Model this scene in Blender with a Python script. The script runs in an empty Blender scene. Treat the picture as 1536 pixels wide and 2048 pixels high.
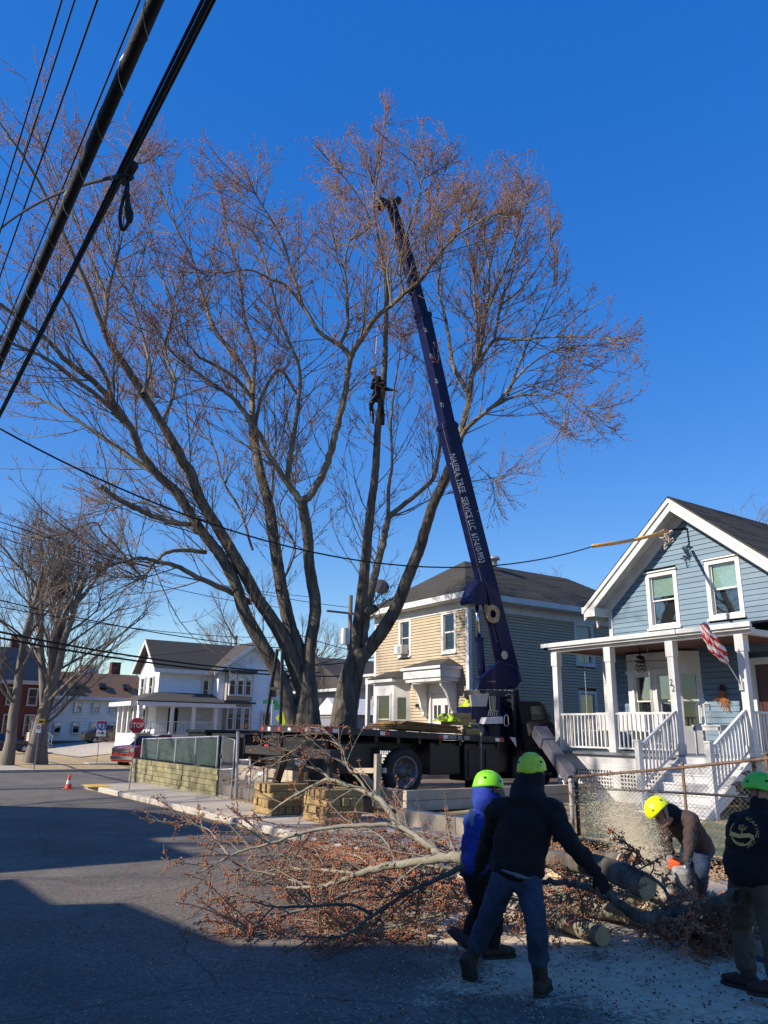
import bpy, math, random
import numpy as np
from mathutils import Vector, Matrix
random.seed(7); RNG = np.random.default_rng(11)
S = bpy.context.scene
# ------------------------------------------------------------------ camera, sky, sun, exposure
CAM_P, CAM_YAW, CAM_ROLL, CAM_F = math.radians(15.9), math.radians(34), math.radians(.85), 1540.0
CC = np.array([0, 0, 1.85])
_f = np.array([math.sin(CAM_YAW)*math.cos(CAM_P), math.cos(CAM_YAW)*math.cos(CAM_P), math.sin(CAM_P)])
_r0 = np.array([math.cos(CAM_YAW), -math.sin(CAM_YAW), 0.0]); _u0 = np.cross(_r0, _f)
_r = _r0*math.cos(CAM_ROLL)+_u0*math.sin(CAM_ROLL); _u = _u0*math.cos(CAM_ROLL)-_r0*math.sin(CAM_ROLL)
cd = bpy.data.cameras.new('camera'); co = bpy.data.objects.new('camera', cd); S.collection.objects.link(co); S.camera = co
cd.sensor_fit = 'VERTICAL'; cd.sensor_height = 24; cd.lens = 24*CAM_F/2048; cd.clip_end = 2000; cd.clip_start = .05
M_ = Matrix(((_r[0], _u[0], -_f[0], CC[0]), (_r[1], _u[1], -_f[1], CC[1]), (_r[2], _u[2], -_f[2], CC[2]), (0, 0, 0, 1)))
co.matrix_world = M_
SUN_A, SUN_E = math.radians(11), math.radians(30.5)
sdir = Vector((-math.cos(SUN_A)*math.cos(SUN_E), math.sin(SUN_A)*math.cos(SUN_E), math.sin(SUN_E)))
W = bpy.data.worlds.new('World'); S.world = W; W.use_nodes = True
nt = W.node_tree; bg = nt.nodes['Background']; sk = nt.nodes.new('ShaderNodeTexSky'); sk.sky_type = 'NISHITA'; sk.sun_disc = False
sk.sun_elevation = SUN_E; sk.sun_rotation = math.atan2(sdir.x, sdir.y); sk.altitude = 0; sk.air_density = 1.0; sk.dust_density = 0.15; sk.ozone_density = 2.0
hs = nt.nodes.new('ShaderNodeHueSaturation'); hs.inputs['Saturation'].default_value = 1.41; hs.inputs['Hue'].default_value = .514; hs.inputs['Value'].default_value = 1.0
sp_ = nt.nodes.new('ShaderNodeSeparateColor'); sp_.mode = 'HSV'; cb_ = nt.nodes.new('ShaderNodeCombineColor'); cb_.mode = 'HSV'; pw = nt.nodes.new('ShaderNodeMath'); pw.operation = 'POWER'; pw.inputs[1].default_value = .5; mu = nt.nodes.new('ShaderNodeMath'); mu.operation = 'MULTIPLY'; mu.inputs[1].default_value = 2.15
nt.links.new(sk.outputs[0], sp_.inputs[0]); nt.links.new(sp_.outputs[0], cb_.inputs[0]); nt.links.new(sp_.outputs[1], cb_.inputs[1]); nt.links.new(sp_.outputs[2], pw.inputs[0]); nt.links.new(pw.outputs[0], mu.inputs[0]); nt.links.new(mu.outputs[0], cb_.inputs[2])
nt.links.new(cb_.outputs[0], hs.inputs['Color']); nt.links.new(hs.outputs[0], bg.inputs[0]); bg.inputs[1].default_value = .13
sl = bpy.data.lights.new('sun', 'SUN'); so = bpy.data.objects.new('sun', sl); S.collection.objects.link(so)
sl.energy = 5.0; sl.angle = math.radians(.53); sl.color = (1, .91, .78); so.rotation_euler = sdir.to_track_quat('Z', 'Y').to_euler()
S.view_settings.view_transform = 'Standard'; S.view_settings.look = 'None'; S.view_settings.exposure = 0.5; S.view_settings.gamma = 1
try: S.view_settings.use_curve_mapping = False
except Exception: pass
S.render.engine = 'CYCLES'

def ray(x, y): return _f+_r*(x-768)/CAM_F-_u*(y-1024)/CAM_F
def oz(x, y, z=0.0): d = ray(x, y); return CC+d*((z-CC[2])/d[2])
def oX(x, y, X): d = ray(x, y); return CC+d*(X/d[0])
def oY(x, y, Y): d = ray(x, y); return CC+d*(Y/d[1])
def oR(x, y, R): d = ray(x, y); return CC+d*(R/math.hypot(d[0], d[1]))
# ------------------------------------------------------------------ materials
MATS = {}
def mat(name, col, rough=.7, col2=None, scale=8., bump=0., bscale=None, metal=0., spec=.5, stretch=(1, 1, 1), detail=4, mix=(.35, .65), coat=0, alpha=None, voro=False):
    if name in MATS: return MATS[name]
    m = bpy.data.materials.new(name); m.use_nodes = True; t = m.node_tree; b = t.nodes['Principled BSDF']
    b.inputs['Roughness'].default_value = rough; b.inputs['Metallic'].default_value = metal
    b.inputs['Specular IOR Level'].default_value = spec; b.inputs['Coat Weight'].default_value = coat
    b.inputs['Base Color'].default_value = (*col, 1)
    tc = mp = None
    if col2 or bump:
        tc = t.nodes.new('ShaderNodeNewGeometry'); mp = t.nodes.new('ShaderNodeMapping'); t.links.new(tc.outputs['Position'], mp.inputs[0]); mp.inputs['Scale'].default_value = stretch
    if col2:
        n = t.nodes.new('ShaderNodeTexNoise'); n.inputs['Scale'].default_value = scale; n.inputs['Detail'].default_value = detail; n.inputs['Roughness'].default_value = .65
        t.links.new(mp.outputs[0], n.inputs['Vector'])
        r = t.nodes.new('ShaderNodeValToRGB'); r.color_ramp.elements[0].position = mix[0]; r.color_ramp.elements[1].position = mix[1]
        r.color_ramp.elements[0].color = (*col, 1); r.color_ramp.elements[1].color = (*col2, 1)
        t.links.new(n.outputs[0], r.inputs[0]); t.links.new(r.outputs[0], b.inputs['Base Color'])
    if bump:
        n2 = t.nodes.new('ShaderNodeTexVoronoi' if voro else 'ShaderNodeTexNoise'); n2.inputs['Scale'].default_value = bscale or scale*3
        if not voro: n2.inputs['Detail'].default_value = 5
        t.links.new(mp.outputs[0], n2.inputs['Vector'])
        bp = t.nodes.new('ShaderNodeBump'); bp.inputs['Strength'].default_value = min(1, bump); bp.inputs['Distance'].default_value = .02 if not voro else .04
        t.links.new(n2.outputs[0], bp.inputs['Height']); t.links.new(bp.outputs[0], b.inputs['Normal'])
    if alpha is not None: b.inputs['Alpha'].default_value = alpha
    MATS[name] = m; return m
asphalt = mat('asphalt', (.10, .088, .074), .9, (.165, .143, .118), 1.1, .5, 90, detail=9, mix=(.3, .7))
def asphalt_nodes():
    t = asphalt.node_tree; b = t.nodes['Principled BSDF']; tc = t.nodes.new('ShaderNodeNewGeometry')
    v = t.nodes.new('ShaderNodeTexVoronoi'); v.inputs['Scale'].default_value = 42; t.links.new(tc.outputs['Position'], v.inputs['Vector'])
    r = t.nodes.new('ShaderNodeValToRGB'); r.color_ramp.elements[0].color = (.55, .55, .55, 1); r.color_ramp.elements[1].color = (1.45, 1.43, 1.38, 1)
    r.color_ramp.elements[0].position = .0; r.color_ramp.elements[1].position = 1
    sx = t.nodes.new('ShaderNodeSeparateColor'); t.links.new(v.outputs['Color'], sx.inputs[0]); t.links.new(sx.outputs[0], r.inputs[0])
    mx = t.nodes.new('ShaderNodeMix'); mx.data_type = 'RGBA'; mx.blend_type = 'MULTIPLY'; mx.inputs[0].default_value = .8
    old = [l for l in t.links if l.to_node == b and l.to_socket.name == 'Base Color'][0].from_socket
    t.links.new(old, mx.inputs[6]); t.links.new(r.outputs[0], mx.inputs[7])
    n3 = t.nodes.new('ShaderNodeTexNoise'); n3.inputs['Scale'].default_value = .45; n3.inputs['Detail'].default_value = 5; t.links.new(tc.outputs['Position'], n3.inputs['Vector'])
    mr = t.nodes.new('ShaderNodeMapRange'); mr.inputs[1].default_value = .3; mr.inputs[2].default_value = .7; mr.inputs[3].default_value = .78; mr.inputs[4].default_value = 1.2; t.links.new(n3.outputs[0], mr.inputs[0])
    wv = t.nodes.new('ShaderNodeMix'); wv.data_type = 'RGBA'; wv.blend_type = 'LINEAR_LIGHT'; wv.inputs[0].default_value = .35; t.links.new(tc.outputs['Position'], wv.inputs[6]); t.links.new(n3.outputs['Color'], wv.inputs[7])
    vc = t.nodes.new('ShaderNodeTexVoronoi'); vc.feature = 'DISTANCE_TO_EDGE'; vc.inputs['Scale'].default_value = .28; t.links.new(wv.outputs[2], vc.inputs['Vector'])
    cr = t.nodes.new('ShaderNodeMapRange'); cr.inputs[1].default_value = .0; cr.inputs[2].default_value = .006; cr.inputs[3].default_value = .45; cr.inputs[4].default_value = 1; t.links.new(vc.outputs[0], cr.inputs[0])
    m2 = t.nodes.new('ShaderNodeMath'); m2.operation = 'MULTIPLY'; t.links.new(mr.outputs[0], m2.inputs[0]); t.links.new(cr.outputs[0], m2.inputs[1])
    vs_ = t.nodes.new('ShaderNodeVectorMath'); vs_.operation = 'SCALE'; t.links.new(mx.outputs[2], vs_.inputs[0]); t.links.new(m2.outputs[0], vs_.inputs['Scale']); t.links.new(vs_.outputs[0], b.inputs['Base Color'])
asphalt_nodes()
concrete = mat('concrete', (.37, .315, .24), .9, (.49, .42, .33), 3, .3, 60, detail=8)
granite = mat('granite', (.36, .31, .26), .85, (.52, .46, .38), 14, .6, 40, detail=8)
whitep = mat('white_paint', (.50, .48, .45), .6, (.66, .65, .63), 2.2, .08, 30, detail=7, mix=(.25, .6))
bluesid = mat('blue_siding_paint', (.115, .185, .25), .6, (.15, .225, .295), 2, .12, 60, stretch=(1, .2, 3))
beigesid = mat('beige_vinyl', (.40, .32, .215), .6, (.46, .37, .25), 2, .05, 30)
shingle = mat('shingle', (.028, .025, .022), .9, (.085, .075, .062), 20, .8, 40, stretch=(1, 1, 3), detail=6)
shingle2 = mat('brown_shingle', (.14, .08, .05), .9, (.20, .12, .08), 14, .5, 40)
black = mat('black_paint', (.007, .007, .008), .5, (.012, .012, .013), 6, .1, 20)
blackrub = mat('rubber', (.014, .014, .014), .85, (.03, .028, .026), 12, .3, 60)
steel = mat('galvanised', (.38, .39, .40), .5, (.5, .51, .52), 20, .05, 60, metal=.6)
rust = mat('rusty_steel', (.10, .055, .035), .8, (.2, .12, .08), 14, .3, 60)
navy = mat('navy_paint', (.0015, .004, .036), .45, (.002, .006, .052), 3, coat=.08, spec=.25)
darkst = mat('dark_steel', (.016, .015, .016), .6, (.03, .028, .028), 8, .2, 40)
greyst = mat('grey_steel', (.075, .075, .09), .6, (.12, .115, .13), 6, .3, 30)
timber = mat('timber', (.24, .155, .065), .85, (.40, .28, .12), 3, .5, 25, stretch=(1, 1, 6), detail=7)
greentim = mat('mossy_timber', (.11, .10, .045), .9, (.33, .29, .16), 2.6, .6, 22, detail=9)
greytim = mat('weathered_timber', (.36, .29, .21), .9, (.5, .42, .32), 2.2, .4, 25, detail=8)
deckwood = mat('mat_wood', (.13, .075, .03), .85, (.26, .155, .06), 5, .5, 30, detail=7)
barkm = mat('bark', (.035, .029, .021), .95, (.15, .128, .10), 7, 1, 14, stretch=(1, 1, .16), detail=8)
barkl = mat('limb_bark', (.095, .08, .058), .9, (.22, .19, .145), 4, .6, 22, stretch=(1, 1, .4), detail=7)
twigm = mat('twig_bark', (.15, .10, .075), .85, (.30, .22, .165), 3)
budm = mat('bud', (.22, .07, .03), .7, (.40, .17, .07), 2.2)
budb = mat('fallen_bud', (.30, .10, .045), .8, (.42, .17, .08), 3)
freshb = mat('smooth_bark', (.15, .14, .10), .8, (.27, .245, .185), 7, .35, 40, detail=7)
cutwood = mat('cut_wood', (.52, .36, .19), .8, (.66, .49, .29), 12, .2, 60)
fartwig = mat('far_twig', (.17, .135, .115), .9)
farbark = mat('far_bark', (.12, .10, .085), .9, (.2, .17, .14), 3, .6, 12, stretch=(1, 1, .2))
grass = mat('dry_grass', (.33, .225, .11), .95, (.46, .34, .18), 1.2, .8, 30, detail=9)
soil = mat('soil', (.11, .075, .05), .95, (.2, .15, .1), 3, .8, 25, detail=9)
brick = mat('brick', (.07, .018, .013), .9, (.11, .03, .02), 8, .4, 40)
yellowp = mat('yellow_paint', (.62, .36, .03), .6, (.7, .42, .06), 8)
redp = mat('red_paint', (.32, .012, .015), .3, coat=.6)
orange = mat('orange_plastic', (.75, .1, .02), .5)
whiteref = mat('white_reflective', (.75, .75, .75), .5)
redref = mat('red_reflective', (.45, .02, .03), .35)
chrome = mat('chrome', (.6, .6, .62), .15, metal=1)
signblue = mat('sign_blue', (.02, .08, .38), .45)
signgreen = mat('sign_green', (.01, .17, .08), .45)
signyel = mat('sign_yellow', (.65, .75, .02), .5)
greennet = mat('green_net', (.004, .03, .022), .9, (.008, .06, .045), 6, alpha=.88)
cablem = mat('cable_rubber', (.003, .003, .004), .7, (.006, .006, .007), 9, .3, 30)
skin = mat('skin', (.38, .2, .13), .6)
jblack = mat('black_cloth', (.0035, .0035, .005), .95, (.006, .006, .008), 6, .3, 60)
jblue = mat('blue_cloth', (.012, .035, .26), .85, (.016, .045, .34), 6, .3, 60)
jbrown = mat('brown_cloth', (.035, .02, .018), .85, (.055, .035, .03), 5, .3, 50)
jeans = mat('denim', (.014, .024, .05), .9, (.032, .052, .10), 5, .4, 80)
khaki = mat('khaki_cloth', (.065, .045, .025), .9, (.10, .075, .045), 5, .4, 60)
bootm = mat('boot_leather', (.028, .016, .011), .8, (.05, .03, .02), 9, .4, 40)
glovem = mat('grey_glove', (.30, .29, .29), .9, (.42, .41, .4), 12, .3, 60)
hivis = mat('hi_vis', (.55, .75, .02), .7)
helm1 = mat('helmet_lime', (.34, .47, .02), .45, (.48, .66, .015), 14, .1, 60, coat=.15, mix=(.3, .5))
helm2 = mat('helmet_green', (.16, .48, .02), .45, (.22, .66, .01), 14, .1, 60, coat=.15, mix=(.3, .5))
helm3 = mat('helmet_yellow', (.72, .80, .0), .35, coat=.3)
helm4 = mat('helmet_bright_green', (.12, .62, .03), .35, coat=.3)
maroon = mat('porch_ceiling_wood', (.12, .04, .025), .6, (.16, .06, .04), 4)
curtain = mat('curtain', (.74, .74, .70), .9, (.8, .8, .76), 3)
blind = mat('blind', (.38, .52, .47), .8)
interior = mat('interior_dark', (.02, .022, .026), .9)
chip = mat('sawdust_chip', (.80, .71, .55), .9)
whitesid = mat('white_siding', (.74, .76, .78), .6, (.8, .82, .84), 2)
tansid = mat('tan_siding', (.50, .47, .44), .7, (.54, .51, .48), 2)
def glassmat():
    m = bpy.data.materials.new('window_glass'); m.use_nodes = True; t = m.node_tree; t.nodes.clear()
    o = t.nodes.new('ShaderNodeOutputMaterial'); mx = t.nodes.new('ShaderNodeMixShader'); tr = t.nodes.new('ShaderNodeBsdfTransparent'); g = t.nodes.new('ShaderNodeBsdfGlossy')
    fr = t.nodes.new('ShaderNodeFresnel'); fr.inputs[0].default_value = 1.6; tr.inputs[0].default_value = (.9, .93, .92, 1); g.inputs['Roughness'].default_value = .02
    ad = t.nodes.new('ShaderNodeMath'); ad.operation = 'ADD'; ad.inputs[1].default_value = .07
    t.links.new(fr.outputs[0], ad.inputs[0]); t.links.new(ad.outputs[0], mx.inputs[0]); t.links.new(tr.outputs[0], mx.inputs[1]); t.links.new(g.outputs[0], mx.inputs[2]); t.links.new(mx.outputs[0], o.inputs[0])
    return m
glass = glassmat()
def siding_mat(name, base, pitch, amp=.35):
    m = mat(name, base, .6, tuple(min(1, c*1.08) for c in base), 2); t = m.node_tree; b = t.nodes['Principled BSDF']
    tc = t.nodes.new('ShaderNodeNewGeometry'); sp = t.nodes.new('ShaderNodeSeparateXYZ'); t.links.new(tc.outputs['Position'], sp.inputs[0])
    d = t.nodes.new('ShaderNodeMath'); d.operation = 'DIVIDE'; d.inputs[1].default_value = pitch; t.links.new(sp.outputs[2], d.inputs[0])
    fr = t.nodes.new('ShaderNodeMath'); fr.operation = 'FRACT'; t.links.new(d.outputs[0], fr.inputs[0])
    bp = t.nodes.new('ShaderNodeBump'); bp.inputs['Strength'].default_value = 1; bp.inputs['Distance'].default_value = .05; bp.invert = True
    t.links.new(fr.outputs[0], bp.inputs['Height']); t.links.new(bp.outputs[0], b.inputs['Normal']); return m
whitelap = siding_mat('white_lap_siding', (.74, .76, .78), .22)
tanlap = siding_mat('tan_lap_siding', (.80, .70, .60), .3)
# ------------------------------------------------------------------ object helpers
COL = S.collection; WL = {}
def tagp(o, label=None, cat=None, group=None, kind=None):
    if label: o['label'] = label
    if cat: o['category'] = cat
    if group: o['group'] = group
    if kind: o['kind'] = kind
    return o
def thing(name, label, cat, loc=(0, 0, 0), group=None):
    o = bpy.data.objects.new(name, None); COL.objects.link(o); o.location = loc; o.empty_display_size = .2
    WL[o.name] = np.array(loc, float); return tagp(o, label, cat, group)
def link_mesh(name, me, parent=None, origin=None):
    o = bpy.data.objects.new(name, me); COL.objects.link(o)
    base = WL[parent.name] if parent else np.zeros(3)
    og = np.array(origin, float) if origin is not None else base
    if parent: o.parent = parent
    o.location = tuple(og-base); WL[o.name] = og; return o
def unit(v):
    v = np.asarray(v, float); n = np.linalg.norm(v); return v/n if n > 1e-9 else v
def frame(t):
    t = unit(t); h = np.array([0, 0, 1.]) if abs(t[2]) < .9 else np.array([1., 0, 0]); a = unit(np.cross(t, h)); return a, np.cross(t, a)
class MB:
    def __init__(s): s.v = []; s.f = []; s.m = []; s.chunks = []
    def add(s, vs, fs, mi=0):
        b = len(s.v); s.v += [tuple(map(float, p)) for p in vs]; s.f += [tuple(i+b for i in f) for f in fs]; s.m += [mi]*len(fs); s.chunks.append((b, len(s.v), len(s.f)-len(fs), len(s.f))); return s
    def hexa(s, p, mi=0): return s.add(p, [(0, 3, 2, 1), (4, 5, 6, 7), (0, 1, 5, 4), (1, 2, 6, 5), (2, 3, 7, 6), (3, 0, 4, 7)], mi)
    def box(s, x0, x1, y0, y1, z0, z1, mi=0):
        return s.hexa([(x0, y0, z0), (x1, y0, z0), (x1, y1, z0), (x0, y1, z0), (x0, y0, z1), (x1, y0, z1), (x1, y1, z1), (x0, y1, z1)], mi)
    def bar(s, p, q, w, h, up=(0, 0, 1), mi=0):
        p = np.array(p, float); q = np.array(q, float); t = unit(q-p); a = np.cross(t, up)
        a = unit(a) if np.linalg.norm(a) > 1e-6 else frame(t)[0]; b = np.cross(a, t); a = a*w/2; b = b*h/2
        return s.hexa([p-a-b, p+a-b, p+a+b, p-a+b, q-a-b, q+a-b, q+a+b, q-a+b], mi)
    def tube(s, pts, rad, n=8, cap=True, mi=0):
        pts = [np.array(p, float) for p in pts]; k = len(pts); rad = rad if hasattr(rad, '__len__') else [rad]*k
        vs = []; a = None
        for i in range(k):
            t = pts[min(i+1, k-1)]-pts[max(i-1, 0)]
            if a is None: a, b = frame(t)
            else: a = unit(a-unit(t)*np.dot(a, unit(t))); b = np.cross(unit(t), a)
            for j in range(n):
                th = 2*math.pi*j/n; vs.append(pts[i]+rad[i]*(a*math.cos(th)+b*math.sin(th)))
        fs = [(i*n+j, i*n+(j+1) % n, (i+1)*n+(j+1) % n, (i+1)*n+j) for i in range(k-1) for j in range(n)]
        if cap: fs += [tuple(range(n))[::-1], tuple((k-1)*n+j for j in range(n))]
        return s.add(vs, fs, mi)
    def cyl(s, p, q, r, n=12, r2=None, mi=0): return s.tube([p, q], [r, r if r2 is None else r2], n, True, mi)
    def lathe(s, prof, c, axis, n=20, mi=0):
        c = np.array(c, float); t = unit(axis); a, b = frame(t); vs = []
        for (r, h) in prof:
            for j in range(n):
                th = 2*math.pi*j/n; vs.append(c+t*h+r*(a*math.cos(th)+b*math.sin(th)))
        fs = [(i*n+j, i*n+(j+1) % n, (i+1)*n+(j+1) % n, (i+1)*n+j) for i in range(len(prof)-1) for j in range(n)]
        return s.add(vs, fs, mi)
    def prism(s, poly, d, mi=0):
        n = len(poly); d = np.array(d, float); vs = [np.array(p, float) for p in poly]; vs += [p+d for p in vs]
        return s.add(vs, [tuple(range(n))[::-1], tuple(range(n, 2*n))]+[(i, (i+1) % n, n+(i+1) % n, n+i) for i in range(n)], mi)
    def ball(s, c, r, n=10, k=6, sc=(1, 1, 1), mi=0):
        c = np.array(c, float); vs = []
        for i in range(k+1):
            ph = math.pi*i/k
            for j in range(n):
                th = 2*math.pi*j/n; vs.append(c+r*np.array([math.sin(ph)*math.cos(th)*sc[0], math.sin(ph)*math.sin(th)*sc[1], math.cos(ph)*sc[2]]))
        return s.add(vs, [(i*n+j, (i+1)*n+j, (i+1)*n+(j+1) % n, i*n+(j+1) % n) for i in range(k) for j in range(n)], mi)
    def build_each(s, name, mats, parent, **kw):
        out = []
        for k, (a, c, d, e) in enumerate(s.chunks):
            q = MB(); q.add(s.v[a:c], [tuple(i-a for i in f) for f in s.f[d:e]]); out.append(q.build(name, mats, parent, **kw))
        return out
    def build(s, name, mats, parent=None, origin=None, smooth=False, kind=None, label=None, cat=None, group=None, bevel=0, solid=True):
        og = np.array(origin, float) if origin is not None else (WL[parent.name] if parent else np.zeros(3))
        if origin is None and not parent and s.v and kind != 'structure':
            a = np.array(s.v); og = np.array([a[:, 0].mean(), a[:, 1].mean(), a[:, 2].min()]); origin = og
        me = bpy.data.meshes.new(name); a = np.array(s.v)-og; me.from_pydata(a.tolist(), [], s.f)
        for m in (mats if isinstance(mats, (list, tuple)) else [mats]): me.materials.append(m)
        if any(s.m): me.polygons.foreach_set('material_index', s.m)
        if smooth: me.polygons.foreach_set('use_smooth', [True]*len(me.polygons))
        me.update(); o = link_mesh(name, me, parent, origin)
        if bevel:
            b = o.modifiers.new('bevel', 'BEVEL'); b.width = bevel; b.segments = 2; b.limit_method = 'ANGLE'
        return tagp(o, label, cat, group, kind)
def inst(src, name, parent, origin, rotz=0):
    o = link_mesh(name, src.data, parent, origin); o.rotation_euler = (0, 0, rotz); return o
def batch_tubes(P, R, n=3):
    T, K, _ = P.shape; tan = np.empty_like(P); tan[:, 1:-1] = P[:, 2:]-P[:, :-2]; tan[:, 0] = P[:, 1]-P[:, 0]; tan[:, -1] = P[:, -1]-P[:, -2]
    tan /= np.maximum(np.linalg.norm(tan, axis=2, keepdims=True), 1e-9)
    h = np.where(np.abs(tan[:, :1, 2:3]) < .9, np.array([0, 0, 1.]), np.array([1., 0, 0])); h = np.broadcast_to(h, tan.shape)
    a = np.cross(tan, h); a /= np.maximum(np.linalg.norm(a, axis=2, keepdims=True), 1e-9); b = np.cross(tan, a)
    th = np.arange(n)*2*math.pi/n
    V = P[:, :, None]+R[:, :, None, None]*(a[:, :, None]*np.cos(th)[:, None]+b[:, :, None]*np.sin(th)[:, None])
    V = V.reshape(-1, 3); t, k, j = np.meshgrid(np.arange(T), np.arange(K-1), np.arange(n), indexing='ij'); o = t*K*n
    F = np.stack([o+k*n+j, o+k*n+(j+1) % n, o+(k+1)*n+(j+1) % n, o+(k+1)*n+j], -1).reshape(-1, 4)
    return V, F
def np_mesh(name, V, F, m, parent=None, kind=None, smooth=True):
    og = WL[parent.name] if parent else np.zeros(3); me = bpy.data.meshes.new(name)
    V = V-og; me.vertices.add(len(V)); me.vertices.foreach_set('co', V.astype(np.float32).ravel())
    c = F.shape[1]; me.loops.add(F.size); me.loops.foreach_set('vertex_index', F.astype(np.int32).ravel())
    me.polygons.add(len(F)); me.polygons.foreach_set('loop_start', (np.arange(len(F))*c).astype(np.int32))
    if smooth: me.polygons.foreach_set('use_smooth', np.ones(len(F), bool))
    me.materials.append(m); me.update(calc_edges=True); o = link_mesh(name, me, parent); return tagp(o, kind=kind)
def buds_mesh(name, C, D, L, Wd, m, parent):
    n = len(C); D = D/np.maximum(np.linalg.norm(D, axis=1, keepdims=True), 1e-9)
    h = np.where(np.abs(D[:, 2:3]) < .9, np.array([0, 0, 1.]), np.array([1., 0, 0])); a = np.cross(D, h); a /= np.linalg.norm(a, axis=1, keepdims=True); b = np.cross(D, a)
    V = np.empty((n, 5, 3)); V[:, 0] = C; V[:, 1] = C+D*L[:, None]; mid = C+D*L[:, None]*.45
    for j in range(3):
        th = 2*math.pi*j/3; V[:, 2+j] = mid+Wd[:, None]*(a*math.cos(th)+b*math.sin(th))
    o = (np.arange(n)*5)[:, None, None]; f = np.array([[0, 3, 2], [0, 4, 3], [0, 2, 4], [1, 2, 3], [1, 3, 4], [1, 4, 2]])[None]
    return np_mesh(name, V.reshape(-1, 3), (o+f).reshape(-1, 3), m, parent, 'stuff', False)
def text(s_, size, pos, xd, yd, m, parent, name='lettering', extr=.003, align='CENTER', squeeze=1., label=None):
    c = bpy.data.curves.new(name, 'FONT'); c.body = s_; c.size = size; c.extrude = extr; c.align_x = align; c.align_y = 'CENTER'; c.resolution_u = 3
    to = bpy.data.objects.new(name, c); COL.objects.link(to); dg = bpy.context.evaluated_depsgraph_get()
    me = bpy.data.meshes.new_from_object(to.evaluated_get(dg)); bpy.data.objects.remove(to)
    xd = unit(xd); yd = unit(yd); zd = np.cross(xd, yd); og = WL[parent.name]
    A = np.array([v.co[:] for v in me.vertices]); A = np.outer(A[:, 0]*squeeze, xd)+np.outer(A[:, 1], yd)+np.outer(A[:, 2], zd)+np.array(pos, float)-og
    me.vertices.foreach_set('co', A.astype(np.float32).ravel()); me.materials.clear(); me.materials.append(m); me.update(); o = link_mesh(name, me, parent)
    return tagp(o, label)
# ------------------------------------------------------------------ ground, road, kerbs
def gz(x, y):
    def ss(a, b, t): t = min(1, max(0, (t-a)/(b-a))); return t*t*(3-2*t)
    z = -.5*ss(27, 37, y)
    if x > 7 and y > 46.5:
        z += .12+1.1*ss(48, 62, y)*ss(13, 24, x)*(1-.35*ss(70, 90, y))
    return z
def sheet(name, x0, x1, y0, y1, st, dz, m, zf=gz, noise=0):
    xs = np.arange(x0, x1+1e-6, st); ys = np.arange(y0, y1+1e-6, st); nx, ny = len(xs), len(ys)
    V = np.array([(x, y, zf(x, y)+dz+(noise*(random.random()-.5))) for x in xs for y in ys])
    i, j = np.meshgrid(np.arange(nx-1), np.arange(ny-1), indexing='ij'); a = (i*ny+j).ravel(); F = np.stack([a, a+ny, a+ny+1, a+1], -1)
    return np_mesh(name, V, F, m, None, 'structure')
def flat(name, poly, z, m, kind='structure', top=None):
    b = MB(); b.prism([(x, y, z-.12) for x, y in poly], (0, 0, .12)); return b.build(name, m, kind=kind)
b = MB(); b.box(-900, 900, -900, 900, -1.2, -.9); b.build('ground', soil, kind='structure')
def roadz(x, y):
    return gz(x, y) if y < 47 else -.5
sheet('road', -34, 60, -30, 47, 1.0, 0, asphalt, lambda x, y: gz(0, y)-(.9 if (x > 7.5 and y < 24.5) else 0))
sheet('lawn', 8.7, 62.7, 46.0, 128, 2.0, .05, grass, lambda x, y: gz(x, max(y, 46.6)) - (0 if y > 46.5 else .35), noise=.06)
sheet('road_beyond', -34, 6, 47, 130, 4.0, 0, asphalt, lambda x, y: -.5)
sheet('driveway', 14.5, 22, 60, 90, 2.5, .1, concrete, lambda x, y: gz(x, y))
# far pavement
b = MB(); b.box(6.2, 8.9, 45.7, 70, -.6, -.36); b.build('far_pavement', concrete, kind='structure')
b = MB(); b.prism([(13.0, 51.2, -.42), (30, 51.2, -.42), (30, 53, -.42), (13.0, 52.6, -.42)], (0, 0, .12)); b.build('far_pavement', concrete, kind='structure')
b = MB()
b.box(8.9, 30, 45.85, 46.15, -.6, -.37); b.build('far_kerb', granite, kind='structure')
# near pavement (kerb x 6.8 -> 6.2)
def kx(y): return 6.85-.00055*max(0, y-13)**2.35 if y > 13 else 6.85+.02*(13-y)
pv = thing('pavement', 'beige concrete pavement between granite kerb and yards', 'pavement'); pv['kind'] = 'structure'; del pv['category']
ys = [-25, -20, -15, -10, -6, -3.5, -1.5, .5, 2.5, 4.5, 6.5, 8.5, 10.5, 12.5, 14.5, 16.5, 18.5, 20.5, 22.5, 24.5, 26.3]
for y0, y1 in zip(ys[:-1], ys[1:]):
    b = MB(); g_ = .008; b.hexa([(kx(y0)+.15, y0+g_, -.3), (8.62, y0+g_, -.3), (8.62, y1-g_, -.3), (kx(y1)+.15, y1-g_, -.3), (kx(y0)+.15, y0+g_, .13), (8.62, y0+g_, .15), (8.62, y1-g_, .15), (kx(y1)+.15, y1-g_, .13)])
    b.build('paving_slab', concrete, pv, origin=(7.5, y0, 0))
b = MB(); b.box(6.45, 7.1, 24.9, 26.0, .13, .141); b.build('tactile_paving', yellowp, pv)
kb = thing('kerb', 'rough granite kerb along the near pavement', 'kerb'); kb['kind'] = 'structure'; del kb['category']
y = -20.0
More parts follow.
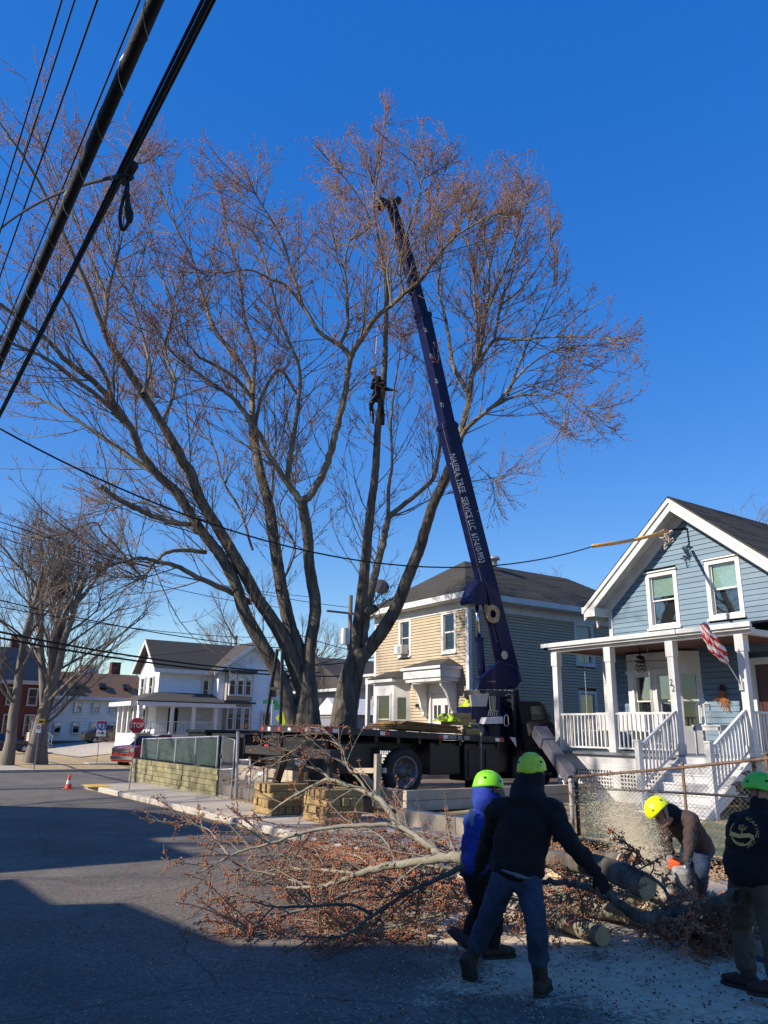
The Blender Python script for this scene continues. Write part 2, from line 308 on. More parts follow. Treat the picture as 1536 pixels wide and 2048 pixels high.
while y < 26.2:
    L = 1.9+random.random()*.5; y1 = min(26.4, y+L); dz = random.uniform(-.012, .012); dx = random.uniform(-.012, .012)
    drop = 0
    if 15.0 < y < 16.5: drop = -.03
    hh = .125+dz+drop
    b = MB(); n = 7; vs = []
    for i in range(n+1):
        yy = y+.012+(y1-y-.024)*i/n; x0 = kx(yy)+dx
        r = lambda a: random.uniform(-a, a)
        vs += [(x0+r(.008), yy, -.1), (x0+.005+r(.012), yy, hh-.03+r(.008)), (x0+.03+r(.006), yy, hh+r(.006)), (x0+.146, yy, hh+.002), (x0+.146, yy, -.1)]
    fs = [(i*5+j, i*5+j+1, i*5+5+j+1, i*5+5+j) for i in range(n) for j in range(4)]+[(0, 1, 2, 3, 4)[::-1], tuple(n*5+j for j in range(5))]
    b.add(vs, fs); b.build('kerb_stone', granite, kb, origin=(6.8, y, 0)); y = y1
# yards: raised lot
def yard(x, y):
    if y > 14.0: return .40
    return .33+.012*(x-9)
b = MB(); b.prism([(8.65, 17.0, -.5), (8.65, 28.5, -.5), (60, 28.5, -.5), (60, 13.55, -.5), (9.7, 13.55, -.5), (9.7, 17.0, -.5)], (0, 0, .92)); b.build('yard_ground', soil, kind='structure')
sheet('front_yard', 9.6, 30.6, -10, 13.4, .5, 0, grass, lambda x, y: .31+.01*(x-9.6), noise=.025)
b = MB(); b.box(8.62, 9.62, -20, 13.5, -.3, .14); b.build('pavement_verge', concrete, kind='structure')
b = MB(); b.box(8.62, 9.7, 13.5, 17.0, -.3, .155); b.build('driveway_apron', concrete, kind='structure')
# low concrete retaining kerb in front of the blue house yard
wl = thing('retaining_wall', 'low weathered concrete edging wall behind the pavement', 'wall', (9.3, 10, .1))
y = 13.1
while y > 9.9:
    b = MB(); b.box(9.22+random.uniform(-.01, .01), 9.5, y-1.8, y-.01, .1, .42+random.uniform(-.02, .02)); b.build('wall_block', greytim, wl, origin=(9.3, y, .1)); y -= 1.81
# lot retaining timbers by the truck (corner planter)
pw = thing('timber_planter', 'pale timber retaining wall below the crane truck wheels', 'retaining wall', (9.7, 13.5, .3))
for r_ in range(2):
    z0 = .32+r_*.2
    b = MB(); b.box(9.62, 9.78, 13.3, 14.2, z0, z0+.19); b.build('timber', greytim, pw, origin=(9.7, 13.7, z0))
    x = 9.78
    for L in ((2.2, 2.6, 2.0, 2.4) if r_ == 0 else (3.1, 2.2, 2.3, 1.6)):
        b = MB(); b.box(x+.006, x+L, 13.3, 13.46, z0, z0+.19); b.build('timber', greytim, pw, origin=(x, 13.4, z0)); x += L
# green mossy timber retaining wall at the corner lot
tw = thing('timber_retaining_wall', 'mossy green stacked timber retaining wall at the street corner', 'retaining wall', (8.5, 24, .1))
for r_ in range(5):
    y = 20.25+(.0 if r_ % 2 else .35); ytop = 27.9-.0*r_
    if r_ % 2 == 0:
        b = MB(); b.box(8.45, 8.63, 20.25, 20.59, .1+r_*.145, .24+r_*.145); b.build('timber', greentim, tw, origin=(8.5, 20.3, .1+r_*.145))
    while y < ytop-.05:
        L = random.choice((.9, 1.15, 1.35)); y1 = min(ytop, y+L); dx = random.uniform(-.012, .012)+r_*.012; z0 = .1+r_*.145
        b = MB(); b.box(8.44+dx, 8.66, y+.004, y1-.004, z0+.004, z0+.141); o = b.build('timber', greentim, tw, origin=(8.5+random.random()*.01, y, z0), bevel=.008); y = y1
    b = MB(); b.box(8.64, 14, 27.75, 27.92, .1+r_*.145, .24+r_*.145); b.build('timber', greentim, tw, origin=(8.6, 27.8, .1+r_*.145))
b = MB(); b.box(8.64, 8.9, 20.25, 20.42, .1, .9); b.build('end_post', timber, tw)
# ------------------------------------------------------------------ houses
def FP(face, plane):
    if face == 'X-': return lambda u, w, z: (plane-w, u, z)
    if face == 'Y-': return lambda u, w, z: (u, plane-w, z)
    if face == 'X+': return lambda u, w, z: (plane+w, u, z)
    return lambda u, w, z: (u, plane+w, z)
def fbox(b, P, u0, u1, w0, w1, z0, z1, mi=0):
    p = P(u0, w0, z0); q = P(u1, w1, z1); return b.box(min(p[0], q[0]), max(p[0], q[0]), min(p[1], q[1]), max(p[1], q[1]), z0, z1, mi)
def window(parent, P, u0, u1, z0, z1, tr=.11, trim=None, depth=.03, blindfrac=0, curt=False, simple=False, label=None, bm=None, proud=.03, out=0):
    P0 = P
    if out: P = lambda u, w, z: P0(u, w+out, z)
    trim = trim or whitep; b = MB(); zc = (z0+z1)/2
    fbox(b, P, u0, u0+tr, -.12, proud, z0, z1); fbox(b, P, u1-tr, u1, -.12, proud, z0, z1)
    fbox(b, P, u0+tr, u1-tr, -.12, proud, z1-tr, z1); fbox(b, P, u0+tr, u1-tr, -.12, proud, z0, z0+tr*.8)
    fbox(b, P, u0-.03, u1+.03, .0, proud+.05, z0-.05, z0-.001)
    if not simple: fbox(b, P, u0-.03, u1+.03, .0, proud+.045, z1+.001, z1+.035)
    w = b.build('window', trim, parent, origin=P((u0+u1)/2, 0, z0), label=label)
    a0, a1, c0, c1 = u0+tr, u1-tr, z0+tr*.8, z1-tr; s = .035
    b = MB(); m_ = (c0+c1)/2
    for (za, zb, wo) in ((c0, m_+.015, -.07), (m_-.015, c1, -.045)):
        fbox(b, P, a0+.001, a0+s, wo-.02, wo, za, zb); fbox(b, P, a1-s, a1-.001, wo-.02, wo, za, zb)
        fbox(b, P, a0+s, a1-s, wo-.02, wo, za+.001, za+s); fbox(b, P, a0+s, a1-s, wo-.02, wo, zb-s, zb-.001)
    b.build('sash', trim, w)
    for (za, zb, wo) in ((c0, m_, -.06), (m_, c1, -.035)):
        b = MB(); fbox(b, P, a0+s, a1-s, wo-.006, wo-.002, za+s, zb-s); b.build('pane', glass, w)
    b = MB(); fbox(b, P, a0-.02, a1+.02, -.15, -.14, c0-.02, c1+.02); b.build('dark_room', interior, w)
    if blindfrac:
        b = MB(); fbox(b, P, a0+.01, a1-.01, -.10, -.09, c1-(c1-c0)*blindfrac, c1); b.build('blind', bm or blind, w)
    if curt:
        b = MB(); n = 14
        for sd in ((a0+.005, (a0+a1)/2-.03), ((a0+a1)/2+.03, a1-.005)):
            for i in range(n):
                ua = sd[0]+(sd[1]-sd[0])*i/n; ub = sd[0]+(sd[1]-sd[0])*(i+1)/n; wa, wb = (-.12, -.10) if i % 2 else (-.10, -.12)
                b.add([P(ua, wa, c0), P(ub, wb, c0), P(ub, wb, c1), P(ua, wa, c1)], [(0, 1, 2, 3)])
        b.build('curtain', curtain, w)
    return w
def courses(P, zs, ext, holes, proud=.016):
    """one clapboard course as boxes between the openings"""
    z0, z1 = zs; u0, u1 = ext; segs = [(u0, u1)]
    for (a, c, d, e) in holes:
        if z1 > d+.01 and z0 < e-.01:
            ns = []
            for (s0, s1) in segs:
                if c <= s0 or a >= s1: ns.append((s0, s1)); continue
                if a > s0: ns.append((s0, a))
                if c < s1: ns.append((c, s1))
            segs = ns
    b = MB()
    for (s0, s1) in segs:
        if s1-s0 < .02: continue
        b.hexa([P(s0, 0, z0+.013), P(s0, proud, z0+.013), P(s1, proud, z0+.013), P(s1, 0, z0+.013), P(s0, 0, z1+.002), P(s0, .003, z1+.002), P(s1, .003, z1+.002), P(s1, 0, z1+.002)])
    return b
def siding(parent, P, z0, z1, pitch, extf, holes, m, joined, proud=.016, name='siding_board', vary=0):
    n = int(round((z1-z0)/pitch)); J = MB()
    for i in range(n):
        za = z0+i*pitch; zb = min(z1, za+pitch); e = extf(za)
        if e is None or e[1]-e[0] < .05: continue
        b = courses(P, (za, zb), e, holes, proud+random.uniform(-vary, vary))
        if not b.v: continue
        if joined: J.add(b.v, b.f)
        else: b.build_each(name, m, parent, origin=P((e[0]+e[1])/2, 0, za))
    if joined: J.build('lap_siding', m, parent, kind='stuff')
def shingle_roof(parent, A, B, C, D, m=None, pitch=.14, name='roof', thick=.06, side=True):
    """A-B eave (left-right), D-C ridge; stepped shingle courses as one slab"""
    A, B, C, D = [np.array(p, float) for p in (A, B, C, D)]; nn = unit(np.cross(B-A, D-A))
    if nn[2] < 0: nn = -nn
    b = MB(); b.hexa([A-nn*thick, B-nn*thick, C-nn*thick, D-nn*thick, A, B, C, D]); o = b.build(name, m or shingle, parent)
    n = max(3, int(np.linalg.norm(D-A)/pitch)); J = MB()
    for i in range(n):
        t0, t1 = i/n, (i+1)/n; a = A+(D-A)*t0; b_ = B+(C-B)*t0; c = B+(C-B)*t1; d = A+(D-A)*t1
        k = max(2, int(np.linalg.norm(b_-a)/.9))
        for j in range(k):
            s0, s1 = j/k, (j+1)/k; h = .014+random.uniform(-.005, .007)
            p0, p1, p2, p3 = a+(b_-a)*s0, a+(b_-a)*s1, d+(c-d)*s1, d+(c-d)*s0
            J.add([p0+nn*h, p1+nn*h, p2+nn*.004, p3+nn*.004, p0+nn*.001, p1+nn*.001], [(0, 1, 2, 3), (4, 5, 1, 0)])
    J.build('shingle_courses', m or shingle, parent, kind='stuff'); return o
# ============ blue gabled house with white porch
XF, XW = 15.2, 17.2; YL, YR, YA, ZA, SL_ = 14.19, 9.0, 11.6, 7.75, .83
bh = thing('blue_house', 'blue clapboard gabled house with white trim and front porch', 'house', (XW, 11.6, .4))
P = FP('X-', XW)
zr = lambda y: ZA-.19-SL_*abs(y-YA)
wins = [(11.95, 12.9, 4.53, 6.0), (10.2, 11.13, 4.6, 6.05)]
bay = (11.52, 13.73)
holes = [(a-.001, c+.001, d-.05, e+.03) for a, c, d, e in wins]+[(bay[0], bay[1], 1.4, 3.75), (9.05, 10.27, 1.4, 3.62)]
def ext(z):
    if z < 5.2: return (YR, YL)
    h = (ZA-.12-z)/SL_; return (max(YR, YA-h), min(YL, YA+h)) if h > .05 else None
siding(bh, P, .42, 7.5, .132, ext, holes, bluesid, False, .02, vary=.003)
b = MB(); b.prism([(XW+.2, YR, .3), (XW+.2, YL-.02, .3), (XW+.2, YL-.02, zr(YL)), (XW+.2, YA, zr(YA)), (XW+.2, YR, zr(YR)-.1)], (9, 0, 0)); b.build('wall', bluesid, bh)
b = MB(); fbox(b, P, YL-.005, YL+.0, -.2, .0, .4, 5.3); fbox(b, P, YL-.1, YL+.02, .0, .035, .4, 5.55); fbox(b, P, YL+.0, YL+.02, -.1, .0, .4, 5.5); b.build('corner_board', whitep, bh)
window(bh, P, *wins[0], blindfrac=.42, label='left attic window with pale blind half lowered')
window(bh, P, *wins[1], blindfrac=.52, label='right attic window with pale green blind')
# roof: two slopes, rake fascia, soffit, frieze
xr = 16.62; ov = .5
for sgn in (1, -1):
    ye = YA+sgn*3.02; ze = ZA-SL_*3.02
    shingle_roof(bh, (xr, ye, ze+.02), (26, ye, ze+.02), (26, YA, ZA+.02), (xr, YA, ZA+.02), thick=.05)
    def rk(o, w0, w1, x0, x1, nm, m=whitep):
        """board along rake: o drop below roof line from w0 to w1, x0..x1"""
        b = MB(); y0, y1 = YA, ye
        q = lambda y, d, x: (x, y, ZA-SL_*abs(y-YA)-d)
        b.hexa([q(y0, w1, x0), q(y0, w1, x1), q(y1, w1, x1), q(y1, w1, x0), q(y0, w0, x0), q(y0, w0, x1), q(y1, w0, x1), q(y1, w0, x0)] if 1 else []); return b.build(nm, m, bh)
    rk(0, .035, .15, xr-.03, xr+.03, 'rake_crown'); rk(0, .12, .36, xr+.02, xr+.06, 'rake_fascia'); rk(0, .17, .2, xr+.06, XW+.01, 'soffit')
    rk(0, .2, .52, XW-.055, XW-.0, 'frieze_board'); rk(0, .2, .29, XW-.1, XW-.055, 'frieze_moulding')
b = MB(); b.box(xr+.0, XW+.3, YL+.03, YA+3.0, 4.98, 5.22); b.box(xr-.02, 26, YA+2.98, YA+3.06, 5.08, 5.26); b.box(XW+.3, 26, YL+.03, YA+3.0, 5.0, 5.04)
b.build('eave_return', whitep, bh)
# bay window under porch
b = MB(); xb = 16.72; y0, y1 = bay
b.prism([(XW, y0, 1.4), (xb, y0+.38, 1.4), (xb, y1-.38, 1.4), (XW, y1, 1.4)], (0, 0, .55)); b.prism([(XW, y0, 3.42), (xb, y0+.38, 3.42), (xb, y1-.38, 3.42), (XW, y1, 3.42)], (0, 0, .45))
b.box(xb-.04, xb+.1, y0+.36, y1-.36, 3.36, 3.45); b.box(xb-.05, xb+.1, y0+.36, y1-.36, 1.93, 2.0)
b.box(xb-.0, xb+.1, y0+.38, 11.999, 2.0, 3.4); b.box(xb, xb+.1, 13.201, y1-.38, 2.0, 3.4); b.box(xb, xb+.1, 12.501, 12.619, 2.0, 3.4)
o = b.build('bay_window', whitep, bh)
PB = FP('X-', xb)
window(bh, PB, 12.62, 13.2, 2.0, 3.36, tr=.05, simple=True)
window(bh, PB, 12.0, 12.5, 2.0, 3.36, tr=.05, simple=True)
# angled sides of bay
for (pa, pb) in (((XW, y0), (xb, y0+.38)), ((XW, y1), (xb, y1-.38))):
    A = np.array([*pa, 0.]); B = np.array([*pb, 0.]); t = (B-A); n_ = unit(np.array([t[1], -t[0], 0])); n_ = n_ if n_[0] < 0 else -n_
    b = MB()
    for (s0, s1, z0, z1) in ((0, .22, 1.95, 3.42), (.8, 1, 1.95, 3.42), (.22, .8, 1.95, 2.08), (.22, .8, 3.3, 3.42), (.22, .8, 2.66, 2.71)):
        p, q = A+t*s0, A+t*s1
        b.hexa([(*p[:2], z0), (*q[:2], z0), (*(q-n_*.06)[:2], z0), (*(p-n_*.06)[:2], z0), (*p[:2], z1), (*q[:2], z1), (*(q-n_*.06)[:2], z1), (*(p-n_*.06)[:2], z1)])
    w = b.build('window', whitep, bh)
    b = MB(); p, q = A+t*.22-n_*.03, A+t*.8-n_*.03; b.add([(*p[:2], 2.08), (*q[:2], 2.08), (*q[:2], 3.3), (*p[:2], 3.3)], [(0, 1, 2, 3)]); b.build('pane', glass, w)
    b = MB(); p, q = A+t*.1-n_*.12, A+t*.95-n_*.12; b.add([(*p[:2], 2.0), (*q[:2], 2.0), (*q[:2], 3.35), (*p[:2], 3.35)], [(0, 1, 2, 3)]); b.build('dark_room', interior, w)
# door
b = MB(); fbox(b, P, 9.05, 9.17, -.1, .03, 1.45, 3.6); fbox(b, P, 10.15, 10.27, -.1, .03, 1.45, 3.6); fbox(b, P, 9.17, 10.15, -.1, .03, 3.45, 3.6)
dr = b.build('door_frame', whitep, bh)
b = MB(); fbox(b, P, 9.17, 10.15, -.09, -.05, 1.47, 3.45); fbox(b, P, 9.25, 10.05, -.05, -.03, 1.6, 2.3); b.build('door', mat('dark_door', (.06, .025, .018), .4, (.09, .035, .025), 5), bh, bevel=.01)
b = MB(); b.lathe([(0, .0), (.2, .0), (.2, .02), (0, .02)], (XW+.05, 9.66, 2.85), (-1, 0, 0), 20); ov_ = b.build('door_oval_glass', glass, bh); b = MB(); b.cyl((XW+.03, 10.07, 2.4), (XW-.05, 10.07, 2.4), .03, 8); b.build('door_handle', chrome, bh)
# porch
ph = bh
b = MB(); b.box(XF-.12, XW-.021, 9.0, 14.55, 1.39, 1.45); b.build('porch_floor', mat('porch_floor', (.17, .19, .21), .6), ph)
b = MB(); b.box(XF-.02, XF+.03, 10.95, 14.5, 1.12, 1.389); b.box(XF+.03, XW-.022, 14.45, 14.5, .4, 1.389); b.box(XF-.02, XF+.03, 9.0, 9.15, .35, 1.389); b.build_each('skirt_board', whitep, ph)
b = MB()
for (a, c) in ((14.42, 14.5), (12.52, 12.74), (10.98, 11.2)): b.box(XF-.015, XF+.02, a, c, .33, 1.118)
b.box(XF-.012, XF+.02, 11.2, 14.42, .33, .6); b.box(XF-.012, XF+.02, 11.2, 14.42, 1.06, 1.118); b.build('skirt_frame', whitep, ph)
lt = MB()
for (a, c) in ((12.74, 14.42), (11.2, 12.52)):
    y = a+.05
    while y < c-.03: lt.box(XF+.003, XF+.009, y-.018, y+.018, .6, 1.06); y += .085
    z = .63
    while z < 1.06: lt.box(XF-.004, XF+.002, a, c, z-.018, z+.018); z += .085
lt.build('lattice', whitep, ph, kind='stuff')
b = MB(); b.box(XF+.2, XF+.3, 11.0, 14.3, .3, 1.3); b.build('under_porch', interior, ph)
for i, yc in enumerate((14.37, 12.63, 10.87, 9.18)):
    b = MB(); b.box(XF-.08, XF+.08, yc-.08, yc+.08, 1.45, 3.9); b.box(XF-.1, XF+.1, yc-.1, yc+.1, 1.451, 1.68); b.box(XF-.1, XF+.1, yc-.1, yc+.1, 3.55, 3.899)
    col = b.build('porch_column', whitep, ph, origin=(XF, yc, 1.45), bevel=.006)
    if i == 2:
        for k, zz in enumerate((2.98, 2.85)):
            b = text('2', .2, (XF-.084, yc+.02-.04*k, zz), (0, -1, 0), (0, 0, 1), black, bh, name='house_number')
for yc in (14.37,):
    b = MB(); b.box(XW-.12, XW-.025, yc-.08, yc+.08, 1.45, 3.9); b.build('pilaster', whitep, ph)
b = MB(); b.box(XF-.09, XF+.09, 8.9, 14.46, 3.9, 4.02); b.box(XF+.09, XW-.02, 14.3, 14.46, 3.9, 4.02); b.box(XF+.09, XW-.02, 9.0, 9.14, 3.9, 4.02); b.build('porch_beam', whitep, ph)
b = MB(); b.box(XF-.2, XF-.09, 8.85, 14.6, 3.97, 4.09); b.box(XF-.26, XF-.2, 8.8, 14.66, 4.02, 4.12); b.box(XF-.2, XW-.02, 14.461, 14.6, 3.97, 4.09); b.build('porch_gutter', whitep, ph)
b = MB(); b.box(XF+.09, XW-.03, 9.14, 14.3, 3.92, 3.95)
b.build('porch_ceiling', maroon, ph)
shingle_roof(bh, (XF-.2, 8.85, 4.1), (XF-.2, 14.6, 4.1), (XW-.03, 14.6, 4.42), (XW-.03, 8.85, 4.42), thick=.03, pitch=.2)
def railing(parent, a, c, z0a, z0c, along, fixed, h=.88, sp=.115, bot=.1):
    """straight railing; along 'y' or 'x'; each baluster a part"""
    pt = (lambda t, z: (fixed, a+(c-a)*t, z0a+(z0c-z0a)*t+z)) if along == 'y' else (lambda t, z: (a+(c-a)*t, fixed, z0a+(z0c-z0a)*t+z))
    b = MB(); b.bar(pt(0, h), pt(1, h), .06, .045); b.build('handrail', whitep, parent); b = MB(); b.bar(pt(0, bot), pt(1, bot), .045, .04); b.build('bottom_rail', whitep, parent)
    n = max(2, int(abs(c-a)/sp)); me = None
    for i in range(n):
        t = (i+.5)/n; o_ = pt(t, 0)
        if me is None:
            b = MB(); b.box(o_[0]-.016, o_[0]+.016, o_[1]-.016, o_[1]+.016, o_[2]+bot+.02, o_[2]+h-.02); me = b.build('baluster', whitep, parent, origin=o_)
        else: inst(me, 'baluster', parent, o_)
railing(bh, 14.28, 12.72, 1.45, 1.45, 'y', XF); railing(bh, 12.54, 10.96, 1.45, 1.45, 'y', XF); railing(bh, XF+.1, XW-.1, 1.45, 1.45, 'x', 14.4); railing(bh, XF+.1, XW-.1, 1.45, 1.45, 'x', 9.12)
# steps
st = bh; xs0 = XF-.12
for i in range(6):
    zt = 1.45-.175*(i+1); x1 = xs0-.26*i; 
    b = MB(); b.box(x1-.30, x1+.0, 9.22, 10.84, zt-.035, zt); b.build('step_tread', whitep, st, origin=(x1, 10, zt))
    b = MB(); b.box(x1-.02, x1-.0, 9.25, 10.81, zt+.0015, zt+.138); b.build('step_riser', whitep, st, origin=(x1, 10, zt))
for yy in (9.2, 10.84):
    b = MB(); b.hexa([(xs0, yy-.02, 1.05), (xs0-1.5, yy-.02, .32), (xs0-1.5, yy+.02, .32), (xs0, yy+.02, 1.05), (xs0, yy-.02, 1.4), (xs0-1.6, yy-.02, .42), (xs0-1.6, yy+.02, .42), (xs0, yy+.02, 1.4)]); b.build('stair_stringer', whitep, st)
    xn = xs0-1.32
    b = MB(); b.box(xn-.055, xn+.055, yy-.055, yy+.055, .35, 1.72); b.box(xn-.07, xn+.07, yy-.07, yy+.07, 1.72, 1.76); b.build('newel_post', whitep, st, bevel=.006)
    railing(bh, XF-.1, xn+.06, 1.47, .72, 'x', yy, h=.9, bot=.12)
# ---------- things on the porch
lx, ly = 15.95, 10.62
t_ = thing('side_table', 'white slatted side table on the porch beside the front steps', 'table', (lx, ly-.15, 1.45))
b = MB(); b.box(lx-.2, lx+.2, ly-.42, ly+.3, 2.05, 2.09); b.build('tabletop', whitep, t_, bevel=.005)
for dx in (-.16, .16):
    for dy in (-.36, .24):
        b = MB(); b.box(lx+dx-.02, lx+dx+.02, ly+dy-.02, ly+dy+.02, 1.45, 2.05); b.build('leg', whitep, t_)
b = MB(); b.box(lx-.18, lx+.18, ly-.4, ly+.28, 1.97, 2.049); b.build('apron', whitep, t_)
L = thing('lantern', 'tall white metal candle lantern standing on the porch table', 'lantern', (lx, ly+.1, 2.09)); yy = ly+.1
b = MB(); b.box(lx-.12, lx+.12, yy-.12, yy+.12, 2.09, 2.12)
for dx in (-.105, .105):
    for dy in (-.105, .105): b.box(lx+dx-.012, lx+dx+.012, yy+dy-.012, yy+dy+.012, 2.12, 2.52)
b.box(lx-.12, lx+.12, yy-.12, yy+.12, 2.52, 2.54); b.build('frame', whitep, L)
b = MB(); b.tube([(lx, yy, 2.54), (lx, yy, 2.62), (lx, yy, 2.66), (lx, yy, 2.7)], [.16, .07, .05, .01], 4); b.build('top', whitep, L)
b = MB(); b.lathe([(.035, -.008), (.05, 0), (.035, .008)], (lx, yy, 2.74), (1, 0, 0), 14); b.build('ring', whitep, L)
b = MB(); b.cyl((lx, yy, 2.12), (lx, yy, 2.27), .045, 12); b.build('candle', mat('wax', (.75, .68, .5), .5), L)
Fn = thing('ceiling_fan', 'black ceiling fan with caged light under the porch roof', 'fan', (16.0, 12.35, 3.92)); c = np.array([16.0, 12.35, 3.6])
b = MB(); b.cyl(c+[0, 0, .0], c+[0, 0, .32], .02, 8); b.lathe([(.0, .14), (.08, .12), (.12, .05), (.12, -.02), (.08, -.05)], c, (0, 0, 1), 16); b.build('motor', black, Fn)
for k in range(4):
    a = .5+k*math.pi/2; d = np.array([math.cos(a), math.sin(a), 0]); b = MB(); b.bar(c+d*.12, c+d*.68, .12, .012); b.build('blade', mat('fan_blade', (.05, .045, .04), .5), Fn)
b = MB()
for k in range(8):
    a = k*math.pi/4; d = np.array([math.cos(a), math.sin(a), 0]); b.tube([c+d*.09+[0, 0, -.06], c+d*.13+[0, 0, -.12], c+d*.12+[0, 0, -.22], c+d*.05+[0, 0, -.27]], .006, 4)
for zz, r_ in ((-.12, .13), (-.2, .125)): b.tube([c+np.array([math.cos(j*math.pi/8)*r_, math.sin(j*math.pi/8)*r_, zz]) for j in range(17)], .006, 4)
b.build('light_cage', black, Fn); b = MB(); b.ball(c+[0, 0, -.15], .06); b.build('bulb', glass, Fn, smooth=True)
sw = thing('porch_swing', 'porch swing chains with dark seat behind the left railing', 'swing', (16.2, 13.4, 1.9))
for (cx_, cy_, zt) in ((15.9, 14.05, 3.9), (15.9, 12.05, 3.9)):
    b = MB(); 
    for k in range(36):
        z = zt-.045*k
        if z < 2.35: break
        b.box(cx_-(.008 if k % 2 else .003), cx_+(.008 if k % 2 else .003), cy_-(.003 if k % 2 else .008), cy_+(.003 if k % 2 else .008), z-.028, z+.028)
    b.tube([(cx_, cy_, 2.36), (cx_-.15, cy_, 2.0)], .006, 4); b.tube([(cx_, cy_, 2.36), (cx_+.25, cy_, 2.1)], .006, 4); b.build('chain', steel, sw)
for k in range(5):
    b = MB(); b.box(15.72+.1*k, 15.8+.1*k, 12.0, 14.1, 1.93, 1.955); b.build('seat_slat', whitep, sw)
b = MB(); b.box(16.25, 16.29, 12.0, 14.1, 1.95, 2.4); b.build('backrest', whitep, sw)
corn = thing('door_wreath', 'dried red corn and husk swag hung on the blue wall', 'wreath', (XW-.06, 10.95, 2.7))
b = MB()
for k in range(60):
    a = random.gauss(-math.pi/2, .5); l_ = random.uniform(.1, .32); p0 = np.array([XW-.05-random.random()*.06, 10.95+random.gauss(0, .03), 2.78+random.gauss(0, .08)])
    b.tube([p0, p0+np.array([random.uniform(-.03, 0), math.cos(a)*l_, math.sin(a)*l_])], [.012, .004], 4)
b.build('husks', mat('husk', (.30, .10, .05), .9, (.42, .2, .08), 20), corn); b = MB(); b.ball((XW-.08, 10.95, 2.95), .07, sc=(.6, 1, 1.3)); b.build('knot', mat('dark_bow', (.03, .01, .01), .8), corn)
# flag on pole from column 4
fl = thing('american_flag', 'furled red and white striped flag on a pole at the porch column', 'flag', (XF-.1, 9.22, 2.9))
pA = np.array([XF-.1, 9.22, 2.85]); pB = oX(1405, 1245, XF-1.0); b = MB(); b.tube([pA, pB], .013, 8); b.build('pole', mat('aluminium', (.45, .45, .46), .4, metal=.7), fl); b = MB(); b.box(XF-.13, XF-.081, 9.18, 9.26, 2.76, 2.94); b.build('bracket', steel, fl)
stripe = bpy.data.materials.new('flag_stripes'); stripe.use_nodes = True; t = stripe.node_tree; bs = t.nodes['Principled BSDF']; bs.inputs['Roughness'].default_value = .8
uvn = t.nodes.new('ShaderNodeAttribute'); uvn.attribute_name = 'fu'; mt_ = t.nodes.new('ShaderNodeMath'); mt_.operation = 'MULTIPLY'; mt_.inputs[1].default_value = 6.5; fr_ = t.nodes.new('ShaderNodeMath'); fr_.operation = 'FRACT'; gt = t.nodes.new('ShaderNodeMath'); gt.operation = 'GREATER_THAN'; gt.inputs[1].default_value = .5
mxr = t.nodes.new('ShaderNodeMix'); mxr.data_type = 'RGBA'; mxr.inputs[6].default_value = (.50, .02, .04, 1); mxr.inputs[7].default_value = (.75, .68, .66, 1)
t.links.new(uvn.outputs['Fac'], mt_.inputs[0]); t.links.new(mt_.outputs[0], fr_.inputs[0]); t.links.new(fr_.outputs[0], gt.inputs[0]); t.links.new(gt.outputs[0], mxr.inputs[0]); t.links.new(mxr.outputs[2], bs.inputs['Base Color'])
ax = unit(pA-pB); side_, dn = frame(ax); n1, n2 = 26, 40; V = []; U = []
for i in range(n1):
    s_ = i/(n1-1); c_ = pB+ax*(s_*.95); R_ = .04+.115*math.sin(math.pi*min(1, s_*.95+.04))**.7
    for j in range(n2):
        th = 2*math.pi*j/(n2-1)*1.35; rr = R_*(.75+.35*math.sin(3*th+s_*5)+.15*math.sin(7*th-s_*9)); V.append(c_+side_*math.cos(th)*rr*.7+np.array([0, 0, -.4])*R_+np.cross(ax, side_)*math.sin(th)*rr); U.append((j/(n2-1)+s_*.55) % 2)
V = np.array(V); I, J = np.meshgrid(np.arange(n1-1), np.arange(n2-1), indexing='ij'); a = (I*n2+J).ravel(); o = np_mesh('flag_cloth', V, np.stack([a, a+n2, a+n2+1, a+1], -1), stripe, fl)
at = o.data.attributes.new('fu', 'FLOAT', 'POINT'); at.data.foreach_set('value', np.array(U, dtype=np.float32))
# ============ beige house
BX, BY = 17.0, 20.0; BYL, BXR, ZE = 25.7, 27.0, 6.35
gh = thing('beige_house', 'tan clapboard two storey house with hipped roof', 'house', (BX, 22, .4)); P = FP('X-', BX); Q = FP('Y-', BY)
wA = (20.63, 21.45, 4.5, 5.95); wB = (23.27, 24.05, 4.55, 5.95)
hl = [(a, c, d-.05, e+.03) for a, c, d, e in (wA, wB)]+[(23.3, 25.3, .4, 3.75), (20.7, 22.2, .4, 3.6)]
siding(gh, P, .45, ZE-.25, .105, lambda z: (BY+.1, BYL-.08), hl, beigesid, True, .03)
hs_ = [(22.15, 23.2, 4.33, 5.9), (22.2, 23.2, 1.6, 3.4)]
siding(gh, Q, .45, ZE-.25, .105, lambda z: (BX+.1, BXR), [(a, c, d-.05, e+.03) for a, c, d, e in hs_], beigesid, True, .03)
b = MB(); b.box(BX+.18, BXR, BY+.18, BYL-.02, .3, ZE-.05); b.build('wall', beigesid, gh)
b = MB(); fbox(b, P, BY-.0, BY+.12, .0, .03, .4, ZE-.2); fbox(b, Q, BX, BX+.12, .0, .03, .4, ZE-.2); fbox(b, P, BYL-.12, BYL, -.1, .03, .4, ZE-.2); b.box(BX-.0301, BX-.0002, BY-.03, BY-.0001, .4, ZE-.2); b.build('corner_board', whitep, gh)
b = MB(); fbox(b, P, BY-.02, BYL, .0, .05, ZE-.45, ZE-.16); fbox(b, Q, BX, BXR, .0, .05, ZE-.45, ZE-.16)
b.box(BX-.42, BXR, BY-.42, BY-.0, ZE-.16, ZE-.1); b.box(BX-.42, BX, BY, BYL+.3, ZE-.16, ZE-.1); b.build('frieze', whitep, gh)
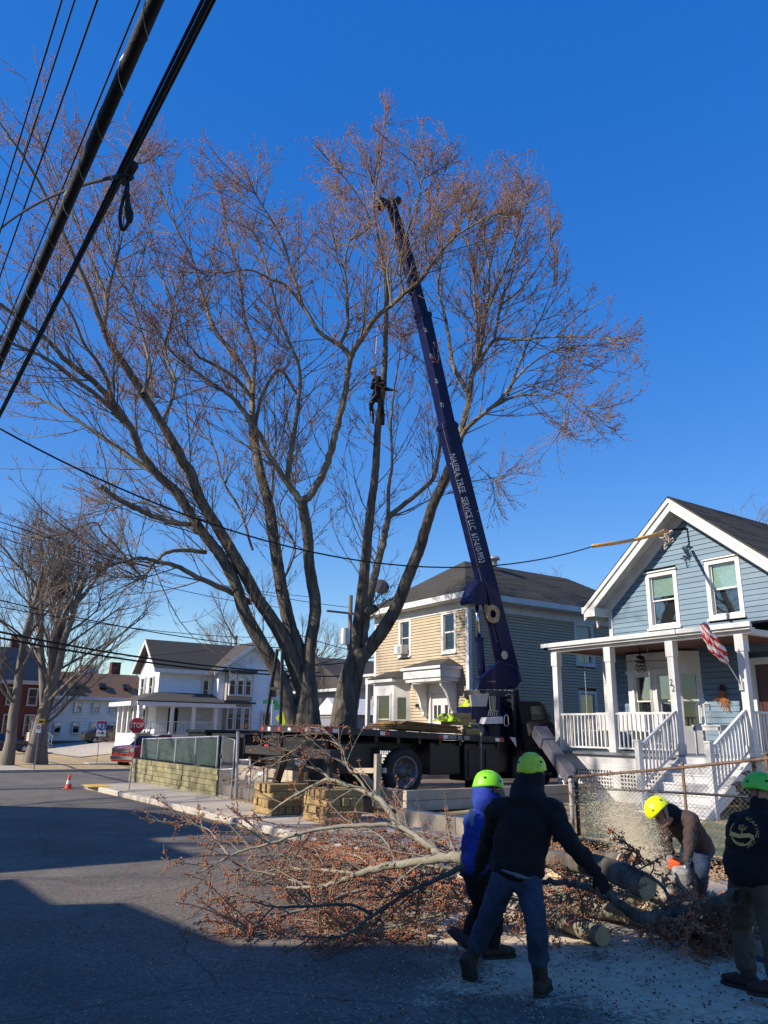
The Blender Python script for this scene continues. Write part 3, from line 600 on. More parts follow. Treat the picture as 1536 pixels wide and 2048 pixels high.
b = MB(); b.box(BX-.46, BXR, BY-.5, BY-.42, ZE-.14, ZE+.06); b.box(BX-.5, BX-.42, BY-.5, BYL+.35, ZE-.14, ZE+.06); b.build('gutter', whitep, gh)
rp = (19.3, 22.85, 8.35); rq = (25.0, 22.85, 8.35); e0, e1, e2, e3 = (BX-.46, BY-.46, ZE+.05), (BX-.46, BYL+.4, ZE+.05), (BXR+.4, BYL+.4, ZE+.05), (BXR+.4, BY-.46, ZE+.05)
for quad in ((e1, e0, rp, rp), (e0, e3, rq, rp), (e3, e2, rq, rq), (e2, e1, rp, rq)): shingle_roof(gh, *quad, pitch=.16)
b = MB(); b.lathe([(.0, .34), (.2, .32), (.26, .25), (.27, .2), (.15, .18), (.15, -.05)], (20.3, 22.3, 8.25), (0, 0, 1), 18); b.build('roof_vent', steel, gh, smooth=True)
window(gh, P, *wA, curt=True, label='upper front window nearest the house corner'); wv = window(gh, P, *wB, curt=False, blindfrac=.3)
window(gh, Q, *hs_[0], blindfrac=.3, simple=True); window(gh, Q, *hs_[1], curt=True, simple=True)
ac = thing('window_air_conditioner', 'white air conditioner box in the left upper window of the tan house', 'air conditioner', (BX-.2, 23.66, 4.6))
b = MB(); b.box(BX-.34, BX-.0, 23.42, 23.9, 4.62, 4.95); b.build('casing', whitep, ac, bevel=.015)
b = MB()
for k in range(7): b.box(BX-.35, BX-.341, 23.46, 23.68, 4.66+.036*k, 4.675+.036*k)
b.build('grille', greyst, ac)
# bay + entrance hood
b = MB(); bx = BX-.5
b.prism([(BX, 23.3, .4), (bx, 23.65, .4), (bx, 24.95, .4), (BX, 25.3, .4)], (0, 0, .95)); b.prism([(BX, 23.3, 3.2), (bx, 23.65, 3.2), (bx, 24.95, 3.2), (BX, 25.3, 3.2)], (0, 0, .4))
b.prism([(BX, 23.15, 3.6), (bx-.2, 23.5, 3.6), (bx-.2, 25.1, 3.6), (BX, 25.45, 3.6)], (0, 0, .12))
b.box(bx-.0, bx+.12, 23.65, 23.8, 1.35, 3.2); b.box(bx, bx+.12, 24.8, 24.95, 1.35, 3.2); b.build('bay', whitep, gh)
b = MB(); c0 = [(BX, 23.1, 3.73), (bx-.25, 23.45, 3.73), (bx-.25, 25.15, 3.73), (BX, 25.5, 3.73)]; tp = [(BX, 23.9, 4.05), (BX, 24.7, 4.05)]
b.add([c0[0], c0[1], c0[2], c0[3], tp[0], tp[1]], [(0, 1, 4), (1, 2, 5, 4), (2, 3, 5), (0, 3, 2, 1)]); b.build('bay_roof', shingle, gh)
window(gh, FP('X-', bx), 23.8, 24.8, 1.35, 3.2, tr=.08, blindfrac=.5, bm=curtain, simple=True)
A = np.array([BX, 23.3, 0.]); B = np.array([bx, 23.65, 0.]); t = B-A; n_ = unit(np.array([-.57, -.82, 0]))
b = MB()
for (s0, s1, z0, z1) in ((0, .25, 1.35, 3.2), (.78, 1, 1.35, 3.2), (.25, .78, 1.35, 1.5), (.25, .78, 3.05, 3.2), (.25, .78, 2.22, 2.28)):
    p, q = A+t*s0, A+t*s1; b.hexa([(*p[:2], z0), (*q[:2], z0), (*(q-n_*.07)[:2], z0), (*(p-n_*.07)[:2], z0), (*p[:2], z1), (*q[:2], z1), (*(q-n_*.07)[:2], z1), (*(p-n_*.07)[:2], z1)])
w = b.build('window', whitep, gh); b = MB(); p, q = A+t*.2-n_*.03, A+t*.85-n_*.03; b.add([(*p[:2], 1.45), (*q[:2], 1.45), (*q[:2], 3.1), (*p[:2], 3.1)], [(0, 1, 2, 3)]); b.build('pane', glass, w)
b = MB(); p, q = A+t*.1-n_*.12, A+t*.95-n_*.12; b.add([(*p[:2], 1.45), (*q[:2], 1.45), (*q[:2], 3.1), (*p[:2], 3.1)], [(0, 1, 2, 3)]); b.build('dark_room', interior, w)
b = MB(); hx = BX-.9
b.box(hx, BX, 20.4, 22.5, 3.62, 3.9); b.box(hx-.08, BX, 20.32, 22.58, 3.9, 4.0); b.box(hx+.06, BX, 20.46, 22.44, 3.5, 3.619); b.build('entrance_hood', whitep, gh)
b = MB(); b.add([(hx-.1, 20.3, 4.0), (hx-.1, 22.6, 4.0), (BX, 22.6, 4.0), (BX, 20.3, 4.0), (BX-.1, 20.9, 4.3), (BX-.1, 22.0, 4.3)], [(0, 4, 5, 1), (0, 3, 4), (1, 5, 2), (4, 3, 2, 5)]); b.build('hood_roof', shingle, gh)
for yy in (20.62, 22.22):
    b = MB(); pts = []
    for k in range(15):
        s_ = k/14; pts.append((BX-.06-.62*(s_**.8)-.05*math.sin(s_*9), 2.35+1.15*s_+.05*math.sin(s_*11)))
    poly = [(x, yy, z) for x, z in pts]+[(BX-.0, yy, 3.5), (BX-.0, yy, 2.35)]
    b.prism(poly, (0, .1, 0)); b.lathe([(0, 0), (.09, .0), (.09, .12), (0, .12)], (BX-.14, yy-.01, 2.45), (0, 1, 0), 12); b.build('bracket', whitep, gh)
b = MB(); fbox(b, P, 20.7, 20.84, -.1, .035, .9, 3.5); fbox(b, P, 22.06, 22.2, -.1, .035, .9, 3.5); fbox(b, P, 20.84, 22.06, -.1, .035, 3.15, 3.5); dfr = b.build('door_frame', whitep, gh)
for k in range(2):
    y0 = 20.84+k*.61; b = MB(); fbox(b, P, y0+.005, y0+.605, -.09, -.04, .92, 3.14); d_ = b.build('door', whitep, gh)
    b = MB(); fbox(b, P, y0+.12, y0+.28, -.039, -.03, 2.3, 2.75); fbox(b, P, y0+.34, y0+.5, -.039, -.03, 2.3, 2.75); b.build('door_light', interior, d_)
b = MB(); b.ball((BX-.12, 22.75, 2.75), .07); b.cyl((BX, 22.75, 2.78), (BX-.1, 22.75, 2.78), .03, 8); b.build('wall_lamp', black, gh, smooth=True)
# entrance platform with railing
b = MB(); b.box(BX-1.6, BX-.02, 20.6, 26.6, .4, .95); b.build('porch_base', greytim, gh)
railing(gh, 20.7, 26.6, .95, .95, 'y', BX-1.55, h=.85, sp=.13)
for yy in (20.7, 23.0, 23.9, 26.6): b = MB(); b.box(BX-1.6, BX-1.5, yy-.05, yy+.05, .95, 2.0); b.build('newel_post', whitep, gh)
# left side bits: meters and neighbouring porch
b = MB(); b.box(BX-.16, BX-.02, 25.35, 25.62, 2.75, 3.15); b.build('electric_meter', mat('meter_beige', (.4, .35, .27), .6), gh, bevel=.01); b = MB(); b.box(BX-.16, BX-.02, 25.3, 25.5, 1.75, 2.2); b.build('gas_meter', greyst, gh, bevel=.02)
b = MB(); b.box(BX+.6, 22, BYL+.0, BYL+1.6, 3.7, 4.0); b.box(BX+.6, BX+.75, BYL+1.4, BYL+1.55, .5, 3.7); b.box(BX+.5, 22, BYL, BYL+1.8, 4.0, 4.1); b.build('side_porch', whitep, gh)
sd = thing('satellite_dish', 'dark satellite dish on a mast at the tan house eave', 'satellite dish', (16.8, 25.2, 6.4)); dc = oX(762, 1173, 16.7)
b = MB(); b.lathe([(0, .06), (.18, .04), (.32, .0), (.33, -.01), (.3, .0), (.0, .04)], dc, (-.35, -.8, .3), 22); b.build('dish', mat('dish_grey', (.06, .06, .065), .6), sd, smooth=True)
b = MB(); b.tube([dc+[.05, .1, 0], dc+[.12, .1, -.4], dc+[.3, .0, -.55]], .02, 6); b.build('mast', darkst, sd); b = MB(); b.tube([dc+[0, 0, -.25], dc+[-.25, -.45, -.15]], .012, 5); b.build('feed_arm', darkst, sd)
# grey house between
g2 = thing('grey_house', 'small grey gabled house far behind the tan house', 'house', (26, 44, .4))
b = MB(); b.box(26, 40, 42, 50, .2, 4.4); b.build('wall', mat('grey_siding', (.2, .2, .23), .7), g2); b = MB(); b.prism([(25.5, 41.6, 4.4), (25.5, 50.4, 4.4), (25.5, 46, 6.6)], (16, 0, 0)); b.build('roof', shingle, g2)
window(g2, FP('X-', 26), 44, 44.9, 1.8, 3.2, simple=True, out=.16); b = MB(); b.box(25.4, 25.6, 41.5, 50.5, 4.25, 4.42); b.build('fascia', whitep, g2)
b = MB(); b.box(23.5, 30, 40, 41.9, 2.6, 2.75); b.prism([(23.3, 38.6, 2.75), (23.3, 41.9, 2.75), (23.3, 40.2, 3.7)], (6, 0, 0)); b.build('porch_roof', whitep, g2)
b = MB(); b.box(23.6, 29.8, 38.9, 41.9, .2, 2.74); b.build('porch_wall', mat('grey_siding', (.2, .2, .23), .7), g2)
# ============ white house across the junction
WY = 62.0; wh = thing('white_house', 'white two storey house with dark roof and wraparound porch', 'house', (20.4, 62, .8)); Q = FP('Y-', WY); zb = .9
b = MB(); b.box(20.4, 28.0, WY, WY+5, zb-.6, 6.5); b.build('wall', whitelap, wh)
b = MB(); b.box(24.95, 30.9, WY-1.2, WY+6, zb-.6, 6.5); b.build('wing_wall', whitelap, wh); b = MB(); b.box(30.9, 33.8, WY-.4, WY+5, zb-.6, 5.2); b.build('side_wing_wall', whitelap, wh); b = MB(); b.prism([(30.9, WY-1.0, 5.0), (34.5, WY-1.0, 5.0), (34.5, WY-1.0, 5.2), (30.9, WY-1.0, 6.4)], (0, 6, 0)); b.build('side_wing_roof', shingle, wh)
# main roof: ridge along x, gable faces -X
zr_ = 8.75; b = MB(); b.prism([(20.4, WY, 6.5), (20.4, WY+5, 6.5), (20.4, WY+2.5, zr_-.25)], (8, 0, 0)); b.build('gable_wall', whitelap, wh)
for (ya, yb) in ((WY-.5, WY+2.5), (WY+5.5, WY+2.5)):
    b = MB(); b.hexa([(19.8, ya, 6.25), (28, ya, 6.25), (28, yb, zr_), (19.8, yb, zr_), (19.8, ya, 6.45), (28, ya, 6.45), (28, yb, zr_+.2), (19.8, yb, zr_+.2)]); b.build('roof', shingle, wh)
    b = MB(); b.hexa([(19.75, ya, 6.1), (19.8, ya, 6.1), (19.8, yb, zr_-.15), (19.75, yb, zr_-.15), (19.75, ya, 6.4), (19.8, ya, 6.4), (19.8, yb, zr_+.15), (19.75, yb, zr_+.15)]); b.build('rake_board', whitep, wh)
b = MB(); b.box(19.8, 26, WY-.62, WY-.55, 6.1, 6.42); b.box(20.4, 26, WY-.55, WY, 6.2, 6.24); b.build('eave_board', whitep, wh)
xc = 27.9; yf = WY-1.2
b = MB(); b.prism([(24.95, yf, 6.5), (30.9, yf, 6.5), (xc, yf, 8.7)], (0, 5, 0)); b.build('cross_gable', whitelap, wh)
for (xa, xb_) in ((24.3, xc), (31.5, xc)):
    b = MB(); b.hexa([(xa, yf-.6, 6.2), (xb_, yf-.6, 8.8), (xb_, WY+5, 8.8), (xa, WY+5, 6.2), (xa, yf-.6, 6.4), (xb_, yf-.6, 9.0), (xb_, WY+5, 9.0), (xa, WY+5, 6.4)]); b.build('roof', shingle, wh)
    b = MB(); b.hexa([(xa, yf-.65, 6.0), (xb_, yf-.65, 8.6), (xb_, yf-.6, 8.6), (xa, yf-.6, 6.0), (xa, yf-.65, 6.35), (xb_, yf-.65, 8.95), (xb_, yf-.6, 8.95), (xa, yf-.6, 6.35)]); b.build('rake_board', whitep, wh)
b = MB(); b.lathe([(0, 0), (.3, 0), (.3, .06), (0, .06)], (xc, yf, 7.5), (0, -1, 0), 12); b.build('gable_medallion', whitep, wh)
taup = mat('taupe_trim', (.34, .30, .27), .7)
for (z0, z1, sg) in ((1.75, 3.6, 1), (4.5, 6.15, 0)):
    xa, xb_ = 25.5, 27.8
    b = MB(); b.box(xa, xb_, yf-.5, yf, z0-.4, z1+.25); b.build('bay', taup, wh); b = MB(); b.box(xa-.25, xb_+.25, yf-.75, yf, z1+.25, z1+.4); b.build('bay_cornice', shingle, wh)
    for k in range(3): window(wh, FP('Y-', yf-.5), xa+.12+k*.7, xa+.74+k*.7, z0, z1, tr=.08, simple=True, bm=curtain, blindfrac=.3, out=.16)
window(wh, FP('Y-', yf), 28.9, 29.8, 1.7, 3.3, simple=True, out=.16); window(wh, FP('Y-', yf), 29.6, 30.3, 4.4, 5.8, simple=True, out=.16); window(wh, FP('Y-', WY-.4), 31.8, 32.6, 2.0, 3.4, simple=True, out=.16); window(wh, Q, 24.0, 24.7, 3.9, 5.9, simple=True, out=.16)
for yy in (WY+.9, WY+3.1): window(wh, FP('X-', 20.4), yy, yy+1.0, 4.2, 5.9, simple=True, out=.16)
window(wh, FP('X-', 20.4), WY+2, WY+3, 1.9, 3.4, simple=True, out=.16)
# its porch
b = MB(); b.box(18.25, 24.95, WY-2.6, WY, zb-.5, 1.45); b.box(18.25, 20.4, WY, WY+2.8, zb-.5, 1.45); b.build('porch_floor', whitep, wh)
b = MB(); b.hexa([(18.0, WY-2.9, 3.75), (24.95, WY-2.9, 3.75), (24.95, WY, 4.5), (20.4, WY, 4.5), (18.0, WY-2.9, 3.85), (24.95, WY-2.9, 3.85), (24.95, WY, 4.6), (20.4, WY, 4.6)])
b.hexa([(18.0, WY-2.9, 3.75), (20.4, WY, 4.5), (20.4, WY+3.1, 4.5), (18.0, WY+3.1, 3.75), (18.0, WY-2.9, 3.85), (20.4, WY, 4.6), (20.4, WY+3.1, 4.6), (18.0, WY+3.1, 3.85)]); b.build('porch_roof', shingle, wh)
b = MB(); b.box(18.0, 25.9, WY-2.9, WY-2.75, 3.45, 3.75); b.box(18.0, 17.55, WY-2.75, WY+3.1, 3.45, 3.75); b.build('porch_beam', whitep, wh)
for (x, y) in ((18.35, WY-2.65), (20.8, WY-2.65), (22.5, WY-2.65), (24.3, WY-2.65), (18.35, WY-1.3), (18.35, WY+.05), (18.35, WY+1.4), (18.35, WY+2.7)):
    b = MB(); b.box(x-.12, x+.12, y-.12, y+.12, 1.45, 3.45); b.build('porch_column', whitep, wh, origin=(x, y, 1.45))
b = MB(); fbox(b, FP('Y-', WY), 21.4, 22.2, .0, .03, 1.45, 3.4); b.build('door', interior, wh)
railing(wh, 18.5, 24.8, 1.45, 1.45, 'x', WY-2.7, sp=.2)
# ============ tan two storey building, brown roof
tb = thing('tan_building', 'pale tan two storey building with brown roof behind the lawn trees', 'building', (23, 88, .1)); Q = FP('Y-', 88)
b = MB(); b.box(17.9, 27.8, 88, 96, -.6, 4.95); b.build('wall', tanlap, tb); b = MB(); b.box(17.8, 27.9, 87.9, 96, -.6, .45); b.build('foundation', mat('foundation', (.12, .12, .11), .9), tb)
b = MB(); b.hexa([(17.6, 87.5, 4.95), (28.1, 87.5, 4.95), (28.1, 96.5, 4.95), (17.6, 96.5, 4.95), (18.4, 90.2, 7.6), (27.2, 90.2, 7.6), (27.2, 93.5, 7.6), (18.4, 93.5, 7.6)]); b.build('roof', shingle2, tb)
b = MB(); b.box(17.5, 28.2, 87.4, 87.6, 4.65, 4.96); b.build('eave_board', whitep, tb)
for r_, (z0, z1) in enumerate(((1.15, 2.35), (3.3, 4.4))):
    for k in range(5): window(tb, Q, 18.3+k*1.85, 18.3+k*1.85+.8, z0, z1, tr=.1, simple=True, bm=curtain, blindfrac=.4, out=.16)
for k in range(3): b = MB(); x = 20.0+2.6*k; b.hexa([(x, 88.35, 5.8), (x+.7, 88.35, 5.8), (x+.7, 88.9, 6.3), (x, 88.9, 6.3), (x, 88.1, 6.0), (x+.7, 88.1, 6.0), (x+.7, 88.7, 6.5), (x, 88.7, 6.5)]); b.build('skylight', black, tb)
b = MB(); b.box(24.4, 25.4, 91, 92, 7.4, 9.0); b.build('chimney', brick, tb); b = MB(); b.box(21.0, 23, 91, 92.5, 7.5, 8.5); b.build('rooftop_unit', steel, tb)
# brick building far left
bb = thing('brick_building', 'dark red brick building with slate mansard at the left edge', 'building', (9, 80, 0))
bw = MB(); bw.box(8.0, 15.2, 80, 95, -.7, 5.9); bw.build('wall', brick, bb)
b = MB(); b.hexa([(7.7, 79.7, 5.9), (15.5, 79.7, 5.9), (15.5, 95, 5.9), (7.7, 95, 5.9), (8.4, 80.6, 9.0), (14.8, 80.6, 9.0), (14.8, 94, 9.0), (8.4, 94, 9.0)]); b.build('mansard_roof', mat('slate', (.04, .055, .075), .7, (.06, .08, .1), 10), bb)
b = MB(); b.box(7.6, 15.6, 79.6, 79.8, 5.6, 5.95); b.build('cornice', taup, bb)
for x in (8.6, 10.4, 12.2, 14.0):
    for (z0, z1) in ((1.0, 2.9), (3.7, 5.3)): window(bb, FP('Y-', 80), x, x+.9, z0, z1, tr=.09, simple=True, out=.16, trim=taup)
b = MB(); b.box(12.6, 13.6, 84, 85, 8.8, 10.6); b.build('chimney', brick, bb)
b = MB()
for k in range(7): b.box(14.2+k*.3, 14.5+k*.3, 77.6, 79.5, -.6, .1+(6-k)*.2)
b.build('entrance_steps', concrete, bb); railing(bb, 14.2, 16.3, 1.4, .1, 'x', 77.6, sp=.25)
# ============ houses behind the camera that throw the street shadows
def back_house(name, label, prof, depth, xb, sidm):
    h = thing(name, label, 'house', (xb, sum(p[0] for p in prof)/len(prof), 0)); b = MB()
    y0, y1 = prof[0][0], prof[-1][0]
    b.prism([(xb, y0, -.2)]+[(xb, y, z) for y, z in prof]+[(xb, y1, -.2)], (-depth, 0, 0)); b.build('wall', sidm, h)
    for k in range(int((y1-y0)/1.7)):
        for z0 in (1.2, 3.8): window(h, FP('X+', xb+.001), y0+.5+k*1.7, y0+1.3+k*1.7, z0, z0+1.3, simple=True, out=.16)
    return h
hA = back_house('gabled_house', 'steep gabled house across the street behind the viewer', [(-.8, 3.0), (6.0, 10.9), (9.03, 6.15), (11.2, 5.95), (11.35, 5.55), (13.1, 5.5)], 9, -7, tansid)
hB = back_house('stepped_house', 'house with raised upper storey across the street behind the viewer', [(14.15, 7.05), (16.85, 7.1), (16.9, 8.25), (20.5, 8.1), (22.2, 7.55), (23.5, 6.3), (26.5, 6.1)], 8, -7, whitesid)
# ------------------------------------------------------------------ crane truck
TY, TY2, TX = 14.7, 17.2, 8.15
tk = thing('crane_truck', 'dark flatbed crane truck with tall navy telescopic boom parked in the driveway', 'crane truck', (11, 15.9, .42))
dz = lambda x: -.034*(x-TX)
def slab(b, x0, x1, y0, y1, z0, z1): return b.hexa([(x0, y0, z0+dz(x0)), (x1, y0, z0+dz(x1)), (x1, y1, z0+dz(x1)), (x0, y1, z0+dz(x0)), (x0, y0, z1+dz(x0)), (x1, y0, z1+dz(x1)), (x1, y1, z1+dz(x1)), (x0, y1, z1+dz(x0))])
b = MB(); slab(b, TX+.06, 13.6, TY+.05, TY2-.05, 1.83, 1.93)
b.build('deck', mat('deck_planks', (.06, .045, .035), .9, (.11, .08, .06), 4, .3, 30), tk)
b = MB(); slab(b, TX, 13.6, TY, TY+.05, 1.8, 1.94); slab(b, TX, 13.6, TY2-.05, TY2, 1.8, 1.94); slab(b, TX, TX+.06, TY+.05, TY2-.05, 1.8, 1.94); b.build('side_rail', darkst, tk, bevel=.004)
for i, x in enumerate((8.25, 8.55, 9.9, 11.55, 13.3)):
    b = MB(); slab(b, x, x+.13, TY-.004, TY-.0005, 1.83, 1.91); b.build('reflector', redref if i % 2 else whiteref, tk)
    b = MB(); slab(b, x+.13, x+.26, TY-.004, TY-.0005, 1.83, 1.91); b.build('reflector', whiteref if i % 2 else redref, tk)
for i, y in enumerate((14.85, 15.15, 15.6, 16.1, 16.6, 16.95)):
    b = MB(); b.box(TX-.004, TX-.0005, y, y+.13, 1.83, 1.91); b.build('reflector', redref if i % 2 else whiteref, tk)
b = MB(); 
for y in (15.35, 16.35): slab(b, TX+.2, 14.4, y, y+.12, 1.5, 1.8)
for x in np.arange(8.6, 13.5, .6): slab(b, x, x+.08, TY+.06, TY2-.06, 1.68, 1.8)
b.build('chassis', black, tk)
b = MB(); b.box(TX+.1, TX+.25, TY+.2, TY2-.2, 1.0, 1.45); b.box(TX+.15, TX+.5, TY+.1, TY2-.1, 1.3, 1.7); b.box(9.0, 10.0, TY+.3, TY+.9, .95, 1.6); b.box(11.4, 12.3, TY+.15, TY+.75, .9, 1.62); b.box(12.4, 13.5, TY+.1, TY+.7, .75, 1.6); b.box(12.2, 14.2, 15.2, 16.7, .9, 1.6); b.build_each('underbody_box', black, tk, bevel=.02)
b = MB(); b.box(12.5, 12.95, TY+.07, TY+.1, .85, 1.45); b.box(13.05, 13.4, TY+.07, TY+.1, .85, 1.45); b.build_each('toolbox_door', darkst, tk, bevel=.01)
text('DOT 32  205', .12, (12.15, TY-.006, 1.868+dz(12.15)), (1, 0, -.034), (0, 0, 1), whitep, tk)
for y in (TY+.2, TY2-.4):
    b = MB(); b.box(TX+.06, TX+.1, y, y+.2, 1.42, 1.52); b.build('tail_light', redref, tk)
b = MB(); b.box(TX-.02, TX+.02, 14.9, 15.3, 1.15, 1.27); b.build('number_plate', whiteref, tk)
# A-frame rack at the rear left
b = MB(); X_ = 8.25; g_ = lambda x, y: oX(x, y, X_)
b.bar(g_(522, 1520), g_(527, 1470), .09, .06); b.bar(g_(560, 1520), g_(560, 1470), .07, .06); b.bar(g_(527, 1470), g_(555, 1298), .07, .05); b.bar(g_(560, 1470), g_(565, 1298), .07, .05)
b.bar(g_(541, 1378), g_(562, 1374), .05, .05); b.bar(g_(526, 1474), g_(562, 1472), .05, .06); b.bar(g_(553, 1300), g_(566, 1300), .05, .05); b.bar(g_(522, 1518), g_(562, 1518), .06, .06); b.build('ladder_rack', darkst, tk, bevel=.005)
def wheel(x, y, z, nm='wheel'):
    """dual wheel, outer face towards -Y"""
    b = MB(); b.lathe([(.34, .0), (.40, -.02), (.47, -.01), (.505, .04), (.51, .1), (.50, .2), (.46, .245), (.34, .25)], (x, y, z), (0, 1, 0), 40)
    for k in range(40):
        a = 2*math.pi*k/40; b.bar((x+.505*math.cos(a), y+.03, z+.505*math.sin(a)), (x+.505*math.cos(a), y+.22, z+.505*math.sin(a)), .035, .02, up=(math.cos(a), 0, math.sin(a)))
    w = b.build('wheel', blackrub, tk, origin=(x, y, z), smooth=False)
    b = MB(); b.lathe([(.35, .0), (.345, -.02), (.31, -.015), (.29, .02), (.27, .13), (.12, .15), (.11, .06), (.0, .05)], (x, y, z), (0, 1, 0), 36); b.build('rim', mat('rim_steel', (.10, .10, .10), .55, (.18, .175, .17), 9, metal=.3), w, smooth=True)
    b = MB()
    for k in range(8):
        a = 2*math.pi*k/8; b.cyl((x+.16*math.cos(a), y+.12, z+.16*math.sin(a)), (x+.16*math.cos(a), y+.148, z+.16*math.sin(a)), .015, 6)
    b.build('wheel_nuts', darkst, w); 
    b = MB()
    for k in range(8):
        a = 2*math.pi*(k+.5)/8; b.cyl((x+.21*math.cos(a), y+.12, z+.21*math.sin(a)), (x+.21*math.cos(a), y+.143, z+.21*math.sin(a)), .03, 8)
    b.build('rim_openings', black, w)
wheel(10.63, TY+.06, .98); wheel(10.63, TY2-.3, .98)
b = MB(); b.cyl((10.63, TY+.3, .98), (10.63, TY2-.3, .98), .09, 10); b.ball((10.63, 15.95, .98), .22); b.build('rear_axle', black, tk)
def mudflap(x): 
    b = MB(); b.box(x, x+.02, TY+.1, TY+.6, .6, 1.5); b.build('mudflap', blackrub, tk)
mudflap(9.95)
# rear outriggers
b = MB(); b.box(TX-.05, TX+.2, 13.8, 17.8, 1.3, 1.48); b.bar(oX(573, 1500, 8.0), oX(548, 1578, 8.0), .15, .12); b.cyl((8.2, 13.95, .72), (8.2, 13.95, 1.4), .06, 10); b.box(8.0, 8.4, 13.75, 14.15, .69, .73); b.build('rear_outrigger', darkst, tk, bevel=.008)
# front outrigger: slanted box arm with foot
a0, a1 = oY(1078, 1462, 14.5), oY(1146, 1560, 13.0)
b = MB(); b.bar(a0, a0+(a1-a0)*.28, .36, .30); b.build('outrigger_sleeve', mat('arm_grey', (.07, .068, .085), .65, (.11, .105, .13), 5, .2, 20), tk, bevel=.012)
b = MB(); b.bar(a0+(a1-a0)*.1, a1, .30, .25); b.build('outrigger_arm', mat('arm_grey', (.07, .068, .085), .65, (.11, .105, .13), 5, .2, 20), tk, bevel=.012)
b = MB(); b.bar((a0[0], 16.9, 1.5), a0+np.array([0, .1, .05]), .34, .32); b.build('outrigger_beam', darkst, tk, bevel=.01); b = MB(); b.cyl(a1, (a1[0], a1[1]-.1, .36), .05, 8); b.box(a1[0]-.2, a1[0]+.2, a1[1]-.3, a1[1]+.1, .33, .37); b.build('outrigger_foot', darkst, tk)
# cab
def plate(nm, px, Y, d, m, bev=.01, par=None):
    pts = [oY(x, y, Y) for x, y in px]; b = MB(); b.prism(pts, (0, d, 0)); return b.build(nm, m, par or tk, bevel=bev)
cabm = mat('cab_paint', (.004, .005, .014), .5, coat=.0, spec=.2)
plate('cab', [(1030, 1412), (1048, 1402), (1082, 1403), (1100, 1440), (1116, 1456), (1116, 1556), (1024, 1556)], 15.05, 2.0, cabm, .03)
plate('cab_side_window', [(1060, 1413), (1083, 1412), (1092, 1438), (1064, 1440)], 15.035, .01, mat('vehicle_glass', (.012, .03, .03), .15, spec=.4), 0); plate('cab_door_seam', [(1056, 1442), (1097, 1442), (1097, 1444), (1056, 1444)], 15.035, .01, black, 0)
plate('hood_panel', [(1094, 1456), (1113, 1458), (1113, 1494), (1094, 1500)], 15.03, .02, navy, .005)
plate('windshield', [(1086, 1409), (1090, 1408), (1104, 1438), (1099, 1440)], 15.2, 1.7, mat('vehicle_glass', (.012, .03, .03), .08), 0)
fw = oY(1078, 1566, 15.1); b = MB(); b.lathe([(.3, 0), (.46, .0), (.5, .06), (.5, .24), (.3, .26)], (fw[0], 15.1, .93), (0, 1, 0), 30); b.build('front_wheel', blackrub, tk); b = MB(); b.lathe([(.3, 0), (.27, .02), (.12, .0), (0, .0)], (fw[0], 15.1, .93), (0, 1, 0), 24); b.build('front_rim', steel, tk)
text('Ronn', .17, oY(1094, 1547, 15.03), (1, 0, 0), (0, 0, 1), chrome, tk)
b = MB(); e0 = oY(1026, 1385, 15.0); b.tube([(e0[0], 15.0, 1.3), e0, e0+np.array([.12, 0, .08]), oY(1048, 1500, 14.95)], [.07, .07, .06, .05], 12); b.build('exhaust_stack', cabm, tk, smooth=True)
b = MB(); lp = [oY(x, y, 14.75) for x, y in ((1009, 1432), (1012, 1429), (1016, 1433), (1017, 1449), (1014, 1453), (1009, 1450), (1008, 1440), (1009, 1432))]; b.tube(lp, .014, 6); b.build('mirror_loop', chrome, tk); 
b = MB(); lp = [oY(x, y, 14.9) for x, y in ((1010, 1392), (1016, 1388), (1024, 1390), (1026, 1398), (1020, 1404))]; b.tube(lp, .012, 6); b.build('grab_handle', chrome, tk)
# crane pedestal, turret, control station
ped = oY(980, 1380, 15.95); px0 = oY(980, 1440, 15.95)[0]
b = MB(); b.cyl((px0, 15.95, 1.6), (px0, 15.95, 2.75), .55, 24); b.build('pedestal', navy, tk, bevel=.02)
b = MB(); b.cyl((px0, 15.95, 2.75), (px0, 15.95, 2.92), .68, 32); b.build('turntable', darkst, tk, bevel=.01)
b = MB()
for k in range(24):
    a = 2*math.pi*k/24; b.cyl((px0+.62*math.cos(a), 15.95+.62*math.sin(a), 2.92), (px0+.62*math.cos(a), 15.95+.62*math.sin(a), 2.95), .02, 6)
b.build('turntable_bolts', steel, tk)
for (yy) in (15.55, 16.2):
    plate('turret_plate', [(955, 1378), (960, 1358), (975, 1345), (1002, 1320), (1012, 1326), (1014, 1378)], yy, .12, navy, .01)
plate('turret_stripe', [(974, 1362), (992, 1362), (992, 1364), (974, 1364)], 15.545, .004, redp, 0)
plate('counter_plate', [(1007, 1328), (1026, 1329), (1038, 1338), (1042, 1364), (1034, 1378), (1010, 1371), (1003, 1350)], 15.6, .7, navy, .03)
plate('control_panel', [(941, 1390), (978, 1387), (973, 1413), (944, 1413)], 15.0, .06, mat('panel_grey', (.34, .33, .32), .6, (.42, .4, .38), 6), .005)
plate('control_box', [(943, 1413), (968, 1413), (980, 1390), (1000, 1390), (1002, 1450), (945, 1450)], 15.08, .6, navy, .02)
plate('valve_bank', [(982, 1392), (992, 1392), (991, 1422), (984, 1422)], 14.98, .08, mat('valve_green', (.2, .21, .15), .6), .004)
plate('step_plate', [(968, 1448), (973, 1435), (1005, 1433), (1006, 1447)], 14.85, .25, mat('pale_plate', (.45, .44, .46), .6, (.6, .58, .6), 8), .005)
plate('guard_plate', [(1020, 1474), (1031, 1475), (1033, 1494)], 14.8, .02, mat('pale_plate', (.45, .44, .46), .6), 0)
b = MB()
for k in range(5): p = oY(976+k*4, 1432, 14.95); b.tube([p, p+np.array([.02, -.03, .14])], .009, 5)
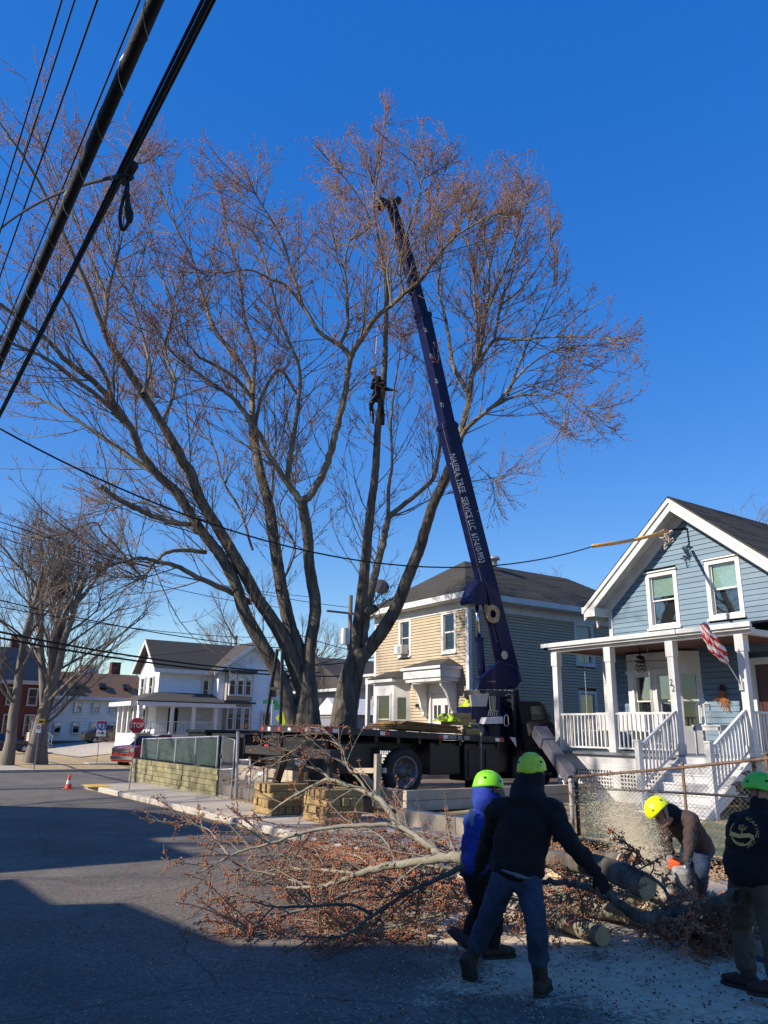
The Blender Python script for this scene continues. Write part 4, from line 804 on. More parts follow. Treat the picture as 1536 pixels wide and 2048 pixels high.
b.build('control_levers', chrome, tk)
# boom
YB = 15.95
secs = [((1024, 1368), (893, 847), .46, .36), ((897, 862), (845, 628), .38, .30), ((848, 645), (802, 470), .31, .25), ((805, 485), (781, 402), .25, .2)]
bo = []
for (pa, pb, h, w_) in secs:
    A, B = oY(*pa, YB), oY(*pb, YB); b = MB(); b.bar(A, B, w_, h, up=(0, 1, 0)) if 0 else None
    t = unit(B-A); up = unit(np.cross(np.array([0, 1., 0]), t)); hh = up*h/2; ww = np.array([0, w_/2, 0])
    b.hexa([A-hh-ww, A+hh-ww, A+hh+ww, A-hh+ww, B-hh-ww, B+hh-ww, B+hh+ww, B-hh+ww]); bo.append((b.build('boom_section', navy, tk, bevel=.012), A, B, up, t))
    for s_ in (.985,):
        c = A+(B-A)*s_; b = MB(); q = t*.06; h2, w2 = hh*1.1, ww*1.14; b.hexa([c-h2-w2-q, c+h2-w2-q, c+h2+w2-q, c-h2+w2-q, c-h2-w2+q, c+h2-w2+q, c+h2+w2+q, c-h2+w2+q]); b.build('section_collar', navy, tk, bevel=.006)
_, A, B, up, t = bo[0]
# grey strip colours in the lighter look of the boom's underside face
b = MB(); e = -up if up[0] > 0 else up
b.bar(A+e*.235+[0, -.1, 0]+t*1.2, B+e*.235+[0, -.1, 0], .05, .02, up=(0, 1, 0)); b.build('pale_underside_strip', greyst, tk)
L0 = oY(934, 1015, YB-.185); tdir = -t; udir = up if up[0] > 0 else -up
k0 = (oY(904, 908, YB-.185), oY(964, 1125, YB-.185)); ln = np.linalg.norm(k0[1]-k0[0]); 
segs = [('NAJERA TREE', 0.0, .36), ('SERVICE LLC', .40, .70), ('617-610-9953', .735, 1.0)]
for s_, t0, t1 in segs:
    q0, q1 = k0[0]+(k0[1]-k0[0])*t0, k0[0]+(k0[1]-k0[0])*t1
    o = text(s_, .31, (q0+q1)/2, unit(k0[1]-k0[0]), udir, whitep, tk, extr=.004)
    V = np.array([v.co[:] for v in o.data.vertices]); xd = unit(k0[1]-k0[0]); m0 = V.mean(0); pr = (V-m0)@xd; mid = (pr.max()+pr.min())/2; sc = np.linalg.norm(q1-q0)/(pr.max()-pr.min())
    V = V+np.outer((pr-mid)*(sc-1)-mid, xd); V = V+xd*(((q0+q1)/2-WL[tk.name]-m0)@xd); o.data.vertices.foreach_set('co', V.astype(np.float32).ravel()); o.data.update()
for s_, px in (('52', (884, 810)), ('48', (873, 762)), ('40', (862, 712)), ('34', (851, 660))):
    text(s_, .15, oY(*px, YB-.156), tdir, udir, whitep, tk, name='boom_mark')
# tip head and lifting gear
tp_ = oY(778, 404, YB)
b = MB(); b.hexa([oY(x, y, YB-.16) for x, y in ((793, 396), (768, 398), (766, 410), (790, 416))]+[oY(x, y, YB+.16) for x, y in ((793, 396), (768, 398), (766, 410), (790, 416))]); b.build('boom_head', black, tk, bevel=.01)
b = MB(); c = oY(763, 408, YB); b.lathe([(.02, -.12), (.16, -.1), (.12, 0), (.16, .1), (.02, .12)], c, (0, 1, 0), 18); c = oY(795, 402, YB); b.lathe([(.02, -.1), (.11, -.08), (.11, .08), (.02, .1)], c, (0, 1, 0), 14); b.build_each('sheave', darkst, tk)
# lift cylinder, saddle, winch drum
plate('cylinder_saddle', [(958, 1160), (943, 1200), (946, 1207), (962, 1210), (975, 1205), (970, 1165)], YB-.25, .5, navy, .01)
r0, r1, r2 = oY(953, 1205, YB), oY(958, 1275, YB), oY(964, 1352, YB)
b = MB(); b.cyl(r0, r1, .055, 14); b.build('cylinder_rod', chrome, tk, smooth=True); b = MB(); b.cyl(r1, r2, .105, 18); b.lathe([(.105, 0), (.125, .0), (.125, .1), (.105, .1)], r1, r2-r1, 18); b.build('cylinder_barrel', navy, tk)
b = MB(); dc = oY(985, 1228, YB-.24)
for k in range(7): rr = .12+.02*k; b.tube([dc+np.array([rr*math.cos(a), -.02+random.uniform(-.02, .02), rr*math.sin(a)]) for a in np.linspace(0, 2*math.pi, 24)], .014, 5)
b.tube([dc+[-.1, 0, -.1], dc+[-.28, 0, .05], dc+[-.25, 0, .22], dc+[-.1, 0, .15]], .03, 6); b.build('cable_drum', mat('gold_cable', (.35, .2, .08), .5, (.6, .45, .25), 20), tk)
b = MB(); dd = oY(1009, 1310, YB-.236); b.lathe([(0, 0), (.12, 0), (.12, .004), (0, .004)], dd, (0, -1, 0), 9); b.build('paint_scar', mat('primer', (.45, .42, .3), .7), tk)
b = MB(); b.tube([oY(x, y, YB-.3) for x, y in ((974, 1245), (983, 1290), (990, 1325))], .02, 6); b.tube([oY(x, y, YB-.33) for x, y in ((968, 1215), (978, 1262), (988, 1322))], .014, 6); b.build('hydraulic_hose', darkst, tk)
# load on the deck
def deckz(x): return 1.932+dz(x)
ms = thing('access_mat_stack', 'stack of thin brown wooden boards on the truck deck', 'boards', (11.3, 15.2, 1.85))
for k in range(8):
    z = 1.83+.022*k; w0 = random.uniform(-.12, .12); x0, x1 = 10.25+k*.06+w0, 12.3+random.uniform(-.15, .1); y0 = 14.78+random.uniform(-.03, .03)
    b = MB(); b.hexa([(x0, y0, z+.09), (x1, y0, z), (x1, y0+1.1, z), (x0, y0+1.1, z+.09), (x0, y0, z+.108), (x1, y0, z+.018), (x1, y0+1.1, z+.018), (x0, y0+1.1, z+.108)]); b.build('board', deckwood, ms)
for (x, y, z, L_, lab) in ((11.95, 15.0, 2.02, 1.0, 'upper yellowish timber block on the board stack'), (12.5, 14.85, 1.8, .55, 'short timber block beside the crane control station'), (12.3, 15.1, 2.17, .85, 'top timber block against the crane pedestal')):
    b = MB(); b.box(x, x+L_, y, y+.15, z, z+.14); b.build('timber_block', timber, label=lab, cat='timber', bevel=.008)
hv = MB(); hv_c = oY(918, 1441, 14.95)
def blobcloth(name, c, sx, sy, sz, m, seed, par=None, **kw):
    rr = np.random.default_rng(seed); n1, n2 = 22, 34; b = MB(); vs = []
    for i in range(n1+1):
        ph = math.pi/2*i/n1
        for j in range(n2):
            th = 2*math.pi*j/n2; k = 1+.16*math.sin(5*th+seed)+.1*math.sin(9*th+3*ph)+.06*math.sin(17*th+7*ph)
            vs.append((c[0]+sx*math.cos(th)*math.sin(ph)*k, c[1]+sy*math.sin(th)*math.sin(ph)*k, c[2]+sz*math.cos(ph)*(1+.35*math.sin(4*th)*math.sin(ph)+.2*math.sin(11*th))))
    fs = [(i*n2+j, (i+1)*n2+j, (i+1)*n2+(j+1) % n2, i*n2+(j+1) % n2) for i in range(n1) for j in range(n2)]
    b.add(vs, fs); return b.build(name, m, par, smooth=True, **kw)
blobcloth('safety_vest', (12.0, 14.95, 2.1), .33, .2, .16, mat('vest', (.42, .6, .02), .8, (.12, .13, .05), 5, mix=(.5, .54)), 3, label='crumpled yellow green safety vest on the deck timbers', cat='vest')
stp = MB(); stp.tube([oY(940, 1447, 14.68), oY(956, 1450, 14.66), oY(962, 1458, 14.64), oY(962, 1500, 14.64), oY(962, 1545, 14.66)], [.028]*5, 4); stp.build('cargo_strap', mat('strap_grey', (.16, .15, .13), .8), label='grey webbing strap hanging down the truck side', cat='strap')
# timber cribbing under the outriggers
def crib(cx_, cy_, n, group, who):
    c = thing('cribbing_stack', who, 'timber stack', (cx_, cy_, .15))
    for k in range(n):
        for q in ((-.33, -.16, .01, .18, .34) if k % 2 == 0 else (-.33, -.12, .1, .32)):
            ax, ay = (.46, .075) if k % 2 else (.075, .46); j = random.uniform(-.05, .05)
            X, Y = (cx_+j, cy_+q) if k % 2 else (cx_+q, cy_+j)
            b = MB(); b.box(X-ax, X+ax, Y-ay, Y+ay, .152+.15*k, .15+.148+.15*k); b.build('timber', timber, c, origin=(X, Y, .15+.15*k), bevel=.01)
crib(8.05, 15.75, 4, None, 'timber cribbing stack on the pavement nearest the chain link gate'); crib(8.3, 13.95, 4, None, 'timber cribbing stack half hidden behind the fallen branches')
br = thing('timber_trestle', 'weathered timber post and cross arm beside the truck rear', 'trestle', (9.0, 13.6, .3)); X_ = 9.1
b = MB(); b.bar(oX(753, 1612, X_), oX(756, 1508, X_), .12, .1); b.build('post', greytim, br); b = MB(); b.bar(oX(708, 1541, X_+.13), oX(770, 1541, X_+.13), .09, .1); b.build('cross_arm', greytim, br); b = MB(); b.bar(oX(724, 1545, X_+.13), oX(753, 1578, X_+.02), .07, .07); b.build('brace', greytim, br)
# ------------------------------------------------------------------ fences, gate
def linkmesh(P00, P10, P11, P01, pitch, r, name, m, parent):
    P00, P10, P11, P01 = [np.array(p, float) for p in (P00, P10, P11, P01)]; Lw = np.linalg.norm(P10-P00); H = max(np.linalg.norm(P01-P00), np.linalg.norm(P11-P10))
    seg = []; 
    for sgn in (1, -1):
        k = -int(H/pitch)-2
        while k*pitch < Lw+H:
            u0 = k*pitch; 
            # line u = u0 + sgn*v
            va, vb = 0., H
            pts = []
            for v in (va, vb): pts.append((u0+(v if sgn > 0 else H-v), v))
            (ua, v1), (ub, v2) = pts
            d = ub-ua; ts = [0., 1.]
            lo, hi = sorted(((0-ua)/d, (Lw-ua)/d)); lo = max(lo, 0); hi = min(hi, 1)
            if hi-lo > .01: seg.append(((ua+d*lo, v1+(v2-v1)*lo), (ua+d*hi, v1+(v2-v1)*hi)))
            k += 1
    def W_(u, v): s = u/Lw; t = v/H; return (P00*(1-s)+P10*s)*(1-t)+(P01*(1-s)+P11*s)*t
    n3 = unit(np.cross(P10-P00, P01-P00)); A = []
    for (a, b_) in seg:
        pa, pb = W_(*a), W_(*b_); n = max(2, int(np.linalg.norm(pb-pa)/(pitch*.707))); 
        A.append(np.stack([pa+(pb-pa)*0, (pa+pb)/2, pb]))
    A = np.array(A); V, F = batch_tubes(A, np.full(A.shape[:2], r), 3); return np_mesh(name, V, F, m, parent, 'stuff')
fnc = thing('chain_link_fence', 'rusty chain link fence in front of the blue house yard', 'fence', (9.95, 7.5, .2)); X_ = 9.95
rail_ = [oX(x, y, X_) for x, y in ((1148, 1553), (1250, 1545), (1365, 1535), (1450, 1526), (1536, 1517), (1640, 1508))]
mid_ = [oX(x, y, X_) for x, y in ((1148, 1576), (1250, 1580), (1365, 1586), (1480, 1593), (1640, 1601))]
b = MB(); b.tube(rail_, .021, 8); b.build('top_rail', rust, fnc, smooth=True); b = MB(); b.tube(mid_, .017, 8); b.build('middle_rail', black, fnc, smooth=True)
for (px, pt, w_, m_) in ((1152, 1550, .032, black), (1365, 1535, .022, rust), (1532, 1517, .022, rust)):
    q = oX(px, pt, X_+.01); b = MB(); b.cyl((q[0], q[1], .15), (q[0], q[1], q[2]+.04), w_, 10); b.ball((q[0], q[1], q[2]+.05), w_*1.3, 8, 5); b.build('post', m_, fnc, smooth=True)
q0, q1 = rail_[0], rail_[-1]; linkmesh((X_, q0[1], .2), (X_, q1[1], .2), q1, q0, .075, .0026, 'chain_link_mesh', mat('weathered_wire', (.13, .12, .11), .6, metal=.3), fnc)
q = oX(1141, 1562, 9.85); b = MB(); b.tube([(q[0], q[1], .15), (q[0], q[1], q[2]-.2), (q[0], q[1]+.005, q[2])], .034, 12); b.ball((q[0], q[1], q[2]), .045, 8, 5); b.lathe([(.034, 0), (.045, 0), (.045, .03), (.034, .03)], (q[0], q[1], .75), (0, 0, 1), 12); b.build('bollard_pipe', mat('pipe_paint', (.5, .46, .4), .7, (.22, .12, .08), 7, .2, 30, mix=(.55, .62)), label='scuffed white pipe post with rust at the fence end', cat='post', smooth=True)
gn = MB(); n = 60; y0, y1 = 9.0, 5.4
for i in range(n):
    for j in range(12):
        def q(i, j): y = y0+(y1-y0)*i/n; top = .92-.22*math.sin(i/n*math.pi)**2+.05*math.sin(i*.9); return (X_+.05+.03*math.sin(i*1.3+j)+.02*math.sin(j*2.1), y, .18+(top-.18)*j/12)
        gn.add([q(i, j), q(i+1, j), q(i+1, j+1), q(i, j+1)], [(0, 1, 2, 3)])
gn.build('debris_netting', mat('faded_green_net', (.02, .075, .055), .9, (.05, .11, .08), 20, alpha=.55), label='sagging dark green netting tied along the lower chain link fence', cat='netting', smooth=True)
# corner lot fence with green windscreen and gates
cf = thing('green_screened_fence', 'chain link fence with green windscreen on the timber wall', 'fence', (8.8, 23.7, .8)); X_ = 8.8
tl, tr_ = oX(286, 1478, X_), oX(437, 1473, X_); yA, yB = tl[1], tr_[1]
b = MB(); b.tube([tl, tr_], .022, 8); b.build('top_rail', steel, cf)
for yy in np.linspace(yA, yB, 5): b = MB(); zt = tl[2]+(tr_[2]-tl[2])*(yy-yA)/(yB-yA); b.cyl((X_, yy, .5), (X_, yy, zt+.03), .025, 8); b.build('post', steel, cf)
linkmesh((X_, yA, .82), (X_, yB, .84), tr_, tl, .09, .0022, 'chain_link_mesh', steel, cf)
gn = MB()
for i in range(60):
    for j in range(8):
        def q(i, j): s = i/60; y = yA+(yB-yA)*s; zt = tl[2]-.05+(tr_[2]-tl[2])*s; z = .85+(zt-.85)*(j/8); return (X_+.05+.03*math.sin(j*2.2+i*.4)*(1 if s < .45 else .3)+.015*math.sin(i), y+.1*(z-1), z)
        gn.add([q(i, j), q(i+1, j), q(i+1, j+1), q(i, j+1)], [(0, 1, 2, 3)])
gn.build('windscreen', greennet, cf, smooth=True)
gt_ = thing('chain_link_gate', 'tall narrow galvanised chain link gate left of the truck', 'gate', (8.5, 19.9, .15)); X_ = 8.5
g_ = lambda x, y: oX(x, y, X_)
b = MB(); fr = [g_(438, 1592), g_(446, 1472), g_(470, 1480), g_(462, 1596), g_(438, 1592)]; b.tube(fr, .025, 8); b.tube([g_(442, 1539), g_(467, 1538)], .02, 8); b.build('frame', steel, gt_, smooth=True)
b = MB(); b.cyl(g_(471, 1598), g_(476, 1466), .04, 10); b.ball(g_(476, 1466), .05, 8, 5); b.build('gate_post', steel, gt_); b = MB(); b.box(8.46, 8.5, g_(443, 1513)[1]-.03, g_(443, 1513)[1]+.03, 1.1, 1.2); b.build('latch', darkst, gt_)
linkmesh(g_(438, 1592), g_(462, 1596), g_(470, 1480), g_(446, 1472), .08, .0032, 'chain_link_mesh', steel, gt_)
g2_ = thing('low_chain_link_panel', 'short chain link panel and gate between the tall gate and the timber stack', 'fence', (8.6, 18.6, .15)); X_ = 8.55
b = MB()
for (x0, y0, x1, y1) in ((497, 1605, 501, 1518), (524, 1582, 527, 1532), (501, 1534, 526, 1546), (476, 1520, 501, 1520)): b.tube([g_(x0, y0), g_(x1, y1)], .022, 8)
b.build('frame', steel, g2_, smooth=True); linkmesh(g_(472, 1592), g_(497, 1600), g_(501, 1520), g_(476, 1520), .08, .0032, 'chain_link_mesh', steel, g2_); linkmesh(g_(497, 1600), g_(524, 1582), g_(527, 1545), g_(501, 1534), .08, .0032, 'chain_link_mesh', steel, g2_)
b = MB(); q = g_(522, 1545); b.box(q[0]-.03, q[0]-.02, q[1]-.1, q[1]+.1, q[2]-.07, q[2]+.07); b.build('gate_tag', whitep, g2_)
b = MB(); b.box(8.9, 9.0, 14.2, 19.6, .42, .9) if 0 else None
bk = thing('yard_timber_edging', 'dark timber edging behind the chain link panels', 'edging', (9.4, 19, .4)); 
for k in range(3): b = MB(); b.box(9.3, 9.45, 17.3, 21.0, .42+.16*k, .42+.155+.16*k); b.build('timber', greytim, bk)
b = MB(); b.box(10.2, 13.2, 25.6, 27.3, .42, 1.72); b.box(10.1, 13.3, 25.5, 27.4, 1.72, 1.82)
b.build('dumpster', black, label='black open dumpster behind the green screened fence', cat='dumpster', bevel=.02)
b = MB(); b.box(9.6, 12, 21.2, 23.6, 1.62, 1.72); [b.box(x, x+.08, y, y+.08, .42, 1.62) for x in (9.65, 11.9) for y in (21.25, 23.5)]; b.build('carport_frame', black, label='low black flat canopy frame behind the gate', cat='canopy')
b = MB(); b.box(9.15, 9.55, 23.2, 23.75, .55, .98); b.build('stone_block', granite, label='pale stone block against the green windscreen', cat='stone block', bevel=.04)
# ------------------------------------------------------------------ signs, cone
def octagon(c, r, n_, t_):
    a, b_ = n_[0], n_[1]; return [np.array(c)+r*(a*math.cos(math.pi/8+k*math.pi/4)+b_*math.sin(math.pi/8+k*math.pi/4)) for k in range(8)]
sp = thing('stop_sign', 'red octagonal STOP sign on a leaning steel post', 'stop sign', tuple(oz(258, 1580, .15)))
p0 = oz(258, 1580, .15); Rb = math.hypot(p0[0], p0[1]); ctr = oR(274, 1451, Rb-.1); p1 = ctr+np.array([0.02, 0, .33])
b = MB(); b.bar(p0, oR(276, 1436, Rb), .05, .03); b.build('post', steel, sp)
vd = unit(np.array([ctr[0], ctr[1], 0])); rt = np.array([vd[1], -vd[0], 0]); upv = np.array([0, 0, 1.])
b = MB(); b.prism(octagon(ctr, .238, (rt, upv), 0), -vd*.006); b.build('sign_face', whiteref, sp); b = MB(); b.prism(octagon(ctr-vd*.007, .222, (rt, upv), 0), -vd*.003); b.build('sign_field', mat('stop_red', (.42, .012, .02), .4), sp)
text('STOP', .2, ctr-vd*.012, rt, upv, whiteref, sp, squeeze=.8, extr=.002)
is_ = thing('interstate_sign', 'blue interstate 93 shield above a white arrow plate', 'road sign', tuple(oz(193, 1530, -.4))); p0 = oz(193, 1530, -.4); Rb = math.hypot(p0[0], p0[1])
b = MB(); b.bar(p0, oR(202, 1442, Rb), .06, .04); b.build('post', steel, is_)
c = oR(203, 1451, Rb-.12); vd = unit(np.array([c[0], c[1], 0])); rt = np.array([vd[1], -vd[0], 0])
sh = [(-.29, .3), (-.15, .26), (0, .3), (.15, .26), (.29, .3), (.33, .12), (.3, -.08), (.18, -.24), (0, -.33), (-.18, -.24), (-.3, -.08), (-.33, .12)]
b = MB(); b.prism([c+rt*x*1.04+upv*y*1.04 for x, y in sh], -vd*.01); b.build('shield_edge', whiteref, is_); b = MB(); b.prism([c-vd*.012+rt*x*.94+upv*y*.94 for x, y in sh], -vd*.004); b.build('shield', signblue, is_)
b = MB(); b.prism([c-vd*.018+rt*x*.93+upv*y*.93 for x, y in ((-.29, .3), (-.15, .26), (0, .3), (.15, .26), (.29, .3), (.31, .17), (-.31, .17))], -vd*.003); b.build('shield_crown', mat('stop_red', (.42, .012, .02), .4), is_)
text('93', .42, c-vd*.022+upv*(-.05), rt, upv, whiteref, is_, extr=.002)
c = oR(202, 1466, Rb-.12); b = MB(); b.prism([c+rt*x+upv*y for x, y in ((-.28, -.19), (.28, -.19), (.28, .19), (-.28, .19))], -vd*.01); b.build('arrow_plate', whiteref, is_)
b = MB(); b.prism([c-vd*.012+rt*x+upv*y for x, y in ((-.2, -.03), (.05, -.03), (.05, -.1), (.2, 0), (.05, .1), (.05, .03), (-.2, .03))], -vd*.003); b.build('arrow', black, is_)
ys_ = thing('yellow_plate_sign', 'leaning grey post with small yellow plate by the lawn trees', 'sign post', tuple(oz(68, 1540, -.4))); p0 = oz(68, 1540, -.4); Rb = math.hypot(p0[0], p0[1])
b = MB(); b.bar(p0, oR(80, 1440, Rb), .09, .06); b.build('post', steel, ys_); c = oR(83, 1443, Rb-.1); b = MB(); b.prism([c+rt*x+upv*y for x, y in ((-.17, -.14), (.17, -.14), (.17, .14), (-.17, .14))], -vd*.01); b.build('yellow_plate', yellowp, ys_); b = MB(); b.prism([c-vd*.012+rt*x+upv*y for x, y in ((-.12, -.06), (.12, -.06), (.12, .04), (-.12, .04))], -vd*.004); b.build('plate_print', black, ys_)
c = oR(77, 1457, Rb-.1); b = MB(); b.prism([c+rt*x+upv*y for x, y in ((-.13, -.22), (.13, -.22), (.13, .22), (-.13, .22))], -vd*.01); b.build('white_plate', whiteref, ys_); b = MB(); b.lathe([(.05, 0), (.1, 0), (.1, .004), (.05, .004)], c-vd*.012+upv*.06, -vd, 14); b.build('red_ring', redref, ys_)
gs = thing('street_name_sign', 'green street name plates on a post behind the truck rack', 'street sign', (18.5, 40, -.5)); c = oR(545, 1404, 42); vd = unit(np.array([c[0], c[1], 0])); rt = np.array([vd[1], -vd[0], 0])
b = MB(); b.cyl((c[0], c[1], -.5), c+[0, 0, .1], .035, 8); b.build('post', steel, gs); b = MB(); b.prism([c+rt*x+upv*y for x, y in ((-.5, -.1), (.3, -.1), (.3, .1), (-.5, .1))], -vd*.02); b.build('name_plate', signgreen, gs)
b = MB(); b.prism([c+rt*.1-upv*.1, c+rt*.75-upv*.1, c+rt*.75-upv*.4, c+rt*.1-upv*.4], -vd*.02); b.build('lower_plate', signgreen, gs); b = MB(); b.prism([c+rt*x-upv*y for x, y in ((.2, .8), (.55, .35), (.9, .8), (.55, 1.3))], -vd*.02); b.build('yellow_diamond', signyel, gs)
cn = thing('traffic_cone', 'orange traffic cone with white collar on the road', 'traffic cone', tuple(oz(136, 1578, 0))); c = oz(136, 1578, 0)
b = MB(); b.box(c[0]-.14, c[0]+.14, c[1]-.14, c[1]+.14, .0, .025); b.build('base', orange, cn, bevel=.006); b = MB(); b.lathe([(.105, .02), (.06, .24), (.03, .40), (.022, .44), (.0, .44)], c, (0, 0, 1), 20); b.build('cone', orange, cn, smooth=True)
b = MB(); b.lathe([(.079, .15), (.047, .305)], c, (0, 0, 1), 20); b.build('white_collar', whiteref, cn, smooth=True)
# ------------------------------------------------------------------ vehicles
def car(name, label, loc, yaw, L_, Wd, H, paint, pickup=False):
    """side profile extruded, nose towards +x before rotation"""
    c = thing(name, label, 'pickup truck' if pickup else 'car', (0, 0, 0)); h = H
    if pickup: prof = [(0, .38), (0, .62*h), (.05, .66*h), (.24, .69*h), (.34, .96*h), (.40, h), (.56, h), (.60, .66*h), (1, .66*h), (1, .38)]
    else: prof = [(0, .25), (0, .5*h), (.04, .58*h), (.22, .64*h), (.36, .93*h), (.45, h), (.70, .98*h), (.86, .68*h), (.98, .62*h), (1, .5*h), (1, .25)]
    P_ = lambda s, z, y: (L_/2-s*L_, y, z)
    b = MB(); hw = Wd/2
    n = len(prof); vs = []
    for sd in (-1, 1):
        for s_, z in prof: k = 1 if z < .7*h else .82; vs.append(P_(s_, z, sd*hw*k))
    fs = [tuple(range(n)), tuple(range(n, 2*n))[::-1]]+[(i, n+i, n+(i+1) % n, (i+1) % n) for i in range(n)]
    b.add(vs, fs); b.build('body', paint, c, bevel=.05)
    b = MB(); zt = .95*h; zb_ = .69*h
    for sd in (-1, 1):
        q = [(.29, zb_+.02), (.355, zt), (.54, zt), (.555, zb_+.02)] if pickup else [(.26, zb_), (.38, zt-.02), (.69, zt-.03), (.82, zb_)]
        b.add([P_(s_, z, sd*(hw*(.92 if z < .8*h else .84)+.0)) for s_, z in q], [(0, 1, 2, 3)])
    b.build('side_glass', interior, c)
    b = MB(); s0, s1 = (.245, .335) if pickup else (.23, .355); b.hexa([P_(s0, .71*h, -hw*.78), P_(s0, .71*h, hw*.78), P_(s1, .94*h, hw*.68), P_(s1, .94*h, -hw*.68)]+[tuple(np.array(p)+[.03, 0, .02]) for p in (P_(s0, .71*h, -hw*.78), P_(s0, .71*h, hw*.78), P_(s1, .94*h, hw*.68), P_(s1, .94*h, -hw*.68))]); b.build('windscreen', interior, c)
    for s_ in (.17, .8):
        for sd in (-1, 1):
            r_ = .40 if pickup else .32; x, y_, _ = P_(s_, 0, sd*hw*.93); b = MB(); b.lathe([(.2, -.1), (r_*.93, -.11), (r_, -.07), (r_, .07), (r_*.93, .11), (.2, .1)], (x, y_, r_), (0, 1, 0), 24); w = b.build('wheel', blackrub, c, origin=(x, y_, r_)); b = MB(); b.lathe([(r_*.62, -.1), (r_*.55, -.06), (0, -.08), (0, .08), (r_*.55, .06), (r_*.62, .1)], (x, y_, r_), (0, 1, 0), 16); b.build('rim', steel, w, origin=(x, y_, r_))
    x0 = L_/2
    for sd in (-1, 1): b = MB(); y0, y1 = sorted((sd*hw*.6, sd*hw*.97)); b.box(x0-.1, x0+.02, y0, y1, .50*h, .60*h); b.build('headlight', chrome, c, bevel=.01)
    b = MB(); b.box(x0-.05, x0+.04, -hw*.58, hw*.58, .44*h, .60*h); g = b.build('grille', chrome if pickup else black, c, bevel=.01)
    b = MB(); b.box(x0-.05, x0+.10, -hw*.97, hw*.97, .26*h, .37*h); b.build('bumper', chrome if pickup else black, c, bevel=.03)
    if pickup: b = MB(); [b.box(x0+.041, x0+.05, -hw*.55, hw*.55, z, z+.05) for z in (.46*h, .54*h)]; b.build('grille_bars', black, g)
    c.location = loc; c.rotation_euler = (0, 0, yaw); return c
puc = oz(255, 1534, -.5)
car('pickup_truck', 'red pickup truck with chrome grille stopped on the cross street', (puc[0]+1.5, puc[1]-.9, -.5), math.pi+math.radians(24), 5.4, 2.0, 1.95, redp, True)
navyc = mat('car_navy', (.01, .015, .05), .25, coat=.6); darkc = mat('car_dark', (.015, .016, .022), .25, coat=.6)
car('parked_car', 'dark car seen through the chain link panel behind the gate', (21.5, 41.0, -.5), math.radians(8), 4.7, 1.85, 1.6, darkc)
car('parked_car', 'dark blue car at the left edge behind the lawn trees', (11.0, 70.5, -.2), 0, 4.6, 1.8, 1.45, navyc); q = oR(176, 1489, 82)
car('parked_suv', 'black sport utility vehicle parked beside the tan building', (q[0]+1.8, q[1], .35), 0, 4.8, 1.9, 1.7, darkc)
# ------------------------------------------------------------------ trees
def catmull(P, sub):
    P = np.array(P, float); n = len(P); Q = np.vstack([2*P[0]-P[1], P, 2*P[-1]-P[-2]]); out = []
    for i in range(n-1):
        p0, p1, p2, p3 = Q[i:i+4]
        for k in range(sub):
            t = k/sub; out.append(.5*((2*p1)+(-p0+p2)*t+(2*p0-5*p1+4*p2-p3)*t*t+(-p0+3*p1-3*p2+p3)*t**3))
    out.append(P[-1]); return np.array(out)
def nrm(v): return v/np.maximum(np.linalg.norm(v, axis=-1, keepdims=True), 1e-9)
def spawn(P, nper, L0, L1, spread, up, K, wob, tmin=.12, rng=RNG, taperL=.45, bend=.06):
    """P (T,k,3) parents -> children (M,K,3)"""
    T, k, _ = P.shape; idx = np.repeat(np.arange(T), nper); M = len(idx)
    if M == 0: return np.zeros((0, K, 3))
    t = tmin+(1-tmin)*rng.random(M); f = t*(k-1); i = np.minimum(f.astype(int), k-2); w = (f-i)[:, None]
    pos = P[idx, i]*(1-w)+P[idx, i+1]*w; tan = nrm(P[idx, i+1]-P[idx, i])
    r = rng.normal(size=(M, 3)); perp = nrm(r-tan*(r*tan).sum(1, keepdims=True))
    d = nrm(tan+perp*spread*(.6+.8*rng.random((M, 1)))+np.array([0, 0, up])); L = (L0+(L1-L0)*rng.random(M))*(1-taperL*t)
    C = np.empty((M, K, 3)); C[:, 0] = pos; st = (L/(K-1))[:, None]
    for j in range(1, K):
        C[:, j] = C[:, j-1]+d*st; d = nrm(d+np.array([0, 0, bend])+rng.normal(size=(M, 3))*wob)
    return C
def taper(C, r0, r1): return np.broadcast_to(np.linspace(r0, r1, C.shape[1]), C.shape[:2]).copy()
def put(name, C, R, n, m, parent):
    if len(C) == 0: return
    V, F = batch_tubes(C, R, n); return np_mesh(name, V, F, m, parent, 'stuff')
def bud_points(C, per, rng=RNG):
    T, K, _ = C.shape; t = rng.random((T, per))**.7; f = t*(K-1); i = np.minimum(f.astype(int), K-2); w = (f-i)[..., None]; ar = np.arange(T)[:, None]
    p = C[ar, i]*(1-w)+C[ar, i+1]*w; d = nrm(C[ar, i+1]-C[ar, i])+rng.normal(size=p.shape)*.45
    return p.reshape(-1, 3), d.reshape(-1, 3)
def rough_tube(P, R, n=14, amp=.07, seed=0):
    rng = np.random.default_rng(seed); K = len(P); V, F = batch_tubes(P[None], R[None], n); V = V.reshape(K, n, 3); ph = rng.random(6)*6.28
    th = np.arange(n)*2*math.pi/n; s = np.arange(K)[:, None]
    k = 1+amp*(np.sin(3*th+ph[0]+s*.13)*.6+np.sin(5*th+ph[1]-s*.17)*.6+rng.normal(size=(K, n))*(.15 if n >= 40 else .3))
    if n >= 40: k = k+.05*(np.abs(np.sin(6.5*th+ph[2]+.25*np.sin(s*.8)+rng.normal(size=(K, 1)).cumsum(0)*.05))-.6)+.03*np.sin(15*th+ph[3]+s*.1)
    V = P[:, None]+(V-P[:, None])*k[..., None]; return V.reshape(-1, 3), F
